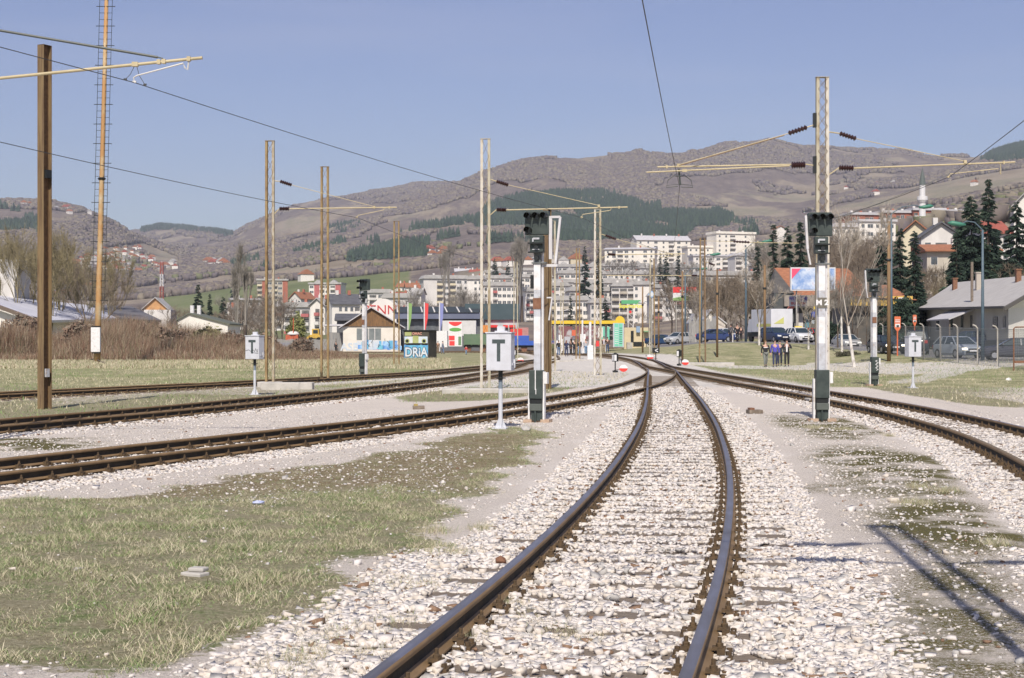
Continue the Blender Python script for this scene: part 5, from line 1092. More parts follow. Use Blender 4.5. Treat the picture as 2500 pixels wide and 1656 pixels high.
# ---------------------------------------------------------------- far houses on the left hill
def tinyhouse(wm, rm):
    b = MB(); b.b2((-5, -4, -4), (5, 4, 5)); o = b.build('house', wm); b = MB(); b.prism([(-5.6, 4.8), (0, 8.6), (5.6, 4.8)], -4.6, 4.6, 'y'); fixn(b.build('roof', rm, o)); return o
protos = [tinyhouse(white_pl, tile), tinyhouse(white_pl, tile_red), tinyhouse(plaster, roof_grey), tinyhouse(yellow_pl, tile)]
def polyrand(poly, n):
    xs = [p[0] for p in poly]; ys = [p[1] for p in poly]; out = []
    while len(out) < n:
        x = random.uniform(min(xs), max(xs)); y = random.uniform(min(ys), max(ys))
        if inpoly(np.array([x]), np.array([y]), poly)[0]: out.append((x, y))
    return out
YT = np.exp(np.linspace(math.log(170), math.log(6500), 900))
def dist_at(x, y, dmin=170):
    """nearest distance at which the terrain passes through photo point (x, y)"""
    ys = YT[YT > dmin]; z = hz((x-CX)/F*ys, ys); r = HY-(z-EYE)*F/ys; k = np.argmax(r <= y)
    return ys[k] if r[k] <= y else None
def farhouses(poly, n, label, dmin=900, s=(.8, 1.2), wts=(4, 3, 2, 1)):
    for x, y in polyrand(poly, n):
        Y = dist_at(x, y, dmin)
        if not Y: continue
        p = random.choices(protos, wts)[0]
        dup(p, onG(x, Y, 0), random.uniform(-.8, .8), label, 'small houses of the far villages', scale=random.uniform(*s))
for p in protos: p['category'] = 'house'
farhouses([(170, 640), (260, 612), (345, 600), (350, 630), (430, 640), (428, 665), (330, 668), (180, 662)], 105, 'tiny red- or grey-roofed house of the village on the far left hillside', 1200, (.5, .85), (4, 3, 4, 1))
farhouses([(0, 500), (130, 502), (230, 525), (235, 535), (100, 515), (0, 508)], 9, 'tiny house on the crest of the left hill', 2300, (.8, 1.3))
farhouses([(110, 700), (240, 690), (240, 725), (120, 735)], 16, 'small orange-roofed house half hidden by bare trees on the left', 300, (.7, .9))
farhouses([(505, 643), (560, 643), (560, 652), (505, 652)], 8, 'tiny red-roofed house in the valley between the hills', 2000, (.9, 1.3))
farhouses([(1045, 613), (1085, 612), (1090, 635), (1045, 635)], 6, 'tiny white house of the hamlet under the wooded hill', 1200, (.8, 1.1))
farhouses([(1985, 460), (2380, 420), (2480, 440), (2400, 470), (2050, 480)], 7, 'tiny scattered house on the high slope behind the minaret', 1500, (.7, 1.1))
farhouses([(1200, 640), (1560, 632), (1560, 645), (1200, 652)], 16, 'small roof peeping above the upper central terraces', 950, (.6, .9), (1, 2, 5, 1))
dup(protos[0], onG(747, 1250, 0), .4, 'lone white house with a red roof above the pink-red tower', 'small houses of the far villages', scale=1.1)
for p in protos:
    for ch in list(p.children): bpy.data.objects.remove(ch)
    bpy.data.objects.remove(p)
# ---------------------------------------------------------------- sheds on the left
def gable_shed(name, label, corners, yr, Y, wallm, roofm, depth, rz=0, eave=.5, cat='shed', extra=None):
    """corners (x_left, y_eave, x_right, y_eave2), ridge (x, y)"""
    x0, e0, x1, e1 = corners; xm = (x0+x1)/2; g = onG(xm, Y); t = thing(name, label, cat, g, rz)
    X = lambda x: (x-xm)/F*Y; Z = lambda y: EYE+(HY-y)/F*Y-g.z
    b = MB(); b.prism([(X(x0), -1.5), (X(x1), -1.5), (X(x1), Z(e1)), (X(yr[0]), Z(yr[1])), (X(x0), Z(e0))], 0, depth, 'y'); fixn(b.build('wall', wallm, t))
    b = MB(); th = .18; ex = eave
    s0 = (Z(yr[1])-Z(e0))/(X(yr[0])-X(x0)); s1 = (Z(e1)-Z(yr[1]))/(X(x1)-X(yr[0]))
    b.prism([(X(x0)-ex, Z(e0)-s0*ex+.01), (X(yr[0]), Z(yr[1])+.01), (X(x1)+ex, Z(e1)+s1*ex+.01), (X(x1)+ex, Z(e1)+s1*ex+th), (X(yr[0]), Z(yr[1])+th), (X(x0)-ex, Z(e0)-s0*ex+th)], -ex, depth+ex, 'y'); fixn(b.build('roof', roofm, t))
    return t, X, Z
# long shed: gable faces the camera at the frame edge, roof slope runs away to the right
t, X, Z = gable_shed('warehouse', 'long low warehouse with a pale sheet-metal roof at the left edge', (-150, 800, 92, 780), (-40, 712), 170, white_pl, roof_pale, 2, 0, .8)
for ch in list(t.children): bpy.data.objects.remove(ch)
g = t.location
def slab(pts, th, name, m_, t):
    vs = [Vector(p)-g for p in pts]; n_ = (vs[1]-vs[0]).cross(vs[2]-vs[0]).normalized()
    if n_.z < 0: n_ = -n_
    b = MB(); k = len(vs); b.add([v for v in vs]+[v-n_*th for v in vs], [tuple(range(k)), tuple(range(2*k-1, k-1, -1))]+[((i+1) % k, i, k+i, k+(i+1) % k) for i in range(k)]); return fixn(b.build(name, m_, t))
slab([P(-160, 690, 178), P(96, 783, 170), P(296, 777, 205), P(214, 745, 212), P(0, 722, 190)], .3, 'roof', M('ribbed_sheet_roof', (.60, .60, .66), (.50, .50, .56), .5, .5), t)
b = MB(); zz = lambda y, Y: EYE+(HY-y)/F*Y-g.z
b.add([P(-160, 704, 178)-g, P(86, 788, 171)-g, P(86, 850, 171)-g, P(-160, 850, 178)-g, P(-160, 704, 214)-g, P(230, 762, 208)-g, P(230, 840, 208)-g, P(-160, 850, 214)-g],
      [(0, 1, 2, 3), (1, 5, 6, 2), (5, 4, 7, 6), (4, 0, 3, 7)]); b.build('wall', white_pl, t)
b = MB(); b.bar(P(-60, 728, 174.2)-g, P(97, 786, 169.6)-g, .5, .35); b.build('fascia', M('brown_fascia', (.16, .12, .09)), t)
t = thing('warehouse', 'dark-roofed shed adjoining the pale sheet-metal roof', 'warehouse', onG(310, 215)); g = t.location
slab([P(214, 743, 220), P(298, 779, 200), P(394, 782, 208), P(322, 748, 226)], .3, 'roof', M('slate_sheet_roof', (.12, .115, .125), (.15, .145, .155), .6, .8), t)
b = MB(); b.add([P(300, 780, 202)-g, P(388, 783, 209)-g, P(388, 845, 209)-g, P(300, 845, 202)-g], [(0, 1, 2, 3)]); b.add([P(388, 783, 209)-g, P(388, 783, 225)-g, P(388, 845, 225)-g, P(388, 845, 209)-g], [(0, 1, 2, 3)]); b.build('wall', dkgrey, t)
gable_shed('shed', 'low white stuccoed shed with two white flues, behind the brown scrub', (434, 782, 556, 792), (462, 767), 215, white_pl, M('mossy_roof', (.12, .13, .10)), 10, 0, .3)
for x in (469, 486): b = MB(); b.tube([onG(x, 220), P(x, 746, 220)], .3, 8); tag(b.build('flue', white_m), ['thin white flue left of the twin flues on the stuccoed shed', 'thin white flue right of the twin flues on the stuccoed shed'][x > 480], 'flue')
t, X, Z = gable_shed('house', 'small house with an orange shingled gable, beside the red and white mast', (352, 752, 406, 752), (379, 728), 300, M('orange_boards', (.50, .28, .12), (.42, .22, .10), 2, .8), roof_grey, 8, R(4), .5, 'house')
b = MB(); b.b2((X(356), -2, -1), (X(420), 6, Z(757))); b.build('lower_wall', plaster, t)
# concrete funnel of a silo
t = thing('concrete_funnel', 'pale concrete funnel tower rising behind the bare trees at the left edge', 'silo', onG(32, 194)); g = t.location
b = MB(); a = lambda x, y: ((x-32)/F*194, EYE+(HY-y)/F*194-g.z); b.prism([a(14, 760), a(50, 760), a(47, 700), a(62, 636), a(3, 636), a(16, 690)], -2, 4, 'y'); fixn(b.build('funnel', plaster, t))
# red and white radio mast
t = thing('radio_mast', 'small lattice radio mast in red and white bands, in front of the far-left village', 'radio mast', onG(395, 330)); hgt = EYE+(HY-640)/F*330-t.location.z; n = 14
for nm, mm, par in (('red_band', M('mast_red', (.36, .11, .09)), 0), ('white_band', white_m, 1)):
    for i in range(n):
        if (i//2) % 2 != par: continue
        b = MB(); z0, z1 = hgt*i/n, hgt*(i+1)/n; w0, w1 = .38*(1-i/n*.55)+.08, .38*(1-(i+1)/n*.55)+.08
        for k in range(4):
            sx, sy = ((-1, -1), (1, -1), (1, 1), (-1, 1))[k]; tx, ty = ((-1, -1), (1, -1), (1, 1), (-1, 1))[(k+1) % 4]
            b.bar((sx*w0, sy*w0, z0), (sx*w1, sy*w1, z1), .10); b.bar((sx*w0, sy*w0, z0), (tx*w1, ty*w1, z1), .06); b.bar((sx*w1, sy*w1, z1), (tx*w1, ty*w1, z1), .07)
        b.build(nm, mm, t)
# ---------------------------------------------------------------- gabled timber shed with graffiti
YS = 245
t, X, Z = gable_shed('gabled_shed', 'pale shed with a brown timber gable, grey window and graffiti along its foot', (838, 796, 978, 796), (906, 752), YS, M('shed_plaster', (.78, .73, .64), (.70, .65, .56), .8, .9), roof_pale, 16, R(6), .7)
tim = M('brown_gable_boards', (.26, .14, .055), (.12, .07, .035), 2.2, .85, stretch=(5, 5, .4), pos=(.4, .6), c3=(.36, .22, .10))
b = MB(); b.prism([(X(838)-.3, Z(797)), (X(978)+.3, Z(797)), (X(906), Z(753))], -.2, -.005, 'y'); fixn(b.build('timber_gable', tim, t))
b = MB(); b.b2((X(871), -.06, Z(830)), (X(930), .02, Z(802))); wn = b.build('window', M('dusty_glass', (.16, .18, .18), (.24, .26, .25), .8, .4), t)
for q in (886, 900, 915): b = MB(); b.b2((X(q)-.06, -.10, Z(830)), (X(q)+.06, -.065, Z(802))); b.build('mullion', plaster, wn)
gc = [M('graffiti_blue', (.10, .28, .66), (.40, .62, .80), .9, .8, pos=(.4, .6)), M('graffiti_turquoise', (.20, .58, .64), (.08, .26, .58), .9, .8), M('graffiti_white', (.68, .68, .66), (.5, .6, .7), 1.5, .8), M('graffiti_olive', (.33, .36, .12), (.42, .45, .2), 1.5, .8), black_m, M('graffiti_pink', (.62, .42, .52), rough=.8)]
b = MB()
for i in range(26):
    x = X(870)+(X(975)-X(870))*i/26; h_ = random.uniform(.6, 1.7); b.mi = random.choice((0, 0, 1, 1, 2, 5)); z_ = random.uniform(.2, .6)+Z(858)
    b.box((x+.2, -.02-.004*(i % 3), z_+h_/2), (random.uniform(.5, 1.1), .02, h_))
for i in range(14): b.mi = 4; x = X(random.uniform(872, 974)); z_ = Z(858)+random.uniform(.3, 1.6); b.bar((x, -.045, z_), (x+random.uniform(-.5, .5), -.045, z_+random.uniform(-.5, .6)), .07, .006, up=(0, 1, 0))
b.build('graffiti', gc, t)
text('ASE', 1.7, gc[2], t, 'graffiti_tag', (X(853), -.03, Z(848)), depth=.01, offset=.03)
b = MB(); b.b2((X(800), 2, -1), (X(839), 9, Z(812))); b.build('lean_to', M('lean_to_wall', (.22, .22, .22), (.35, .33, .3), 1, .9, stretch=(4, 1, .3)), t)
b = MB(); b.b2((X(790), 1, Z(796)), (X(842), 10, Z(792))); b.build('lean_to_roof', roof_pale, t)
# fence of grey boards left of it
t = thing('board_fence', 'grey vertical board fence left of the gabled shed', 'fence', onG(780, 245)); b = MB()
for i in range(46): b.box((-4.6+i*.2-2.0, 0, .95+.06*math.sin(i*7)), (.17, .03, 2.0))
b.build('boards', M('grey_boards', (.34, .33, .31), (.25, .24, .22), 3, .9, stretch=(6, 6, .5)), t)
for i in range(5): b = MB(); b.box((-6.6+i*2.3, .1, 1), (.12, .12, 2.2)); b.build('post', wood_m, t)
# ---------------------------------------------------------------- hut covered in graffiti lettering
YG = 150; g = onG(1020, YG); t = thing('graffiti_hut', 'dark boxy hut whose front is covered with pale-blue bubble graffiti', 'hut', g, R(-14)); s = YG/F
X = lambda x: (x-1020)*s; Z = lambda y: EYE+(HY-y)*s-g.z
b = MB(); b.b2((X(984), 0, -.4), (X(1048), 2.6, Z(808))); b.build('wall', M('hut_dark', (.055, .048, .04), (.09, .08, .06), 2, .9), t)
b = MB(); b.b2((X(982), -.12, Z(808)+.003), (X(1052), 2.75, Z(806))); b.build('roof', black_m, t)
b = MB(); b.mi = 1
b.b2((X(985), -.012, Z(877)), (X(1046), -.003, Z(842)))
b.mi = 2; b.b2((X(986), -.014, Z(838)), (X(1045), -.004, Z(822)))
b.mi = 3; b.b2((X(987), -.016, Z(820)), (X(1004), -.004, Z(811))); b.b2((X(1007), -.02, Z(838)), (X(1022), -.004, Z(820)))
b.mi = 4; b.b2((X(1030), -.0161, Z(843)), (X(1045), -.013, Z(838))); b.b2((X(990), -.0161, Z(843)), (X(1026), -.013, Z(839)))
for xx in (993, 1036):
    b.mi = 3; b.tube([(X(xx), -.004, Z(833)), (X(xx), -.024, Z(833))], .24, 12); b.mi = 4; b.tube([(X(xx), -.010, Z(833)), (X(xx), -.03, Z(833))], .15, 12)
b.build('graffiti', gc, t)
for off, mt, dy in ((.085, black_m, -.030), (.03, gc[2], -.042)): text('DRiA', 1.22, mt, t, 'graffiti_letters', (X(1016), dy, Z(861)), depth=.004, offset=off, sx=.84)
text('OMAC', .34, M('graffiti_salmon', (.62, .30, .22)), t, 'graffiti_letters', (X(1018), -.02, Z(815)), depth=.004, offset=.01)
# ---------------------------------------------------------------- dark shop halls, banners, boards
def boxthing(name, label, cat, x0, x1, y0, y1, Y, d, m_, rz=0, group=None, ybase=None):
    """box seen from x0..x1, y0 (top) .. y1 (bottom, or ground when None)"""
    g = onG((x0+x1)/2, Y); s = Y/F; t = thing(name, label, cat, g, rz, group); zt_ = EYE+(HY-y0)*s-g.z; zb = EYE+(HY-y1)*s-g.z if y1 else -.6
    b = MB(); b.b2((-(x1-x0)/2*s, 0, zb), ((x1-x0)/2*s, d, zt_)); b.build('body', m_, t)
    return t, (lambda x: (x-(x0+x1)/2)*s), (lambda y: EYE+(HY-y)*s-g.z)
slate = M('slate_blue_fascia', (.115, .13, .19), (.14, .155, .22), .5, .6); darkteal = M('dark_teal_cladding', (.045, .075, .085), (.06, .09, .10), .5, .5)
t, X, Z = boxthing('shop_hall', 'long dark shop hall with a slate-blue fascia, behind the flags', 'shop hall', 968, 1182, 778, None, 262, 22, dkgrey)
b = MB(); b.b2((X(965), -1.2, Z(779)), (X(1172), -.02, Z(763))); b.build('fascia', slate, t)
b = MB(); b.prism([(-1.4, Z(764)), (-1.4, Z(763)), (10, Z(746)), (22, Z(746)), (22, Z(764))], X(960), X(1170), 'x'); fixn(b.build('roof', M('dark_roof_sheet', (.035, .045, .05)), t))
for i in range(7): b = MB(); b.bar((X(972+i*30), -1.35, Z(762)), (X(960+i*30), 8.5, Z(747)), .22, .12); b.build('roof_rib', plaster, t)
for i in range(6): b = MB(); b.b2((X(978+i*32), -.08, Z(820)), (X(1000+i*32), -.01, Z(786))); b.build('shop_window', glass, t)
t, X, Z = boxthing('shop_hall', 'dark teal boxy shop front with red awnings, behind the tall T box', 'shop hall', 1135, 1268, 742, 781, 268, 16, darkteal)
b = MB(); b.b2((X(1180), .5, -1), (X(1266), 14, Z(781))); b.build('lower_wall', M('pale_shop_front', (.55, .57, .58), (.40, .45, .47), .8, .7), t)
for i in range(5): b = MB(); b.b2((X(1192+i*15), .35, Z(781)), (X(1203+i*15), .49, Z(770))); b.build('shop_window', glass, t)
for i, (a, c) in enumerate(((1194, 1215), (1228, 1240), (1243, 1258))): b = MB(); b.b2((X(a), -1.2, Z(800)), (X(c), .4, Z(794))); b.build('awning', M('awning_red', (.70, .035, .03)), t)
for i, (x, m_, ln, lb) in enumerate(((996, M('flag_green', (.22, .36, .12)), .36, 'green'), (1036, M('flag_red', (.68, .06, .06)), .38, 'red'), (1073, M('flag_violet', (.23, .25, .50)), .38, 'violet'))):
    Y = 235; g = onG(x, Y); t = thing('feather_flag', lb+' feather flag on a white pole in front of the dark shop hall', 'flag', g); h = EYE+(HY-738)/F*Y-g.z
    b = MB(); b.tube([(0, 0, 0), (0, 0, h)], [.11, .09], 6); b.build('pole', white_m, t)
    b = MB(); b.prism([(.1, h-.1), (.62, h-.25), (.52, h-2.4), (.1, h-4.6)], -.02, .02, 'y'); b.build('flag', m_, t)
t, X, Z = boxthing('advert_board', 'upright white board with a red arch on top and a green oval', 'advert board', 1095, 1128, 785, 846, 215, .4, white_m)
b = MB(); n = 8; b.prism([(X(1096), Z(786)), (X(1127), Z(786))]+[(X(1127)-(X(1127)-X(1096))*i/n, Z(789)-.42*math.sin(math.pi*i/n)) for i in range(n+1)], -.03, -.003, 'y'); fixn(b.build('red_arch', M('sign_bright_red', (.72, .05, .05)), t))
b = MB(); b.prism([(X(1111.5)+math.cos(a*.5236)*.85, Z(805)+math.sin(a*.5236)*.26) for a in range(12)], -.03, -.003, 'y'); fixn(b.build('green_oval', M('sign_green', (.12, .32, .07)), t))
b = MB(); b.b2((X(1096), -.03, Z(831)), (X(1110), -.003, Z(820))); b.b2((X(1097), -.03, Z(844)), (X(1110), -.003, Z(833))); b.build('red_panel', M('sign_bright_red', (.72, .05, .05)), t)
b = MB(); b.b2((X(1119), -.03, Z(843)), (X(1126), -.003, Z(822))); b.build('green_panel', M('dull_green', (.14, .24, .13)), t)
boxthing('white_container', 'white panel wall right of the graffiti hut', 'panel wall', 1061, 1092, 808, 848, 225, 2.5, white_m)
boxthing('market_tent', 'white market tent with a wide low roof behind the red and green board', 'tent', 1080, 1162, 783, 820, 245, 6, M('tent_white', (.66, .65, .63), (.55, .54, .52), .8, .8))
boxthing('red_van', 'bright red delivery vehicle beyond the tall T box', 'van', 1246, 1275, 803, 824, 235, 4, M('van_red', (.65, .05, .04), rough=.4))
boxthing('brick_cabin', 'low pink brick cabin behind the blue flat wagon', 'cabin', 1264, 1290, 800, 822, 250, 5, M('pink_brick', (.48, .26, .24), (.40, .2, .18), 2, .9))
boxthing('market_stall', 'small orange and black stall left of the red awnings', 'stall', 1178, 1192, 794, 812, 240, 3, M('stall_orange', (.65, .25, .06)))
# ---------------------------------------------------------------- fuel station
Y = 195; ye = M('canopy_yellow', (.74, .50, .03), (.68, .45, .03), 2, .5); tq = M('price_turquoise', (.16, .52, .38), (.20, .58, .42), 2, .5)
t, X, Z = boxthing('fuel_canopy', 'long bright yellow fuel station canopy in the centre', 'fuel station canopy', 1345, 1504, 783, 791, Y, 9, ye)
b = MB(); n = 10; b.prism([(X(1500), Z(791))]+[(X(1513.5)+(X(1525)-X(1513.5))*math.cos(math.pi-math.pi*i/n), Z(786)+1.0*math.sin(math.pi*i/n)*.72) for i in range(n+1)]+[(X(1525), Z(791))], -.3, 1.0, 'y'); fixn(b.build('arch', ye, t))
b = MB(); b.b2((X(1345), .3, Z(793)), (X(1500), 8.8, Z(791)-.003)); b.build('soffit', M('canopy_soffit', (.06, .08, .075)), t)
for x in (1362, 1402, 1442, 1482): b = MB(); b.b2((X(x)-.15, 2, -1), (X(x)+.15, 2.3, Z(793))); b.build('column', white_m, t)
t, X, Z = boxthing('price_board', 'tall turquoise price board with white stripes, at the right end of the yellow canopy', 'price board', 1497, 1523, 789, 848, Y-1, .5, M('price_frame', (.50, .52, .56)))
for q, (a, c) in enumerate(((1500, 1510), (1511, 1520))): b = MB(); b.b2((X(a), -.03, Z(846)), (X(c), -.003, Z(790))); b.build('price_panel', tq, t)
for i in range(8):
    b = MB(); b.b2((X(1501), -.04, Z(802+i*5.4)), (X(1509), -.031, Z(800.6+i*5.4))); b.build('price_line', white_m, t)
    b = MB(); b.b2((X(1512), -.04, Z(802+i*5.4)), (X(1519), -.031, Z(800.6+i*5.4))); b.build('price_line', dkgreen_m, t)
bg = M('sand_wall', (.62, .52, .34), (.55, .46, .30), .8, .9)
t, X, Z = boxthing('station_kiosk', 'sand-coloured kiosk with a blue awning and a dark opening, right of the price board', 'kiosk', 1524, 1583, 800, None, 205, 5, bg)
b = MB(); b.b2((X(1540), -.05, Z(836)), (X(1547), -.003, Z(808))); b.b2((X(1546), -.06, Z(846)), (X(1572), -.003, Z(835))); b.build('opening', black_m, t)
b = MB(); b.b2((X(1553), -.5, Z(812)), (X(1562), -.003, Z(797))); b.build('awning', M('kiosk_blue', (.25, .35, .48)), t)
b = MB(); b.b2((X(1571), -1, Z(811)), (X(1582), -.003, Z(808))); b.build('green_canopy', M('kiosk_green', (.2, .33, .18)), t)
b = MB(); b.b2((X(1528), -2.2, -.5), (X(1541), -1, Z(836))); b.b2((X(1576), -2.2, -.5), (X(1586), -1, Z(836))); b.build('low_wall', conc_m, t)
boxthing('fuel_shop', 'red-brown fuel station shop under the yellow canopy', 'fuel station shop', 1350, 1478, 797, 828, 212, 6, M('shop_maroon', (.20, .075, .08), (.42, .40, .40), .9, .6, pos=(.5, .6)))
boxthing('fuel_shop_door', 'turquoise shop door panel left of the price board', 'door panel', 1468, 1488, 798, 830, 209, .6, tq)
for i, (x0, x1, y0, y1, m_, lb) in enumerate(((1364, 1372, 818, 850, white_m, 'white fuel pump, leftmost under the canopy'), (1378, 1392, 822, 848, M('pump_grey', (.4, .4, .42)), 'grey fuel pump cabinet'), (1396, 1408, 806, 820, M('pump_red', (.55, .12, .06)), 'orange-red sign on the fuel station forecourt'), (1416, 1430, 816, 846, white_m, 'white tall cabinet behind the slim white pole'), (1455, 1463, 832, 846, M('sign_bright_red', (.72, .05, .05)), 'red box right of the thick white pole'), (1460, 1472, 800, 824, plaster, 'pale narrow sign with turquoise figures by the shop'))):
    boxthing('fuel_pump', lb, 'fuel pump' if i < 2 else 'forecourt sign', x0, x1, y0, y1 if i not in (0, 1, 3) else None, 192, .8, m_)
# big sign: green band over yellow lettering on a lattice post
Y = 300; g = onG(1540, Y); t = thing('pylon_sign', 'green band above yellow Supermarket lettering, on a lattice post', 'sign', g); s = Y/F; X = lambda x: (x-1540)*s; Z = lambda y: EYE+(HY-y)*s-g.z
b = MB(); b.b2((X(1517), 0, Z(742)), (X(1564), .3, Z(733))); b.build('green_band', M('band_green', (.10, .38, .17)), t)
text('Supermarket', 1.15, M('letters_yellow', (.75, .72, .04)), t, 'lettering', (X(1540), 0, Z(747.5)), depth=.06, offset=.02, sx=.75)
b = MB()
for q in (-1, 1): b.bar((q*.5, .1, -1), (q*.5, .1, Z(742)), .14); 
for i in range(10): b.bar((-.5 if i % 2 else .5, .1, i*.8), (.5 if i % 2 else -.5, .1, i*.8+.8), .08)
b.build('lattice_post', plaster, t); b = MB(); b.box((X(1539), -.1, Z(762)), (.45, .1, .45), M4=Matrix.Rotation(.78, 3, 'Y')); b.build('red_mark', M('mark_red', (.75, .04, .04)), t)
# diamond sign on a mast
Y = 150; g = onG(1591, Y); t = thing('diamond_sign', 'light blue diamond sign on a pole in front of the flats', 'sign', g); h = EYE+(HY-719)/F*Y-g.z
b = MB(); b.tube([(0, 0, 0), (0, 0, h)], .07, 6); b.build('pole', galv_m, t); b = MB(); b.box((0, -.12, h), (.5, .05, .5), M4=Matrix.Rotation(.785, 3, 'Y')); b.build('plate', M('diamond_blue', (.30, .45, .66)), t); b = MB(); b.box((0, -.155, h), (.34, .02, .34), M4=Matrix.Rotation(.785, 3, 'Y')); b.build('inner_plate', M('diamond_pale', (.62, .66, .70)), t)
# advert with red, white and green bands
t, X, Z = boxthing('advert_board', 'large advert in red, white and green bands among the bare trees', 'advert board', 1643, 1700, 701, 734, 230, .4, white_m)
b = MB(); b.b2((X(1643), -.03, Z(715)), (X(1700), -.003, Z(701))); b.build('red_band', M('sign_bright_red', (.72, .05, .05)), t)
b = MB(); b.prism([(X(1643), Z(734)), (X(1700), Z(734)), (X(1700), Z(723)), (X(1672), Z(723)), (X(1643), Z(728))], -.03, -.003, 'y'); fixn(b.build('green_band', M('advert_green', (.25, .38, .14)), t))
b = MB(); b.bar((X(1660), -.04, Z(712)), (X(1668), -.04, Z(705)), .22, .01, up=(0, 1, 0)); b.bar((X(1660), -.04, Z(712)), (X(1671), -.04, Z(712)), .22, .01, up=(0, 1, 0)); b.build('white_emblem', white_m, t)
b = MB(); b.b2((X(1650), .1, -1), (X(1652), .3, Z(734))); b.b2((X(1690), .1, -1), (X(1692), .3, Z(734))); b.build('post', galv_m, t)
# small white houses behind the slope
gable_shed('house', 'small white gabled house left of the standing men on the slope', (1722, 776, 1749, 780), (1736, 758), 215, white_pl, roof_pale, 9, 0, .3, 'house')
gable_shed('house', 'low white hut right of the small gabled house', (1749, 786, 1771, 790), (1752, 775), 205, M('pinkish_plaster', (.58, .52, .47)), roof_pale, 5, 0, .2, 'house')
gable_shed('house', 'grey-white outbuilding left of the small gabled house, behind board fencing', (1690, 785, 1712, 785), (1700, 768), 225, plaster, roof_pale, 6, 0, .2, 'house')
# ---------------------------------------------------------------- restaurant with billboard
Y = 175; g = onG(2010, Y); s = Y/F; X = lambda x: (x-2010)*s; Z = lambda y: EYE+(HY-y)*s-g.z
t = thing('restaurant', 'restaurant with a steep orange tiled roof and dark gable behind the billboard', 'restaurant', g)
b = MB(); b.b2((X(1912), 0, -1), (X(2150), 10, Z(735))); b.build('wall', M('dark_shopfront', (.09, .10, .10), (.20, .18, .15), .7, .8), t)
b = MB(); b.add([(X(1912), 6, Z(648)), (X(2098), 6, Z(650)), (X(2128), -1.2, Z(722)), (X(1932), -1.2, Z(722)), (X(1912), 6.4, Z(650)), (X(2098), 6.4, Z(652)), (X(2128), 12, Z(722)), (X(1920), 12, Z(722))], [(3, 2, 1, 0), (4, 5, 6, 7), (0, 1, 5, 4), (1, 2, 6, 5), (3, 0, 4, 7), (2, 3, 7, 6)]); fixn(b.build('roof', tile, t))
b = MB(); b.add([(X(1912), 5.6, Z(650)), (X(1934), -1.25, Z(716)), (X(1885), -1.0, Z(716)), (X(1886), 5.6, Z(716))], [(0, 1, 2), (0, 2, 3), (1, 3, 2), (0, 3, 1)]); fixn(b.build('dark_gable', M('dark_gable', (.075, .07, .065), (.11, .1, .09), 1, .8), t))
b = MB(); b.b2((X(1912), 5.7, Z(720)), (X(1930), 6, -1)); b.b2((X(1886), -1, -1), (X(1935), 5, Z(716))); b.build('entrance_block', M('entrance_dark', (.06, .07, .07), (.1, .1, .1), 1, .8), t)
b = MB(); b.b2((X(1908), -1.8, Z(749)), (X(2075), -1.3, Z(722))); b.build('balcony_front', M('grey_balcony', (.24, .21, .18), (.32, .29, .25), .9, .9), t)
for i in range(8): b = MB(); b.b2((X(2015+i*9), -1.36, Z(719)), (X(2021+i*9), -1.25, Z(705))) if False else b.b2((X(1990+i*14), -.06, Z(733)), (X(1999+i*14), -.01, Z(722))); b.build('window', yellow_pl, t)
b = MB(); b.b2((X(1944), -.08, -1), (X(1960), -.01, Z(765))); b.build('door', plaster, t)
b = MB(); b.b2((X(1965), -.08, Z(800)), (X(1975), -.01, Z(762))); b.build('shop_window', M('teal_window', (.10, .25, .30)), t)
b = MB(); b.prism([(X(1911), Z(758)), (X(1921), Z(745)), (X(1927), Z(747)), (X(1924), Z(756))], -3.5, -2, 'y'); fixn(b.build('awning', M('awning_salmon', (.60, .19, .13)), t))
for i in range(4): b = MB(); b.b2((X(2052+i*24), -.1, Z(800)), (X(2066+i*24), -.02, Z(765))); b.build('window', glass, t)
for i in range(9): b = MB(); b.b2((X(2030+i*13), -.5, Z(812)), (X(2031+i*13), -.4, Z(740))); b.build('awning_pole', galv_m, t)
t, X, Z = boxthing('billboard', 'large billboard in blue and white with a red corner, in front of the restaurant roof', 'billboard', 1930, 2040, 653, 710, 168, .4, M('billboard_frame', (.60, .60, .60)))
b = MB(); b.b2((X(1933), -.03, Z(707)), (X(2037), -.003, Z(656))); b.build('picture', M('billboard_picture', (.20, .32, .58), (.62, .68, .76), .9, .6, pos=(.38, .62), c3=(.45, .22, .35)), t)
b = MB(); b.prism([(X(1933), Z(656)), (X(1955), Z(656)), (X(1933), Z(682))], -.045, -.031, 'y'); fixn(b.build('red_corner', M('corner_red', (.75, .08, .16)), t))
b = MB(); b.b2((X(1945), .4, -1), (X(1948), .6, Z(710))); b.b2((X(2020), .4, -1), (X(2023), .6, Z(710))); b.build('post', galv_m, t)
t, X, Z = boxthing('welcome_sign', 'pale sign reading WELCOME in violet with a red line below', 'sign', 1928, 1970, 722, 748, 170, .3, M('sign_pale', (.56, .55, .53)))
text('WELCOME', .50, M('letter_violet', (.12, .09, .40)), t, 'lettering', (0, -.02, Z(730)), depth=.01, offset=.012, sx=.86); text('BUSTAN', .38, M('letter_red', (.50, .07, .06)), t, 'lettering', (0, -.02, Z(741)), depth=.01, offset=.01, sx=1.0, space=1.15)
b = MB(); b.b2((-.08, .3, -1), (.08, .4, Z(748))); b.build('post', galv_m, t)
t, X, Z = boxthing('yellow_kiosk', 'yellow-fasciaed building with a hipped orange roof, right of the small signal', 'shop', 2075, 2222, 748, None, 150, 8, M('kiosk_dark', (.08, .08, .075), (.14, .12, .10), .8, .8))
b = MB(); b.b2((X(2072), -1, Z(747)), (X(2222), -.5, Z(724))); b.build('yellow_fascia', M('fascia_yellow', (.66, .44, .10), (.58, .38, .08), 1, .6), t)
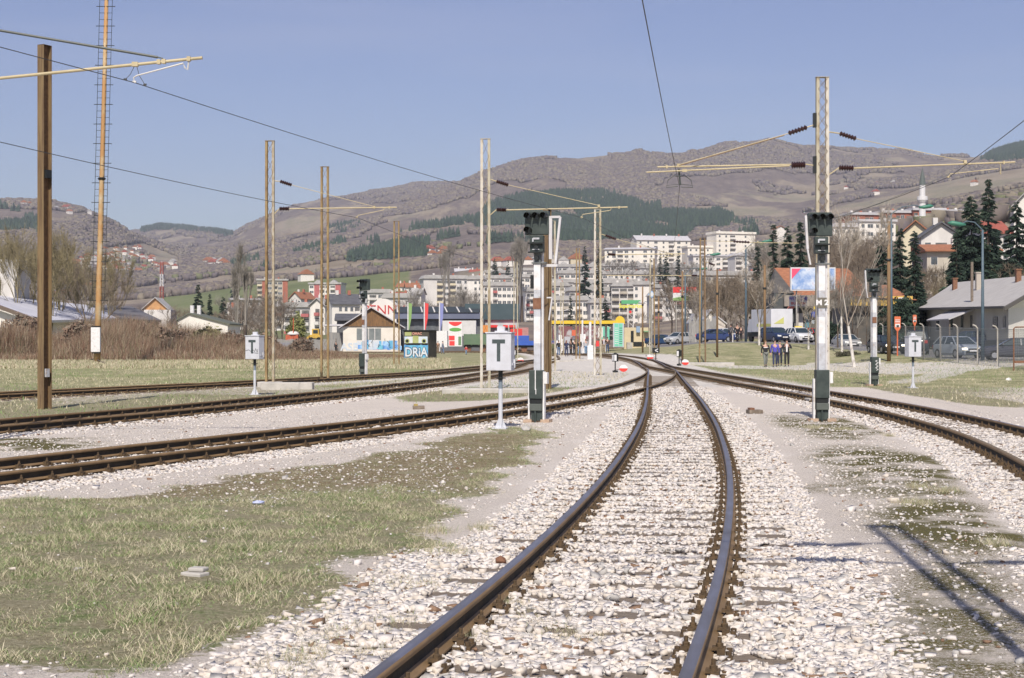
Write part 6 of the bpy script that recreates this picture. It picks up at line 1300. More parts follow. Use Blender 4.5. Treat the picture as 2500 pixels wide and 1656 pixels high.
b = MB(); b.add([(X(2072), -1.2, Z(724)), (X(2232), -1.2, Z(734)), (X(2190), 4, Z(692)), (X(2080), 4, Z(692)), (X(2232), 9, Z(734)), (X(2072), 9, Z(724))], [(0, 1, 2, 3), (1, 4, 2), (4, 5, 3, 2), (5, 0, 3), (0, 5, 4, 1)]); fixn(b.build('roof', tile, t))
b = MB(); b.b2((X(2187), -1.05, Z(733)), (X(2208), -1.01, Z(727))); b.build('sign_plate', white_m, t)
for i_, (x, y, w_, h_, m_, nm, lb) in enumerate(((1989, 752, 7, 7, M('sun_yellow', (.68, .48, .04)), 'round_sign', 'round yellow sign on the pillar left of the white signal'), (1988, 768, 12, 14, M('panel_blue', (.06, .10, .40)), 'blue_sign', 'blue panel with white figures left of the white signal'), (1988, 786, 12, 8, M('panel_pale', (.45, .52, .58)), 'pale_sign', 'pale panel below the blue one, left of the white signal'), (2054, 770, 4, 30, M('banner_blue', (.10, .22, .52)), 'blue_banner', 'narrow blue banner on a pole right of the white signal'))):
    boxthing(nm, lb, 'sign', x-w_/2, x+w_/2, y-h_/2, y+h_/2, 160, .15, m_); o_ = None
# ---------------------------------------------------------------- low house with a grey hipped roof on the right
Y = 128; g = onG(2400, Y); s = Y/F; t = thing('low_house', 'low house with a broad grey roof and a sunlit white gable, right edge', 'house', g)
def q3(x, y, Yd): return P(x, y, Yd)-g
rz_ = M('fibre_cement_roof', (.44, .42, .40), (.37, .35, .335), 1.2, .9, bump=.2, bscale=5)
# eave line runs from (2236,751) far to (2455,746) near; gable end faces the camera from x 2455 on
e0, e1 = q3(2236, 752, 150), q3(2458, 747, 118); r0, r1 = q3(2330, 690, 160), q3(2600, 664, 126); c1 = q3(2720, 752, 138)
b = MB(); b.add([e0, e1, r1, r0, e0+Vector((0, .15, -.2)), e1+Vector((0, .15, -.2)), r1+Vector((0, .15, -.2)), r0+Vector((0, .15, -.2))], [(0, 1, 2, 3), (7, 6, 5, 4), (0, 4, 5, 1), (1, 5, 6, 2), (3, 2, 6, 7), (0, 3, 7, 4)])
back = q3(2440, 752, 168); b.add([r0, r1, c1, back], [(0, 1, 2, 3)]); b.add([e0, r0, back], [(0, 1, 2)]); fixn(b.build('roof', rz_, t))
w0, w1 = q3(2262, 754, 149.5), q3(2462, 749, 120); zb = -1.5
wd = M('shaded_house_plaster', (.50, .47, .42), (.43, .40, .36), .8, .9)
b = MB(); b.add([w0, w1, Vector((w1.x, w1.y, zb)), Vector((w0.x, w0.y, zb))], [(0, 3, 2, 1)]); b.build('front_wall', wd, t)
ga, gb = q3(2462, 752, 120), q3(2712, 753, 138.5); gr_ = q3(2598, 670, 127)
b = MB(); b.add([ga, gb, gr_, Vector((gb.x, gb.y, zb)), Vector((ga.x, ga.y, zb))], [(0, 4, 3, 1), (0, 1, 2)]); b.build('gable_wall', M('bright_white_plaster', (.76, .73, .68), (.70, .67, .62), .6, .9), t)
b = MB(); b.bar(q3(2452, 754, 117.7), q3(2600, 668, 125.7), .12, .3); b.bar(q3(2236, 755, 150), q3(2456, 750, 118), .14, .18); b.build('fascia', M('fascia_dark', (.12, .11, .10)), t)
dv = (w1-w0); dv.z = 0; L_ = dv.length; dv.normalize(); nv = Vector((dv.y, -dv.x, 0)); ang = math.atan2(dv.y, dv.x)
def onwall(xpix): # parameter where the wall line crosses a photo column
    best = min((abs((w0+dv*(L_*k/300)+g).x/(w0+dv*(L_*k/300)+g).y*F+CX-xpix), k) for k in range(301)); return w0+dv*(L_*best[1]/300)
for xx, wd_, ztop, zbot in ((2290, 1.0, 772, 806), (2323, 1.1, 770, 806), (2350, .7, 771, 800), (2372, .6, 770, 800), (2431, 1.4, 774, 802), (2453, .7, 773, 800)):
    p = onwall(xx); Yp = p.y+g.y; za = EYE+(HY-ztop)/F*Yp-g.z; zb_ = EYE+(HY-zbot)/F*Yp-g.z
    b = MB(); b.box((p.x+nv.x*.03, p.y+nv.y*.03, (za+zb_)/2), (wd_, .06, za-zb_), rz=ang); wi = b.build('window', glass, t)
    b = MB(); b.box((p.x+nv.x*.08, p.y+nv.y*.08, zb_-.06), (wd_+.2, .1, .1), rz=ang); b.build('sill', plaster, wi)
p = onwall(2290); b = MB(); p0 = onwall(2262); p1_ = onwall(2455); b.bar(Vector((p0.x+nv.x*.05, p0.y+nv.y*.05, .55)), Vector((p1_.x+nv.x*.05, p1_.y+nv.y*.05, .55)), .08, .9); b.build('plinth', M('grey_plinth', (.2, .2, .19)), t)
a_, c_ = onwall(2322), onwall(2380); b = MB(); z1 = EYE+(HY-757)/F*(a_.y+g.y)-g.z; z2 = z1-.9
b.add([a_+Vector((0, 0, z1-a_.z)), c_+Vector((0, 0, z1-c_.z)), c_+nv*2.2+Vector((0, 0, z2-c_.z)), a_+nv*2.2+Vector((0, 0, z2-a_.z))], [(0, 3, 2, 1)])
o_ = b.build('porch_roof', roof_pale, t); sd_ = o_.modifiers.new('solid', 'SOLIDIFY'); sd_.thickness = .12
for k in (.05, .95): q = (a_+nv*2.0).lerp(c_+nv*2.0, k); b = MB(); b.tube([(q.x, q.y, -1), (q.x, q.y, z2)], .07, 6); b.build('porch_post', wood_m, t)
for x, y, Yc, m_ in ((2331, 677, 152, rustplate), (2388, 663, 142, beige_pl), (2486, 655, 134, rustplate)):
    p = q3(x, y, Yc); b = MB(); b.box((p.x, p.y, p.z-1.1), (.42, .42, 1.9)); b.box((p.x, p.y, p.z-.12), (.55, .55, .1)); b.build('chimney', m_, t)
p = q3(2373, 640, 133); b = MB(); b.tube([(p.x, p.y, p.z-3.5), (p.x, p.y, p.z)], .12, 8); b.build('flue', wood_m, t)
# ---------------------------------------------------------------- woods on the hills
needle = [M('spruce_dark', (.016, .034, .024), (.028, .05, .032), .8, .9), M('spruce_mid', (.03, .055, .034), (.045, .072, .042), .8, .9)]
barkm = M('brown_bark', (.13, .10, .075), (.08, .06, .045), 5, .9)
def hill_points(n, polys, d0, d1, lo=None, noise_s=None, thr=0, seed=0.):
    u = RNG.uniform(-250, 2750, n); Y = np.exp(RNG.uniform(math.log(d0), math.log(d1), n)); X = (u-CX)/F*Y; z = hz(X, Y); yp = HY-(z-EYE)*F/Y
    if polys is None: m_ = np.ones(n, bool)
    else:
        m_ = np.zeros(n, bool)
        for p in polys: m_ |= inpoly(u, yp, p)
    X, Y, z = X[m_], Y[m_], z[m_]
    if noise_s:
        q = np.array([mn.fractal(Vector((a*noise_s, b*noise_s*.45, seed)), .8, 2.1, 5) for a, b in zip(X, Y)]); k = q > thr; X, Y, z = X[k], Y[k], z[k]
    return X, Y, z
def cones(X, Y, z, h, mats, name, label):
    n = len(X); ns = 6; a = RNG.uniform(0, 6.28, n)[:, None]+np.arange(ns)*2*math.pi/ns; r = h*RNG.uniform(.17, .27, n)
    jr = RNG.uniform(.7, 1.2, (n, ns)); V = []
    b0 = np.stack([X[:, None]+np.cos(a)*r[:, None]*jr, Y[:, None]+np.sin(a)*r[:, None]*jr, (z+h*.08)[:, None]+0*a], -1)
    t0 = np.stack([X, Y, z+h*.62], -1)[:, None]; b1 = np.stack([X[:, None]+np.cos(a+.5)*r[:, None]*.66*jr, Y[:, None]+np.sin(a+.5)*r[:, None]*.66*jr, (z+h*.40)[:, None]+0*a], -1); t1 = np.stack([X, Y, z+h], -1)[:, None]
    V = np.concatenate([b0, t0, b1, t1], 1).reshape(-1, 3); m_ = 2*ns+2; tri = []
    for i in range(ns): tri += [(i, (i+1) % ns, ns), (ns+1+i, ns+1+(i+1) % ns, 2*ns+1)]
    T = (np.array(tri)[None]+(np.arange(n)*m_)[:, None, None]).reshape(-1, 3)
    tag(soup(name, V, T, mats, mi=np.repeat(RNG.integers(0, len(mats), n), len(tri))), label, 'wood', kind='stuff')
def blobs(X, Y, z, h, mats, name, label, ctr=.5):
    n = len(X); V0 = CV; V = V0[None]*(1+RNG.uniform(-.35, .45, (n, 8, 1)))*(h*.5)[:, None, None]*np.array([.85, .85, 1.0]); V = V+np.stack([X, Y, z+h*ctr], -1)[:, None]
    a = RNG.uniform(0, 6.28, n); c, s_ = np.cos(a)[:, None], np.sin(a)[:, None]; ce = np.stack([X, Y], -1)[:, None]; dx = V[..., 0]-ce[..., 0]; dy = V[..., 1]-ce[..., 1]; V = np.stack([ce[..., 0]+dx*c-dy*s_, ce[..., 1]+dx*s_+dy*c, V[..., 2]], -1)
    T = (CF_[None]+(np.arange(n)*8)[:, None, None]).reshape(-1, 3)
    tag(soup(name, V.reshape(-1, 3), T, mats, mi=np.repeat(RNG.integers(0, len(mats), n), 12)), label, 'wood', kind='stuff')
FOR = [[(1160,545),(1190,508),(1250,488),(1350,477),(1460,475),(1560,481),(1650,494),(1720,505),(1790,540),(1780,562),(1700,562),(1660,600),(1500,606),(1400,606),(1330,590),(1290,560),(1210,560),(1165,565)],
 [(840,650),(870,602),(950,582),(1030,560),(1050,600),(1040,640),(930,660)], [(655,652),(660,622),(700,614),(698,650)], [(560,652),(600,638),(655,630),(655,660),(590,665)],
 [(0,505),(60,520),(110,560),(60,600),(0,600)], [(340,570),(350,552),(385,545),(450,553),(570,570),(565,580),(450,566),(390,562)], [(1000,555),(1130,505),(1160,540),(1150,570),(1040,600)],
 [(2390,398),(2430,372),(2500,352),(2540,352),(2540,400),(2440,402)], [(1790,545),(1850,550),(1850,575),(1760,580)], [(1190,590),(1340,590),(1340,615),(1180,625)], [(700,620),(840,590),(850,610),(720,640)], [(800,560),(870,540),(900,548),(840,575)]]
X, Y, z = hill_points(1000000, FOR[:1]+FOR[4:6]+FOR[7:8], 1100, 6500, noise_s=.005, thr=-.25, seed=2.)
k = RNG.uniform(0, 1, len(X)) < .5; X, Y, z = X[k], Y[k], z[k]; cones(X, Y, z, RNG.uniform(9, 17, len(X)), needle, 'conifer_forest', 'dark green conifer forest covering the spur below the mountain ridge'); nf = len(X)
X, Y, z = hill_points(300000, FOR[1:4]+FOR[6:7]+FOR[8:], 700, 3500, noise_s=.007, thr=.14, seed=5.)
k = RNG.uniform(0, 1, len(X)) < .4; X, Y, z = X[k], Y[k], z[k]; cones(X, Y, z, RNG.uniform(7, 15, len(X)), needle, 'conifer_copses', 'scattered dark conifer copses on the lower hills'); nf += len(X)
bw = [M('bare_wood_brown', (.18, .148, .13), (.14, .115, .10), .2, .95), M('bare_wood_purple', (.155, .13, .13), (.12, .10, .103), .2, .95), M('bare_wood_tan', (.235, .20, .15), (.18, .155, .12), .2, .95)]
VIL = [(170, 645), (260, 605), (345, 592), (440, 630), (440, 668), (330, 672), (180, 668)]
X, Y, z = hill_points(520000, None, 1300, 6400, noise_s=.0028, thr=.0, seed=9.)
u_ = X/Y*F+CX; y_ = HY-(z-EYE)*F/Y; k = ~inpoly(u_, y_, VIL); X, Y, z = X[k], Y[k], z[k]
blobs(X, Y, z, RNG.uniform(4, 9, len(X))*(.7+Y/8000), bw, 'bare_woodland', 'leafless purple-brown woodland spread over the mountain slopes', .3); nf += len(X)
X, Y, z = hill_points(26000, [[(380,700),(1000,655),(1040,610),(640,650),(380,690)], [(1000,655),(1190,640),(1190,600),(1000,600)], [(1850,600),(2520,470),(2520,640),(1850,660)], [(0,700),(400,690),(400,600),(0,600)]], 500, 2400, noise_s=.008, thr=.02, seed=4.)
blobs(X, Y, z, RNG.uniform(4, 9, len(X)), bw+[M('olive_scrub', (.13, .14, .07), (.17, .17, .09), .3, .95)], 'hedge_scrub', 'bare scrub and hedges across the lower slopes', .3); nf += len(X)
print('hill trees', nf)
# ---------------------------------------------------------------- single trees
def crown_conifer(h, w_, n=9000, drop=.35, seed=0):
    """unit mesh of needle clumps arranged on drooping whorls; returns V,T"""
    g = np.random.default_rng(seed); nb = int(26*7); V = []
    t = np.sort(g.uniform(.05, .985, nb)); az = g.uniform(0, 6.28, nb); L_ = w_/2*(1-t)**.82*g.uniform(.72, 1.12, nb)+.12
    per = np.maximum(3, (n*L_/L_.sum()).astype(int)); P0 = []; 
    bi = np.repeat(np.arange(nb), per); s = g.uniform(.08, 1, len(bi))**.8; l = L_[bi]
    side = g.normal(0, .12, len(bi))*l*np.sqrt(s)+g.normal(0, .05, len(bi)); dz = -drop*l*s**1.3+.10*l*np.maximum(s-.8, 0)*5-g.uniform(0, .10, len(bi))*l
    x = np.cos(az[bi])*l*s-np.sin(az[bi])*side; y = np.sin(az[bi])*l*s+np.cos(az[bi])*side; z = t[bi]*h+dz
    c = np.stack([x, y, z], -1); m_ = len(c); sz = (.06+.075*l)*g.uniform(.6, 1.5, m_)*h/12+.05
    d1 = np.stack([np.cos(az[bi])+g.normal(0, .5, m_), np.sin(az[bi])+g.normal(0, .5, m_), g.normal(-.45, .3, m_)], -1); d1 /= np.linalg.norm(d1, axis=1)[:, None]
    d2 = np.cross(d1, g.normal(0, 1, (m_, 3))); d2 /= np.linalg.norm(d2, axis=1)[:, None]
    V = np.stack([c-d2*sz[:, None]*.45, c+d2*sz[:, None]*.45, c+d1*sz[:, None]*1.9], 1).reshape(-1, 3); T = np.arange(3*m_).reshape(-1, 3)
    return V, T, (g.uniform(0, 1, m_) < .35).astype(int)
_cc = {}
def conifer(label, x, ytop, Y, wpx, n=9000, drop=.35, group='conifers', yb=None):
    base = onG(x, Y, -.1); h = EYE+(HY-ytop)/F*Y-base.z; w_ = wpx/F*Y; t = thing('spruce_tree', label, 'conifer', base, 0, group)
    V, T, mi = crown_conifer(h, w_, n, drop, int(x)); soup('crown', V, T, needle, t, mi)
    b = MB(); b.tube([(0, 0, 0), (0, 0, h*.5), (0, 0, h*.97)], [h*.016+.05, h*.009+.03, .02], 7); b.build('trunk', barkm, t); return t
for i, (x, yt, Y, wp, n, lb) in enumerate(((2155, 556, 175, 62, 8000, 'dark spruce directly behind the tall brown pole'), (2197, 552, 168, 66, 8000, 'dark spruce just right of the tall brown pole'), (2232, 560, 150, 66, 7000, 'slender pointed spruce in front of the cream-yellow house'),
    (2372, 470, 175, 150, 16000, 'largest broad spruce, in front of the red-roofed house'), (2413, 432, 200, 92, 9000, 'tallest spruce with a bare double stem behind the largest one'), (2482, 488, 190, 108, 12000, 'thick spruce at the right edge below the white gabled house'), (2335, 560, 165, 60, 5000, 'small spruce left of the largest one'),
    (1888, 542, 205, 40, 7000, 'leftmost of the dark spruces left of the white signal head'), (1922, 548, 200, 52, 8000, 'second of the dark spruces left of the white signal head'), (1955, 538, 196, 62, 10000, 'third and widest of the dark spruces, just left of the white signal head'), (1850, 590, 260, 36, 5000, 'low dark spruce right of the cream ridge blocks'),
    (1428, 598, 640, 30, 5000, 'dark columnar spruce rising above the central terraces'), (1462, 598, 660, 22, 3000, 'dark spruce behind the pale middle-distance mast'), (1478, 722, 420, 32, 4000, 'lone pointed spruce in front of the blank-walled white block'), (1612, 612, 700, 20, 2000, 'thin spruce below the cream ridge blocks, left one'), (1627, 610, 690, 26, 2500, 'spruce below the cream ridge blocks, middle one'), (1655, 606, 700, 20, 2500, 'spruce below the cream ridge blocks, right one'), (1393, 720, 400, 18, 2000, 'narrow spruce by the brown post at the fuel station'),
    (484, 692, 300, 44, 6000, 'largest spruce behind the low white shed on the left'), (512, 716, 310, 24, 3000, 'thin spruce in the middle of the three behind the white shed'), (545, 722, 290, 42, 5000, 'dense spruce, rightmost of the three behind the white shed'), (1208, 628, 850, 26, 2500, 'dark spruce above the upper terrace, left of a pair'), (1240, 634, 850, 20, 2000, 'small spruce above the upper terrace, right of a pair'), (1740, 552, 1050, 14, 1500, 'tiny spruce on the skyline between the ridge blocks'), (572, 640, 1100, 16, 1500, 'lone dark spruce in the green field on the left'))):
    conifer(lb, x, yt, Y, wp*1.12, int(n*1.8), .38 if Y < 250 else .3)
# bare trees ------------------------------------------------------
def branch_tree(h, spread, seed, depth=5, lean=0, up=.55, trunk=.02, ntwig=3500, twigr=.006, columnar=False, split=3):
    g = random.Random(seed); segs = []; tips = []
    def grow(p, d, L_, r, k):
        q = p+d*L_; segs.append((p, q, r, r*.72)); 
        if k == 0: tips.append((q, d, L_)); return
        n = split if k > 1 else 4
        for i in range(n):
            sp = spread*(.6 if i == 0 else 1.25); nd = d+Vector((g.gauss(0, sp), g.gauss(0, sp), g.gauss(0, sp*.5)+ (up*.35))); nd.normalize()
            grow(q if i < 2 else p.lerp(q, g.uniform(.45, .9)), nd, L_*g.uniform(.62, .86), r*(.72 if i == 0 else .5), k-1)
    L0 = h*(.30 if not columnar else .2); d = Vector((lean, 0, 1)).normalized(); grow(Vector((0, 0, 0)), d, L0, h*trunk, depth)
    mz = max(s[1].z for s in segs); f = h/mz
    V = []; T = []
    for p, q, r0, r1 in segs[1:]:
        dd = (q-p).normalized(); a = dd.cross(Vector((.3, .9, .1))).normalized(); b = a.cross(dd); n0 = len(V)
        for e, r in ((p, r0), (q, r1)):
            for j in range(3): t = j*2.094; V.append((e+a*math.cos(t)*r+b*math.sin(t)*r)*f)
        for j in range(3): k2 = (j+1) % 3; T += [(n0+j, n0+k2, n0+3+k2), (n0+j, n0+3+k2, n0+3+j)]
    G = np.random.default_rng(seed); ti = G.integers(0, len(tips), ntwig); 
    tp = np.array([tuple(t[0]*f) for t in tips])[ti]; td = np.array([tuple(t[1]) for t in tips])[ti]; tl = np.array([t[2]*f for t in tips])[ti]
    st = tp-td*tl[:, None]*G.uniform(0, 1.2, (ntwig, 1)); dr = td+G.normal(0, .55, (ntwig, 3))+np.array([0, 0, .25]); dr /= np.linalg.norm(dr, axis=1)[:, None]
    ln = tl*G.uniform(.5, 1.5, ntwig); wv = np.cross(dr, G.normal(0, 1, (ntwig, 3))); wv /= np.linalg.norm(wv, axis=1)[:, None]; wv *= twigr*h/10+.008
    TV = np.stack([st-wv, st+wv, st+dr*ln[:, None]], 1).reshape(-1, 3)
    n0 = len(V); V = np.array([tuple(v) for v in V]+[tuple(v) for v in TV]); T = np.array(T+[(n0+3*i, n0+3*i+1, n0+3*i+2) for i in range(ntwig)])
    tr = segs[0]; return V, T, (tr[0]*f, tr[1]*f, tr[2]*f, tr[3]*f)
twig_brown = M('twigs_brown', (.24, .19, .14), (.17, .135, .10), .5, .95); twig_olive = M('twigs_olive', (.26, .215, .12), (.19, .16, .09), .5, .95); twig_grey = M('twigs_grey', (.30, .27, .23), (.22, .20, .17), .5, .95)
birch_m = M('birch_bark', (.66, .62, .57), (.40, .36, .32), 3, .8, pos=(.5, .68)); twig_birch = M('birch_twigs', (.46, .41, .35), (.30, .25, .20), 1, .9)
def tree(name, label, cat, x, ytop, Y, seed, mats=(barkm, twig_brown), group=None, **kw):
    base = onG(x, Y, -.15); h = EYE+(HY-ytop)/F*Y-base.z; t = thing(name, label, cat, base, 0, group)
    V, T, tr = branch_tree(h, seed=seed, **kw); soup('crown', V, T, mats[1], t); b = MB(); b.tube([tr[0]-Vector((0, 0, .3)), tr[1]], [tr[2]*1.15, tr[3]*1.05], 8); b.build('trunk', mats[0], t); return t
bt = (birch_m, twig_birch)
tree('birch_tree', 'white birch leaning between the small signal and the restaurant, nearest of the birches', 'birch', 2088, 500, 100, 3, bt, 'birches', spread=.22, depth=5, lean=-.16, ntwig=900, trunk=.011, split=2)
tree('birch_tree', 'thin forked birch just right of the tall white signal', 'birch', 2056, 520, 122, 8, bt, 'birches', spread=.24, depth=5, lean=-.02, ntwig=700, trunk=.009, split=2)
tree('birch_tree', 'white-barked bare tree with upswept branches in front of the box truck', 'birch', 1854, 640, 132, 5, bt, 'birches', spread=.34, depth=5, ntwig=1500, trunk=.016, split=3)
tree('birch_tree', 'small pale bare tree in front of the restaurant door, left of the white signal', 'birch', 1974, 700, 128, 12, bt, 'birches', spread=.36, depth=5, ntwig=900, trunk=.016, split=3)
tree('birch_tree', 'pale bare tree high up behind the street lamp left of the dark gable', 'birch', 1895, 560, 230, 15, bt, 'birches', spread=.3, depth=5, ntwig=1600, trunk=.012, split=3)
tree('birch_tree', 'pale sapling in front of the advert in red, white and green', 'birch', 1697, 705, 190, 21, bt, 'birches', spread=.3, depth=5, ntwig=1200, trunk=.012, split=3)
tree('birch_tree', 'pair-stemmed pale sapling beside the standing men on the slope', 'birch', 1789, 755, 150, 22, bt, 'birches', spread=.3, depth=4, ntwig=600, trunk=.016, split=3)
# prototypes of brown bare trees, then copies
def protos_bare(n, mats, **kw):
    out = []
    for i in range(n):
        V, T, tr = branch_tree(10, seed=100+i*7+int(kw.get('spread', .3)*100), **kw); t = thing('bare_tree', 'leafless brown tree among the trees of the bank', 'bare tree')
        soup('crown', V, T, mats[1], t); b = MB(); b.tube([tr[0]-Vector((0, 0, .3)), tr[1]], [tr[2]*1.15, tr[3]*1.05], 7); b.build('trunk', mats[0], t); out.append(t)
    return out
pb = protos_bare(4, (barkm, twig_brown), spread=.42, depth=5, ntwig=1700, trunk=.015, split=3, twigr=.006)
pg = protos_bare(3, (barkm, twig_grey), spread=.36, depth=5, ntwig=1700, trunk=.015, split=3, twigr=.006)
po = protos_bare(3, (barkm, twig_olive), spread=.26, depth=5, ntwig=1900, trunk=.013, split=3, twigr=.006)
pc = protos_bare(2, (barkm, twig_grey), spread=.10, depth=5, ntwig=1500, trunk=.013, split=3, columnar=True, up=1.2, twigr=.007)
def plant(prs, x, ytop, Y, label, group, wide=1.0):
    base = onG(x, Y, -.1); h = EYE+(HY-ytop)/F*Y-base.z
    if h < 1: return
    dup(random.choice(prs), base, random.uniform(0, 6.28), label, group, scale=(h/10*wide, h/10*wide, h/10))
rr = random.Random(5)
def row(prs, pts, label, group, jit=.12, wide=1.0):
    for x, yt, Y in pts: plant(prs, x+rr.uniform(-4, 4), yt+rr.uniform(-6, 6), Y*(1+rr.uniform(-jit, jit)), label, group, wide)
row(po, [(x, 545+((x*37) % 60), 205) for x in range(-10, 150, 17)], 'tall leafless olive-brown willow of the clump at the left edge', 'willows at the left edge', wide=.8)
row(pb+po, [(x, 600+((x*53) % 70), 205) for x in range(140, 285, 18)], 'leafless brown tree behind the dark-roofed warehouse', 'bare trees behind the warehouses', wide=.8)
row(pc, [(583, 585, 260), (597, 640, 270)], 'tall narrow greenish-grey poplar rising left of the rusty mast', 'poplars left of the rusty mast')
row(pg+pb, [(x, 700+((x*31) % 60), 280+((x*13) % 60)) for x in range(560, 690, 9)], 'leafless grey tree in the thicket in front of the beige blocks', 'thicket in front of the beige blocks', wide=1.1)
row(pc, [(1268, 574, 700), (1274, 580, 690), (1260, 585, 710)], 'tall brown leafless poplar behind the head of the left signal', 'poplars behind the left signal'); row(pc, [(1095, 600, 720), (1088, 610, 720)], 'brown leafless poplar above the yellow-balconied block', 'poplars above the flats')
row(pg, [(x, 690+((x*29) % 40), 330) for x in list(range(1000, 1045, 11))+list(range(1105, 1180, 12))], 'leafless grey tree in front of the yellow-balconied blocks', 'bare trees before the flats')
row(pb+pg, [(x, 665+((x*41) % 70), 330+((x*7) % 90)) for x in range(1640, 1850, 13)], 'leafless brown tree of the wooded slope between the flats and the parked truck', 'bare trees of the middle slope', wide=1.15)
row(pb, [(x, 655+((x*41) % 55), 215+((x*7) % 40)) for x in range(1700, 1900, 15)], 'leafless brown tree behind the box truck', 'bare trees of the middle slope', wide=1.15)
row(pb, [(x, 560+((x*41) % 60), 280+((x*7) % 60)) for x in range(2020, 2160, 9)], 'leafless brown tree behind the restaurant roof and the birches', 'bare trees behind the restaurant', wide=1.1)
row(pb+pg, [(x, 650+((x*37) % 60), 150) for x in range(2018, 2160, 12)], 'thin leafless brown tree between the mesh fence and the restaurant wall', 'bare trees before the restaurant wall', wide=.7)
row(pb, [(x, 610+((x*17) % 50), 360+((x*7) % 80)) for x in range(1860, 2030, 13)], 'leafless tree behind the billboard', 'bare trees behind the restaurant', wide=1.2)
row(pb+po, [(x, 640+((x*41) % 55), 205+((x*7) % 40)) for x in range(2210, 2520, 11)], 'leafless brown-olive tree on the bank above the low grey-roofed house', 'bare trees above the low house', wide=1.2)
row(pb+pg, [(x, 560+((x*41) % 60), 470+((x*7) % 80)) for x in range(1990, 2130, 12)], 'leafless tree below the white flats', 'bare trees below the white flats', wide=1.3)
row(pg, [(x, 625+((x*17) % 25), 800) for x in range(1500, 1760, 45)], 'leafless tree between the terraces of flats', 'bare trees between the terraces', wide=1.3)
row(pg, [(x, 752+((x*17) % 30), 420) for x in range(1400, 1700, 27)], 'leafless tree in front of the lower flats', 'bare trees in front of the lower flats', wide=1.0)
row(pb, [(x, 748+((x*17) % 20), 330) for x in range(400, 560, 26)], 'leafless shrub-like tree on the left slope above the white shed', 'bare trees on the left slope', wide=1.2)
row(pg, [(1865+i*17, 580+((i*17) % 30), 520) for i in range(0, 9)], 'leafless pale tree beside the dark spruces', 'bare trees by the dark spruces', wide=1.3)
for L_ in (pb, pg, po, pc):
    for p in L_:
        for ch in list(p.children): bpy.data.objects.remove(ch)
        bpy.data.objects.remove(p)
# evergreen bushes: dark clump behind the small signal; yellow-green shrub near the beige blocks
def bush(label, x, Y, ytop, wpx, mats, n=6000, cat='shrub', name='bush'):
    base = onG(x, Y, -.1); h = EYE+(HY-ytop)/F*Y-base.z; w_ = wpx/F*Y; g = RNG; V0 = g.normal(0, 1, (n, 3)); V0 /= np.linalg.norm(V0, axis=1)[:, None]; V0 *= g.uniform(.55, 1.03, (n, 1))
    lob = 1+.18*np.sin(V0[:, 0]*7+x)*np.cos(V0[:, 2]*6)+.1*np.sin(V0[:, 1]*9); c = V0*lob[:, None]*np.array([w_/2, w_/2.4, h/2])+np.array([0, 0, h*.5]); sz = g.uniform(.5, 1.4, n)*(.035*h+.04)
    d = g.normal(0, 1, (n, 3, 3))*sz[:, None, None]*.7; V = (c[:, None]+d).reshape(-1, 3); o = soup(name, V, np.arange(3*n).reshape(-1, 3), mats, None, g.integers(0, len(mats), n)); o.location = base; tag(o, label, cat)
for x, yt, wp, lb in ((2205, 728, 66, 'dark evergreen bush behind the orange bus stop sign, left of the low house'), (2246, 745, 60, 'dark evergreen bush against the left end of the low house'), (2160, 750, 50, 'dark evergreen bush behind the tall brown pole'), (2025, 790, 60, 'dark shrub behind the mesh fence right of the white signal')): bush(lb, x, 148 if x < 2240 else 152, yt, wp, needle, 7000)
bush('yellow-green shrub in front of the white gabled block', 723, 330, 770, 44, [M('yellowgreen_leaf', (.28, .30, .10), (.22, .23, .09), 1, .9)], 5000); bush('pale olive shrub in front of the low white shed', 512, 150, 800, 80, [twig_olive, M('yellowgreen_leaf2', (.25, .25, .11))], 6000)
bush('low dark shrub on the slope right of the white signal', 2070, 118, 858, 60, [M('dead_ivy', (.07, .08, .045), (.12, .10, .07), 1, .9)], 3000)
# brown scrub belt on the left: one mass of stems nobody could count
def scrub():
    n = 270000; u = RNG.uniform(-60, 1000, n); Y = RNG.uniform(134, 168, n); top = np.interp(u, [-60, 100, 300, 430, 560, 640, 790, 1000], [3.7, 3.9, 3.9, 3.2, 2.1, 1.7, .9, .25])
    X = (u-CX)/F*Y; q = gridnoise(X, Y, .20, 3.)+.6*gridnoise(X, Y, .07, 8.); h = np.clip(top*(.78+q*.95)*RNG.uniform(.5, 1.1, n), .2, 5)*np.clip((Y-130)/12, .3, 1)
    z = hz(X, Y); k = RNG.uniform(0, 1, n) < np.clip((Y-130)/14, .15, 1); X, Y, z, h, q, u = X[k], Y[k], z[k], h[k], q[k], u[k]; n = len(X)
    pr = np.zeros((n, 4)); r_ = RNG.uniform(0, 1, n); kk = np.where(r_ < .42, 0, np.where(r_ < .7, 1, np.where(r_ < .93, 2, 3))); pr[np.arange(n), kk] = 1
    blades(X, Y, z-.05, h, np.clip(np.abs(RNG.normal(.35, .28, n)), 0, .95), RNG.uniform(.02, .05, n), [M('scrub_russet', (.25, .145, .095), (.18, .105, .07), .5, .95), M('scrub_brown', (.30, .205, .135), (.22, .15, .10), .5, .95), M('scrub_tan', (.47, .39, .28), (.36, .29, .2), .5, .95), M('scrub_green', (.16, .17, .07))], 'brown_scrub', 'belt of tangled brown scrub along the back of the left-hand field', pr, cat='scrub')
    n = 90000; u = RNG.uniform(-60, 1100, n); Y = RNG.uniform(100, 150, n); X = (u-CX)/F*Y; z = hz(X, Y); pr = np.zeros((n, 4)); pr[np.arange(n), RNG.choice(4, n, p=[.66, .06, .22, .06])] = 1
    blades(X, Y, z-.05, RNG.uniform(.08, .38, n), np.clip(np.abs(RNG.normal(.35, .2, n)), 0, .9), RNG.uniform(.03, .06, n), GM, 'tall_dry_grass', 'tall straw-coloured grass in front of the brown scrub', pr)
scrub()
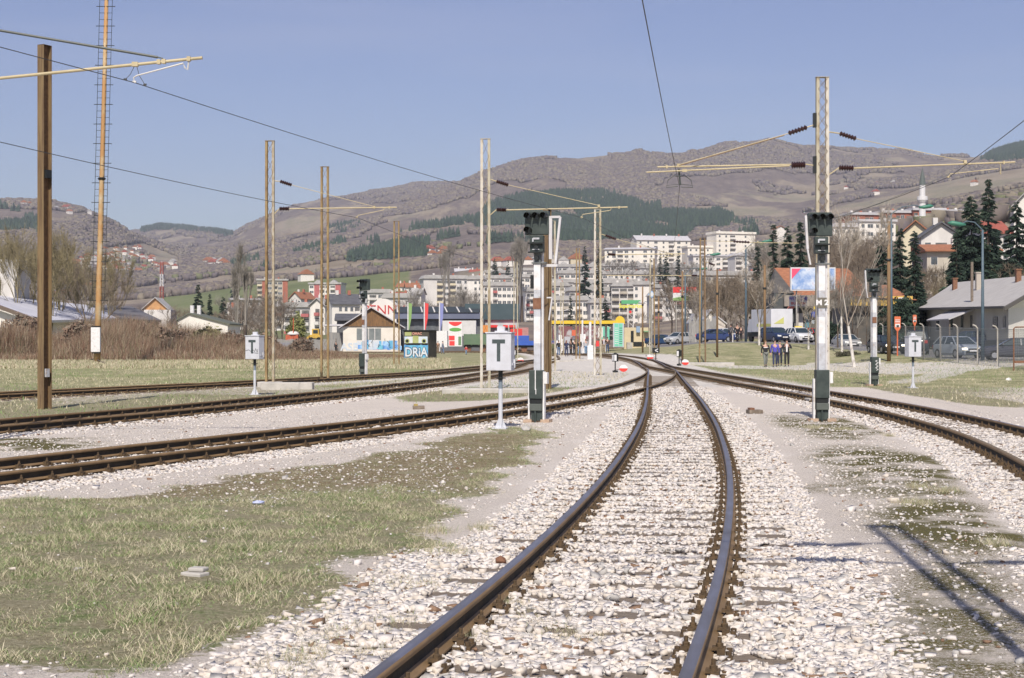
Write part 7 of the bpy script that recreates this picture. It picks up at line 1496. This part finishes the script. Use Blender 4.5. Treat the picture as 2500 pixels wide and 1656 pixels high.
for i, (x, Y, yt, wp) in enumerate(((60, 150, 772, 110), (190, 145, 790, 80), (330, 160, 784, 120), (420, 150, 800, 90), (560, 150, 812, 80), (650, 148, 818, 70), (735, 150, 826, 60))):
    bush(['tangled brown bramble mound at the far left of the scrub belt', 'brown bramble mound behind the foot of the ochre pole', 'wide dark-brown bramble mound below the dark-roofed warehouse', 'russet bramble mound left of the pale olive shrub', 'low bramble mound left of the small T box', 'low bramble mound behind the rusty left mast', 'lowest bramble mound, nearest the gabled shed'][i], x, Y, yt, wp, [twig_brown, M('bramble_russet', (.22, .14, .10), (.30, .21, .15), 1, .95)], 5000, 'bush')
# ---------------------------------------------------------------- people
skin_m = M('skin_tone', (.50, .30, .22), rough=.6); shoe_m = M('dark_shoes', (.05, .045, .045), rough=.6)
def skinned(pts, edges, mats, name, parent, root=0, sub=1):
    me = bpy.data.meshes.new(name); me.from_pydata([p[0] for p in pts], edges, []); o = bpy.data.objects.new(name, me); COL.objects.link(o)
    sk = o.modifiers.new('s', 'SKIN'); sk.use_smooth_shade = True
    for i, p in enumerate(pts):
        r = p[1]; me.skin_vertices[0].data[i].radius = (r, r) if not isinstance(r, tuple) else r; me.skin_vertices[0].data[i].use_root = (i == root)
    if sub: s_ = o.modifiers.new('u', 'SUBSURF'); s_.levels = sub; s_.render_levels = sub
    dg = bpy.context.evaluated_depsgraph_get(); m2 = bpy.data.meshes.new_from_object(o.evaluated_get(dg)); bpy.data.objects.remove(o)
    m2.materials.clear(); m2.materials.append(mats); q = bpy.data.objects.new(name, m2); COL.objects.link(q); q.parent = parent; return q
def person(label, x, Y, h=1.75, rz=0, step=.0, top=(.05, .05, .06), legs=(.05, .06, .09), hair=(.05, .035, .025), arms='down', shirt=None, stripe=None, group=None, female=False):
    t = thing('person', label, 'person', onG(x, Y), rz, group); k = h/1.75
    def S(p, r): return (Vector(p)*k, r*k if not isinstance(r, tuple) else (r[0]*k, r[1]*k))
    st = step
    hipL, hipR = (-.09, 0, .92), (.09, 0, .92); knL, knR = (-.10, -st*.5-.02, .50), (.10, st*.4-.03, .50); anL, anR = (-.10, -st*.75, .09), (.10, st*.95, .09+abs(st)*.12)
    toL, toR = (-.11, -st*.75-.15, .035), (.11, st*.95-.14, .04)
    shL, shR = (-.19, 0, 1.42), (.19, 0, 1.42)
    if arms == 'down': elL, elR, wrL, wrR = (-.25, st*.25+.02, 1.14), (.25, -st*.25+.02, 1.14), (-.26, st*.45-.06, .88), (.26, -st*.45-.06, .88)
    elif arms == 'pockets': elL, elR, wrL, wrR = (-.30, .08, 1.15), (.30, .08, 1.15), (-.20, -.10, .95), (.20, -.10, .95)
    else: elL, elR, wrL, wrR = (-.30, -.05, 1.18), (.30, -.05, 1.18), (-.14, -.26, 1.30), (.14, -.26, 1.28)
    # body: one continuous skin
    pts = [S((0, 0, .95), (.13, .10)), S((0, 0, 1.2), (.14, .10)), S((0, 0, 1.40), (.13, .095)), S((0, 0, 1.50), .055), S((0, -.01, 1.60), (.072, .085)), S((0, -.005, 1.70), (.066, .08)),
           S(shL, .05), S(elL, .040), S(wrL, .028), S(shR, .05), S(elR, .040), S(wrR, .028), S(hipL, .08), S(knL, .055), S(anL, .04), S(hipR, .08), S(knR, .055), S(anR, .04)]
    E_ = [(0, 1), (1, 2), (2, 3), (3, 4), (4, 5), (2, 6), (6, 7), (7, 8), (2, 9), (9, 10), (10, 11), (0, 12), (12, 13), (13, 14), (0, 15), (15, 16), (16, 17)]
    bd = skinned(pts, E_, skin_m, 'body', t)
    # hands: palm, four fingers and a thumb each, joined to the body mesh
    b = MB()
    for s_, wr, el in ((-1, wrL, elL), (1, wrR, elR)):
        w_ = Vector(wr)*k; d = (Vector(wr)-Vector(el)).normalized(); a = Vector((0, 1, 0)) if abs(d.y) < .8 else Vector((1, 0, 0)); a = (a-d*a.dot(d)).normalized(); n_ = d.cross(a)
        b.tube([w_-d*.02, w_+d*.04, w_+d*.085], [.026*k, .036*k, .034*k], 6)
        for f in range(4):
            o_ = a*(f-1.5)*.019*k; L_ = (.065, .078, .073, .056)[f]*k; p0 = w_+d*.08*k+o_; p1 = p0+d*L_*.5-n_*s_*.006; p2 = p1+d*L_*.45-n_*s_*.018
            b.tube([p0, p1, p2], [.009*k, .008*k, .006*k], 5)
        p0 = w_+d*.03*k-a*.03*k; b.tube([p0, p0+d*.03*k-a*.022*k, p0+d*.055*k-a*.026*k], [.012*k, .010*k, .007*k], 5)
    b.tube([Vector((0, -.075, 1.615))*k, Vector((0, -.105, 1.60))*k, Vector((0, -.08, 1.585))*k], [.010, .013, .010], 5)
    hn = b.build('hands', skin_m, t)
    import bmesh
    bm = bmesh.new(); bm.from_mesh(bd.data); bm.from_mesh(hn.data); bm.to_mesh(bd.data); bm.free(); bpy.data.objects.remove(hn)
    fm = MB(); [fm.box(Vector((s_*.028, -.083, 1.635))*k, (.018, .01, .009)) for s_ in (-1, 1)]; fm.box(Vector((0, -.088, 1.56))*k, (.045, .008, .008)); fm.build('face_features', M('face_dark', (.10, .05, .045)), t)
    c = M('cloth_%02d%02d%02d' % tuple(int(v*99) for v in top), top, tuple(v*.75 for v in top), 6, .85)
    jt = [S((0, .0, .88 if not female else .78), (.165, .13)), S((0, 0, 1.12), (.155, .12)), S((0, 0, 1.38), (.165, .118)), S((0, .01, 1.475), .075), S(shL, .068), S(elL, .056), S(tuple(Vector(elL).lerp(Vector(wrL), .92)), .042), S(shR, .068), S(elR, .056), S(tuple(Vector(elR).lerp(Vector(wrR), .92)), .042)]
    jk = skinned(jt, [(0, 1), (1, 2), (2, 3), (2, 4), (4, 5), (5, 6), (2, 7), (7, 8), (8, 9)], c, 'jacket', t, 1)
    if shirt: b = MB(); b.prism([(-.045*k, .95*k), (.045*k, .95*k), (.07*k, 1.44*k), (-.07*k, 1.44*k)], -.145*k, -.10*k, 'y'); b.build('shirt', M('shirt_%d' % int(sum(shirt)*99), shirt), jk)
    if stripe: b = MB(); b.tube([Vector((0, 0, z_))*k for z_ in (1.27, 1.31)], [.178*k, .178*k], 12); b.build('stripe', white_m, jk)
    c2 = M('cloth_%02d%02d%02d' % tuple(int(v*99) for v in legs), legs, tuple(v*.75 for v in legs), 6, .85)
    skinned([S((0, 0, .98), (.145, .115)), S(hipL, .098), S(knL, .075), S((anL[0], anL[1], anL[2]+.03), .062), S(hipR, .098), S(knR, .075), S((anR[0], anR[1], anR[2]+.03), .062)], [(0, 1), (1, 2), (2, 3), (0, 4), (4, 5), (5, 6)], c2, 'trousers', t)
    for a_, q in ((anL, toL), (anR, toR)):
        b = MB(); a2 = Vector(a_)*k; q2 = Vector(q)*k; b.tube([a2+Vector((0, .05, -.03)), a2+Vector((0, -.02, -.02)), q2], [.035*k, .045*k, .032*k], 8); b.build('shoe', shoe_m, t, smooth=True)
    b = MB(); ph = []
    b.lathe([(.07, 0), (.084, .03), (.078, .075), (.045, .105), (.01, .112)], 12, (0, .012, 1.645)); hr = b.build('hair', M('hair_%d' % int(sum(hair)*100), hair, rough=.8), t, smooth=True); hr.scale = (k, k*1.12, k)
    if female: b = MB(); b.tube([Vector((0, .07, 1.66))*k, Vector((0, .10, 1.52))*k, Vector((0, .09, 1.36))*k], [.07*k, .075*k, .04*k], 8); b.build('long_hair', M('hair_%d' % int(sum(hair)*100), hair), hr)
    return t
navy = (.035, .045, .10); blk = (.022, .022, .025); jean = (.10, .17, .30); jeanl = (.22, .32, .45)
person('walker in a dark jacket with a white chest stripe and grey trousers, on the path', 1869, 106, 1.80, R(8), .20, blk, (.20, .21, .19), (.22, .13, .07), stripe=True)
person('walker in a bright violet-blue jacket and navy trousers, second from the left on the path', 1892, 106, 1.84, R(-5), .14, (.10, .085, .42), navy, (.06, .045, .035))
person('walker in dark clothes half hidden behind the violet-blue jacket', 1904, 110, 1.78, R(-8), .18, (.03, .04, .07), (.03, .035, .06), (.03, .025, .02))
person('walker in a black jacket open over a white shirt, rightmost on the path', 1921, 107, 1.86, R(-10), .12, blk, (.025, .028, .03), (.03, .02, .018), 'hold', shirt=(.65, .63, .62))
YPp = 172
person('person in a black jacket and blue jeans, facing away, second of the waiting group', 1364, YPp, 1.76, R(170), .05, blk, jean)
person('person in olive clothes beside the brown post, leftmost of the waiting group', 1350, YPp+4, 1.7, R(160), .0, (.12, .13, .06), (.10, .10, .06))
person('person in a long navy coat with raised arms, in the middle of the waiting group', 1383, YPp-6, 1.72, R(150), .1, navy, (.03, .04, .09), (.20, .08, .05), 'hold', female=True)
person('person with a pale face turned sideways, left of the rusty mast', 1393, YPp+4, 1.68, R(60), .0, (.06, .05, .05), blk, (.25, .14, .07), female=True)
person('person in a black jacket behind the rusty mast in the waiting group', 1402, YPp-4, 1.74, R(20), .1, blk, (.03, .03, .05))
person('person in black with pale jeans right of the rusty mast', 1415, YPp-6, 1.75, R(-30), .15, blk, jeanl)
person('person in a whitish jacket and bright blue jeans, left of the white plinth', 1430, YPp-5, 1.74, R(15), .1, (.48, .48, .5), (.16, .28, .44), (.2, .1, .05), female=True)
person('person in a dark jacket over a white shirt and khaki trousers', 1474, 166, 1.86, R(5), .08, (.07, .045, .035), (.38, .31, .21), (.02, .018, .015), 'pockets', shirt=(.55, .52, .58))
person('person in navy jeans partly hidden behind the khaki trousers', 1483, 169, 1.76, R(-10), .1, (.10, .06, .05), (.05, .08, .15))
person('man in dark clothes standing left of the pale sapling on the road', 1784, 160, 1.80, R(150), .0, (.03, .04, .06), blk)
person('man in a black jacket in the middle of the three standing on the road', 1800, 161, 1.84, R(20), .0, blk, blk, arms='pockets')
person('shorter person in black beside the dark car, right of the three on the road', 1809, 162, 1.62, R(-20), .0, (.05, .03, .03), blk)
person('child in a bright red jacket right of the red and white advert board', 1138, 196, 1.15, R(30), .1, (.62, .03, .03), jeanl)
person('person in blue jeans walking in front of the white panel wall', 1081, 205, 1.72, R(80), .22, (.22, .26, .34), (.16, .22, .34))
person('person in a brown top beside the graffiti hut', 1069, 206, 1.70, R(10), .0, (.20, .11, .06), (.25, .18, .12))
person('person in black beside the corner of the gabled shed', 820, 222, 1.65, R(40), .05, blk, (.03, .03, .03))
# ---------------------------------------------------------------- vehicles
tyre = M('tyre_rubber', (.018, .018, .018), rough=.9); rimm = M('wheel_rim', (.42, .42, .43), rough=.4, metal=.6); carglass = M('car_glass', (.03, .045, .055), rough=.12); hl = M('headlamp', (.78, .78, .74), rough=.15); tl = M('tail_lamp', (.45, .04, .03), rough=.3)
lit = bpy.data.materials.new('lit_headlamp'); lit.use_nodes = True; lit.node_tree.nodes['Principled BSDF'].inputs['Emission Color'].default_value = (1, .85, .6, 1); lit.node_tree.nodes['Principled BSDF'].inputs['Emission Strength'].default_value = 3
def car(label, x, Y, rz, col, style='hatch', lights=False, rear=False, cat='car', w_=1.72, zoff=0, group='cars on the road'):
    t = thing('car', label, cat, onG(x, Y, zoff), rz+(math.pi if rear else 0), group)
    pm_ = M('car_paint_%02d%02d%02d' % tuple(int(v*99) for v in col), col, rough=.28, metal=.15, spec=.6)
    # stations along y: (y, z_low, z_deck, half width)
    P_ = {'hatch': dict(L=3.9, bon=.86, belt=.94, roof=1.46, ws=(-1.05, -.35), rs=(1.25, 1.75), rw=.58),
          'wagon': dict(L=4.5, bon=.86, belt=.94, roof=1.46, ws=(-1.15, -.45), rs=(1.75, 2.12), rw=.58),
          'sedan': dict(L=4.4, bon=.86, belt=.92, roof=1.40, ws=(-1.1, -.35), rs=(.95, 1.65), rw=.56),
          'suv': dict(L=4.4, bon=1.05, belt=1.12, roof=1.78, ws=(-1.0, -.50), rs=(1.85, 2.1), rw=.66)}[style]
    L_ = P_['L']/2; hw = w_/2; bo, be, ro = P_['bon'], P_['belt'], P_['roof']
    stn = [(-L_, .38, bo-.22, hw*.78), (-L_+.10, .24, bo-.10, hw*.92), (-L_+.45, .20, bo-.02, hw*.99), (P_['ws'][0], .20, be, hw), (0, .20, be+.02, hw), (P_['rs'][1]-.25, .20, be+.03, hw), (L_-.12, .24, be if style != 'sedan' else be+.02, hw*.95), (L_, .36, be-.16, hw*.84)]
    V = []; n = 10
    for y, zl, zd, wv in stn:
        zm = (zl+zd)/2
        for px_, pz in ((-.88, zl), (-1, zl+.14), (-1.0, zm+.05), (-.95, zd-.06), (-.82, zd), (.82, zd), (.95, zd-.06), (1.0, zm+.05), (1, zl+.14), (.88, zl)): V.append((px_*wv, y, pz))
    Fc = [(i*n+j, i*n+(j+1) % n, (i+1)*n+(j+1) % n, (i+1)*n+j) for i in range(len(stn)-1) for j in range(n)]+[tuple(range(n-1, -1, -1)), tuple(range((len(stn)-1)*n, len(stn)*n))]
    b = MB(); b.add(V, Fc); bd = fixn(b.build('body', pm_, t, smooth=True)); 
    try: bd.data.set_sharp_from_angle(angle=R(35))
    except Exception: pass
    # greenhouse: glass loft plus roof panel and pillars
    a0, a1 = P_['ws']; r0, r1 = P_['rs']; rw = P_['rw']; bw_ = hw*.90
    b = MB(); b.add([(-bw_, a0, be), (bw_, a0, be), (bw_, r1, be+.02), (-bw_, r1, be+.02), (-rw, a1, ro-.05), (rw, a1, ro-.05), (rw, r0, ro-.05), (-rw, r0, ro-.05)], [(0, 1, 5, 4), (1, 2, 6, 5), (2, 3, 7, 6), (3, 0, 4, 7), (4, 5, 6, 7), (3, 2, 1, 0)]); fixn(b.build('windows', carglass, t))
    b = MB(); b.add([(-rw-.03, a1-.05, ro-.06), (rw+.03, a1-.05, ro-.06), (rw+.03, r0+.05, ro-.06), (-rw-.03, r0+.05, ro-.06), (-rw+.08, a1+.15, ro), (rw-.08, a1+.15, ro), (rw-.08, r0-.15, ro), (-rw+.08, r0-.15, ro)], [(0, 1, 5, 4), (1, 2, 6, 5), (2, 3, 7, 6), (3, 0, 4, 7), (4, 5, 6, 7), (3, 2, 1, 0)])
    for s_ in (-1, 1):
        b.bar((s_*(bw_+.005), a0-.02, be), (s_*(rw+.01), a1-.02, ro-.06), .07, .05); b.bar((s_*(bw_+.005), r1+.02, be), (s_*(rw+.01), r0+.02, ro-.06), .12, .07)
        for q in (.42, .8): ym = a1+(r0-a1)*q; b.bar((s_*(bw_+.008), ym, be), (s_*(rw+.02), ym, ro-.06), .07, .04)
    fixn(b.build('roof', pm_, t))
    for s_ in (-1, 1):
        for yy in (-L_+.78, L_-.80):
            wh = MB(); R_ = .31 if style != 'suv' else .37; wh.tube([(s_*(hw-.17), yy, R_), (s_*(hw+.012), yy, R_)], [R_, R_], 16); wo = wh.build('wheel', tyre, t)
            wh = MB(); wh.tube([(s_*(hw+.0), yy, R_), (s_*(hw+.022), yy, R_)], [R_*.62, R_*.55], 12); wh.build('rim', rimm, wo)
        b = MB(); b.box((s_*hw*.68, -L_+.03, bo-.24), (hw*.40, .12, .14)); b.build('headlight', lit if lights else hl, t, bevel=.02)
        b = MB(); b.box((s_*hw*.76, L_-.03, be-.20), (hw*.26, .10, .22)); b.build('tail_light', tl, t)
        b = MB(); b.box((s_*(hw+.09), a0+.18, be+.05), (.16, .1, .11)); b.build('mirror', pm_, t, bevel=.02)
    b = MB(); b.box((0, -L_+.0, bo-.26), (hw*.75, .06, .09)); b.box((0, -L_-.005, .42), (hw*1.2, .06, .12)); b.build('grille', black_m, t)
    b = MB(); b.box((0, -L_-.04, .50), (.52, .015, .11)); b.box((0, L_+.01, .62), (.52, .015, .11)); b.build('number_plate', white_m, t)
    return t
car('dark blue estate car right of the parked box truck', 1893, 152, R(15), (.02, .035, .09), 'wagon')
w1_ = car('white hatchback with a yellow roof sign, right of the dark blue estate', 1950, 150, R(14), (.72, .72, .72), 'hatch')
b = MB(); b.box((0, .1, 1.53), (.7, .2, .13)); b.build('roof_sign', M('taxi_yellow', (.75, .55, .1)), w1_, bevel=.02)
car('bright red small car behind the white hatchback', 1990, 168, R(20), (.55, .03, .03), 'hatch')
car('red car hidden behind the roof of the white hatchback', 1932, 178, R(20), (.40, .03, .05), 'hatch')
car('navy car with its lower half hidden by the slope, below the small white houses', 1751, 168, R(70), (.03, .05, .14), 'sedan')
car('small white van-like car next to the standing men', 1775, 170, R(10), (.70, .71, .72), 'hatch')
car('dark blue sedan at the bottom of the side street, left of the slope', 1618, 196, R(60), (.02, .05, .12), 'sedan')
car('pale hatchback half hidden by the slope on the side street', 1658, 190, R(-50), (.5, .51, .52), 'hatch')
car('silver car parked behind the mesh fence right of the white signal', 2066, 140, R(4), (.38, .38, .37), 'sedan', zoff=-.35)
car('black car with lit headlights left of the tall brown pole', 2163, 118, R(6), (.015, .02, .025), 'sedan', lights=True, zoff=.0)
sv = car('dark off-road vehicle seen from behind between the fence posts', 2236, 118, R(-14), (.03, .035, .045), 'suv', rear=True, w_=1.85)
car('silver-blue hatchback with lit headlights, nearest car behind the mesh fence', 2338, 104, R(14), (.34, .38, .42), 'hatch', lights=True)
car('dark blue car parked by the low house, behind the silver-blue hatchback', 2384, 128, R(60), (.03, .05, .10), 'sedan', zoff=.35)
car('dark grey car cut by the right edge, behind the mesh fence', 2480, 97, R(82), (.045, .045, .06), 'sedan', rear=True, w_=1.75)
# box truck
t = thing('box_truck', 'white box truck parked beside the road behind the pale birch, seen from its rear corner', 'truck', onG(1884, 166), R(12)); g = t
b = MB(); b.b2((-1.2, -2.9, 1.05), (1.2, 2.9, 3.45)); b.build('cargo_box', M('truck_white', (.68, .68, .70), (.60, .60, .62), .8, .6), t, bevel=.03)
b = MB(); b.b2((-1.21, -2.8, 1.6), (-1.2-.012, 1.2, 1.9)); b.build('stripe', M('truck_yellow_green', (.55, .55, .18)), t)
b = MB(); b.prism([(-.9, 1.9), (.2, 1.9), (.2, 2.6)], -2.925, -2.905, 'y'); b.build('emblem', M('truck_yellow_green', (.55, .55, .18)), t)
b = MB(); b.b2((-1.1, -2.9, .55), (1.1, 4.3, 1.04)); b.build('chassis', black_m, t)
b = MB(); b.prism([(2.95, .6), (4.5, .6), (4.5, 1.5), (4.1, 2.4), (2.95, 2.5)], -1.05, 1.05, 'x'); fixn(b.build('cab', M('truck_white', (.68, .68, .70)), t, bevel=.04))
for s_ in (-1, 1):
    for yy in (-1.6, 3.5): b = MB(); b.tube([(s_*.8, yy, .42), (s_*1.12, yy, .42)], .42, 14); b.build('wheel', tyre, t)
# freight wagons
def wheelset(t, y): 
    for s_ in (-1, 1): b = MB(); b.tube([(y, s_*.75, .46+RT), (y, s_*.75+s_*.1, .46+RT)], .46, 14); b.build('wheel', rustplate, t)
t = thing('flat_wagon', 'blue flat wagon standing on the far siding behind the left signal', 'railway wagon', onG(1300, 224)); bl = M('wagon_blue', (.025, .085, .40), (.04, .11, .42), 1.2, .6)
b = MB(); b.b2((-3.5, -1.3, 1.1), (4.2, 1.3, 1.75)); b.b2((-3.5, -1.25, 1.76), (-3.2, 1.25, 3.0)); b.b2((-3.2, -1.28, 1.76), (-.5, -1.1, 2.5)); b.build('deck', bl, t, bevel=.02)
b = MB(); b.b2((-3.3, -1.0, .8), (4.0, 1.0, 1.09)); b.build('frame', black_m, t)
for y in (-2.6, -1.2, 1.9, 3.3): wheelset(t, y)
t = thing('box_wagon', 'green high-sided wagon left of the tall T box', 'railway wagon', onG(1160, 222)); gr_m = M('wagon_green', (.10, .17, .10), (.14, .19, .12), 1.2, .8)
b = MB(); b.b2((-1.6, -1.3, 1.2), (1.8, 1.3, 2.7)); b.build('body', gr_m, t, bevel=.02)
for x in (-1.5, -.5, .5, 1.6): b = MB(); b.b2((x-.05, -1.36, 1.1), (x+.05, -1.301, 2.75)); b.build('stanchion', gr_m, t)
b = MB(); b.b2((-1.6, -1.0, .8), (1.8, 1.0, 1.19)); b.build('frame', black_m, t)
for y in (-1.0, 1.1): wheelset(t, y)
# yard machines on the left
t = thing('wheel_loader', 'yellow loader beyond the grey board fence', 'loader', onG(770, 262, 1.4)); yl = M('loader_yellow', (.62, .40, .06), (.5, .32, .06), 2, .6)
b = MB(); b.b2((-.9, -.8, .7), (1.0, .8, 1.3)); b.b2((-.5, -.7, 1.3), (.7, .7, 2.3)); b.build('body', yl, t, bevel=.05); b = MB(); b.b2((-.3, -.72, 1.5), (.5, -.705, 2.1)); b.build('window', carglass, t); b = MB(); b.prism([(-1.7, .5), (-1.0, .5), (-1.0, 1.2)], -.9, .9, 'y'); fixn(b.build('bucket', yl, t))
for s_ in (-1, 1):
    for xx in (-.6, .7): b = MB(); b.tube([(xx, s_*.8, .45), (xx, s_*1.05, .45)], .45, 12); b.build('wheel', tyre, t)
t = thing('orange_machine', 'orange-red machine with a domed grey cover left of the rusty mast pair', 'machine', onG(716, 262, .9)); b = MB(); b.b2((-1.2, -.8, .8), (.9, .8, 1.8)); b.b2((-.1, -.7, -.5), (.5, .7, .8)); b.build('body', M('machine_orange', (.55, .13, .05), (.42, .1, .05), 2, .6), t, bevel=.03)
b = MB(); b.lathe([(1.05, 1.8), (.95, 2.1), (.6, 2.35), (.1, 2.42)], 14); b.build('dome', plaster, t, smooth=True); b = MB(); b.tube([(.1, -.85, 1), (.15, -.85, 4.6)], .09, 6); b.build('mast', M('machine_orange', (.55, .13, .05)), t); b = MB(); b.b2((-2.2, -.9, -.6), (-.3, .9, .5)); b.build('blue_base', bl, t)
# ---------------------------------------------------------------- mesh fence on the right, signs
fp = [(2156, 119, 791), (2211, 112, 791), (2255, 104, 792), (2296, 97, 794), (2338, 91, 795), (2387, 86, 797), (2436, 82, 799)]
t = thing('mesh_fence', 'wire mesh fence on pale bent posts between the grass and the road, on the right', 'fence', onG(2296, 97)); g = Vector(t.location); fm_ = M('mesh_wire', (.25, .27, .26), rough=.5, metal=.3); pp_ = M('fence_post', (.46, .43, .38), (.36, .33, .28), 3, .7)
tops = []
for i, (x, Y, yt) in enumerate(fp):
    base = onG(x, Y, -.1); top = P(x, yt+6, Y); b = MB(); b.tube([base-g, top-g, top+Vector((-.12, 0, .16))-g, top+Vector((-.28, 0, .22))-g], [.055, .05, .045, .035], 7); b.build('post', pp_, t); tops.append((base-g, top-g))
tops.append((onG(2520, 77, -.1)-g, P(2520, 806, 77)-g))
for (a0, a1), (c0, c1) in zip(tops[:-1], tops[1:]):
    b = MB(); n = 22
    for k in range(n+1): f = k/n; b.bar(a0.lerp(a1, f)+Vector((0, 0, .1*(1-f))), c0.lerp(c1, f)+Vector((0, 0, .1*(1-f))), .009 if 0 < k < n else .035)
    m_ = int((c0-a0).length/.12)
    for k in range(m_): f = (k+.5)/m_; b.bar(a0.lerp(c0, f), a1.lerp(c1, f), .006)
    b.build('mesh_panel', fm_, t)
t = thing('mesh_fence', 'brown-framed mesh gate panel cut by the right edge', 'fence', onG(2475, 76)); g = Vector(t.location); b = MB(); b.tube([(0, 0, -.3), (0, 0, 2.05), (.08, 0, 2.12), (2.4, 0, 2.16)], .035, 6); b.bar((.02, 0, .42), (2.4, 0, .45), .10, .12); b.build('frame', rustplate, t)
b = MB()
for k in range(22): b.bar((0, 0, .5+k*.075), (2.4, 0, .52+k*.075), .007)
for k in range(26): b.bar((.05+k*.09, 0, .45), (.05+k*.09, 0, 2.1), .005)
b.build('mesh_panel', fm_, t); b = MB(); b.tube([(.6, .1, -.2), (.6, .1, 1.9)], .03, 6); b.build('post', pp_, t)
org = M('sign_orange', (.62, .15, .06), rough=.5)
def busstop(label, x, Y, yt, yb, wpx):
    base = onG(x, Y); t = thing('bus_stop_sign', label, 'bus stop sign', base, 0, 'orange bus stop signs'); s = Y/F; Z = lambda y: EYE+(HY-y)*s-base.z; w_ = wpx*s/2
    b = MB(); b.tube([(0, 0, -.2), (0, 0, Z(yb))], .05, 6); b.build('post', org, t)
    b = MB(); b.prism([(-.05, Z(yb+8)), (.05, Z(yb+8)), (w_, Z(yb)), (w_, Z(yt+1)), (w_*.8, Z(yt)), (-w_*.8, Z(yt)), (-w_, Z(yt+1)), (-w_, Z(yb))], -.05, .05, 'y'); fixn(b.build('plate', org, t))
    hgt = Z(yt)-Z(yb); b = MB(); b.b2((-w_*.75, -.062, Z(yb)+.05), (w_*.75, -.052, Z(yb)+hgt*.36)); b.build('white_field', white_m, t)
    for q in (.50, .66): b = MB(); b.b2((-w_*.75, -.062, Z(yb)+hgt*q), (w_*.75, -.052, Z(yb)+hgt*(q+.07))); b.build('white_line', white_m, t)
    b = MB(); b.tube([(-w_*.4, -.066, Z(yb)+hgt*.18), (w_*.4, -.066, Z(yb)+hgt*.18)], .07, 6); b.build('pictogram', black_m, t)
busstop('large orange bus stop sign right of the tall brown pole', 2191, 112, 773, 801, 15); busstop('small orange bus stop sign in front of the dark bush', 2233, 140, 769, 788, 9)
# old grey board fence beside the side street and a guard rail
t = thing('board_fence', 'tall weathered grey board fence left of the small white houses', 'fence', onG(1718, 186)); b = MB()
for i in range(22): b.box((-1.7+i*.16, .3*math.sin(i*.9)*.1, 1.3+.25*math.sin(i*2.3)), (.13, .04, 3.0+.3*math.sin(i*5)))
b.build('boards', M('grey_boards', (.34, .33, .31), (.25, .24, .22), 3, .9, stretch=(6, 6, .5)), t)
t = thing('guard_rail', 'rusty guard rail along the left side of the side street', 'guard rail', onG(1630, 225)); g = Vector(t.location); b = MB(); a_, c_ = onG(1606, 205, .75), onG(1660, 262, .75); b.bar(a_-g, c_-g, .3, .06, up=(0, 0, 1)); b.build('rail', rustplate, t)
for k in range(6): q = a_.lerp(c_, k/5); b = MB(); b.bar(q-g, q-g-Vector((0, 0, 1.0)), .1); b.build('post', galv_m, t)
# dark branch lying in the grass
b = MB(); b.tube([P(210, 0, 1)*0+Gd(208, 884), Gd(232, 886)+Vector((0, 0, .35)), Gd(262, 892)+Vector((0, 0, .05))], .05, 5); tag(b.build('fallen_branch', barkm), 'dark fallen branch at the foot of the tall ochre pole', 'branch')
b = MB(); b.tube([Gd(2420, 918)+Vector((0, 0, .1)), Gd(2450, 922)+Vector((0, 0, .2)), Gd(2490, 921)+Vector((0, 0, .15)), Gd(2520, 926)], [.05, .07, .08, .1], 6); tag(b.build('fallen_branch', barkm), 'dark fallen branch in the dry grass near the right edge', 'branch')
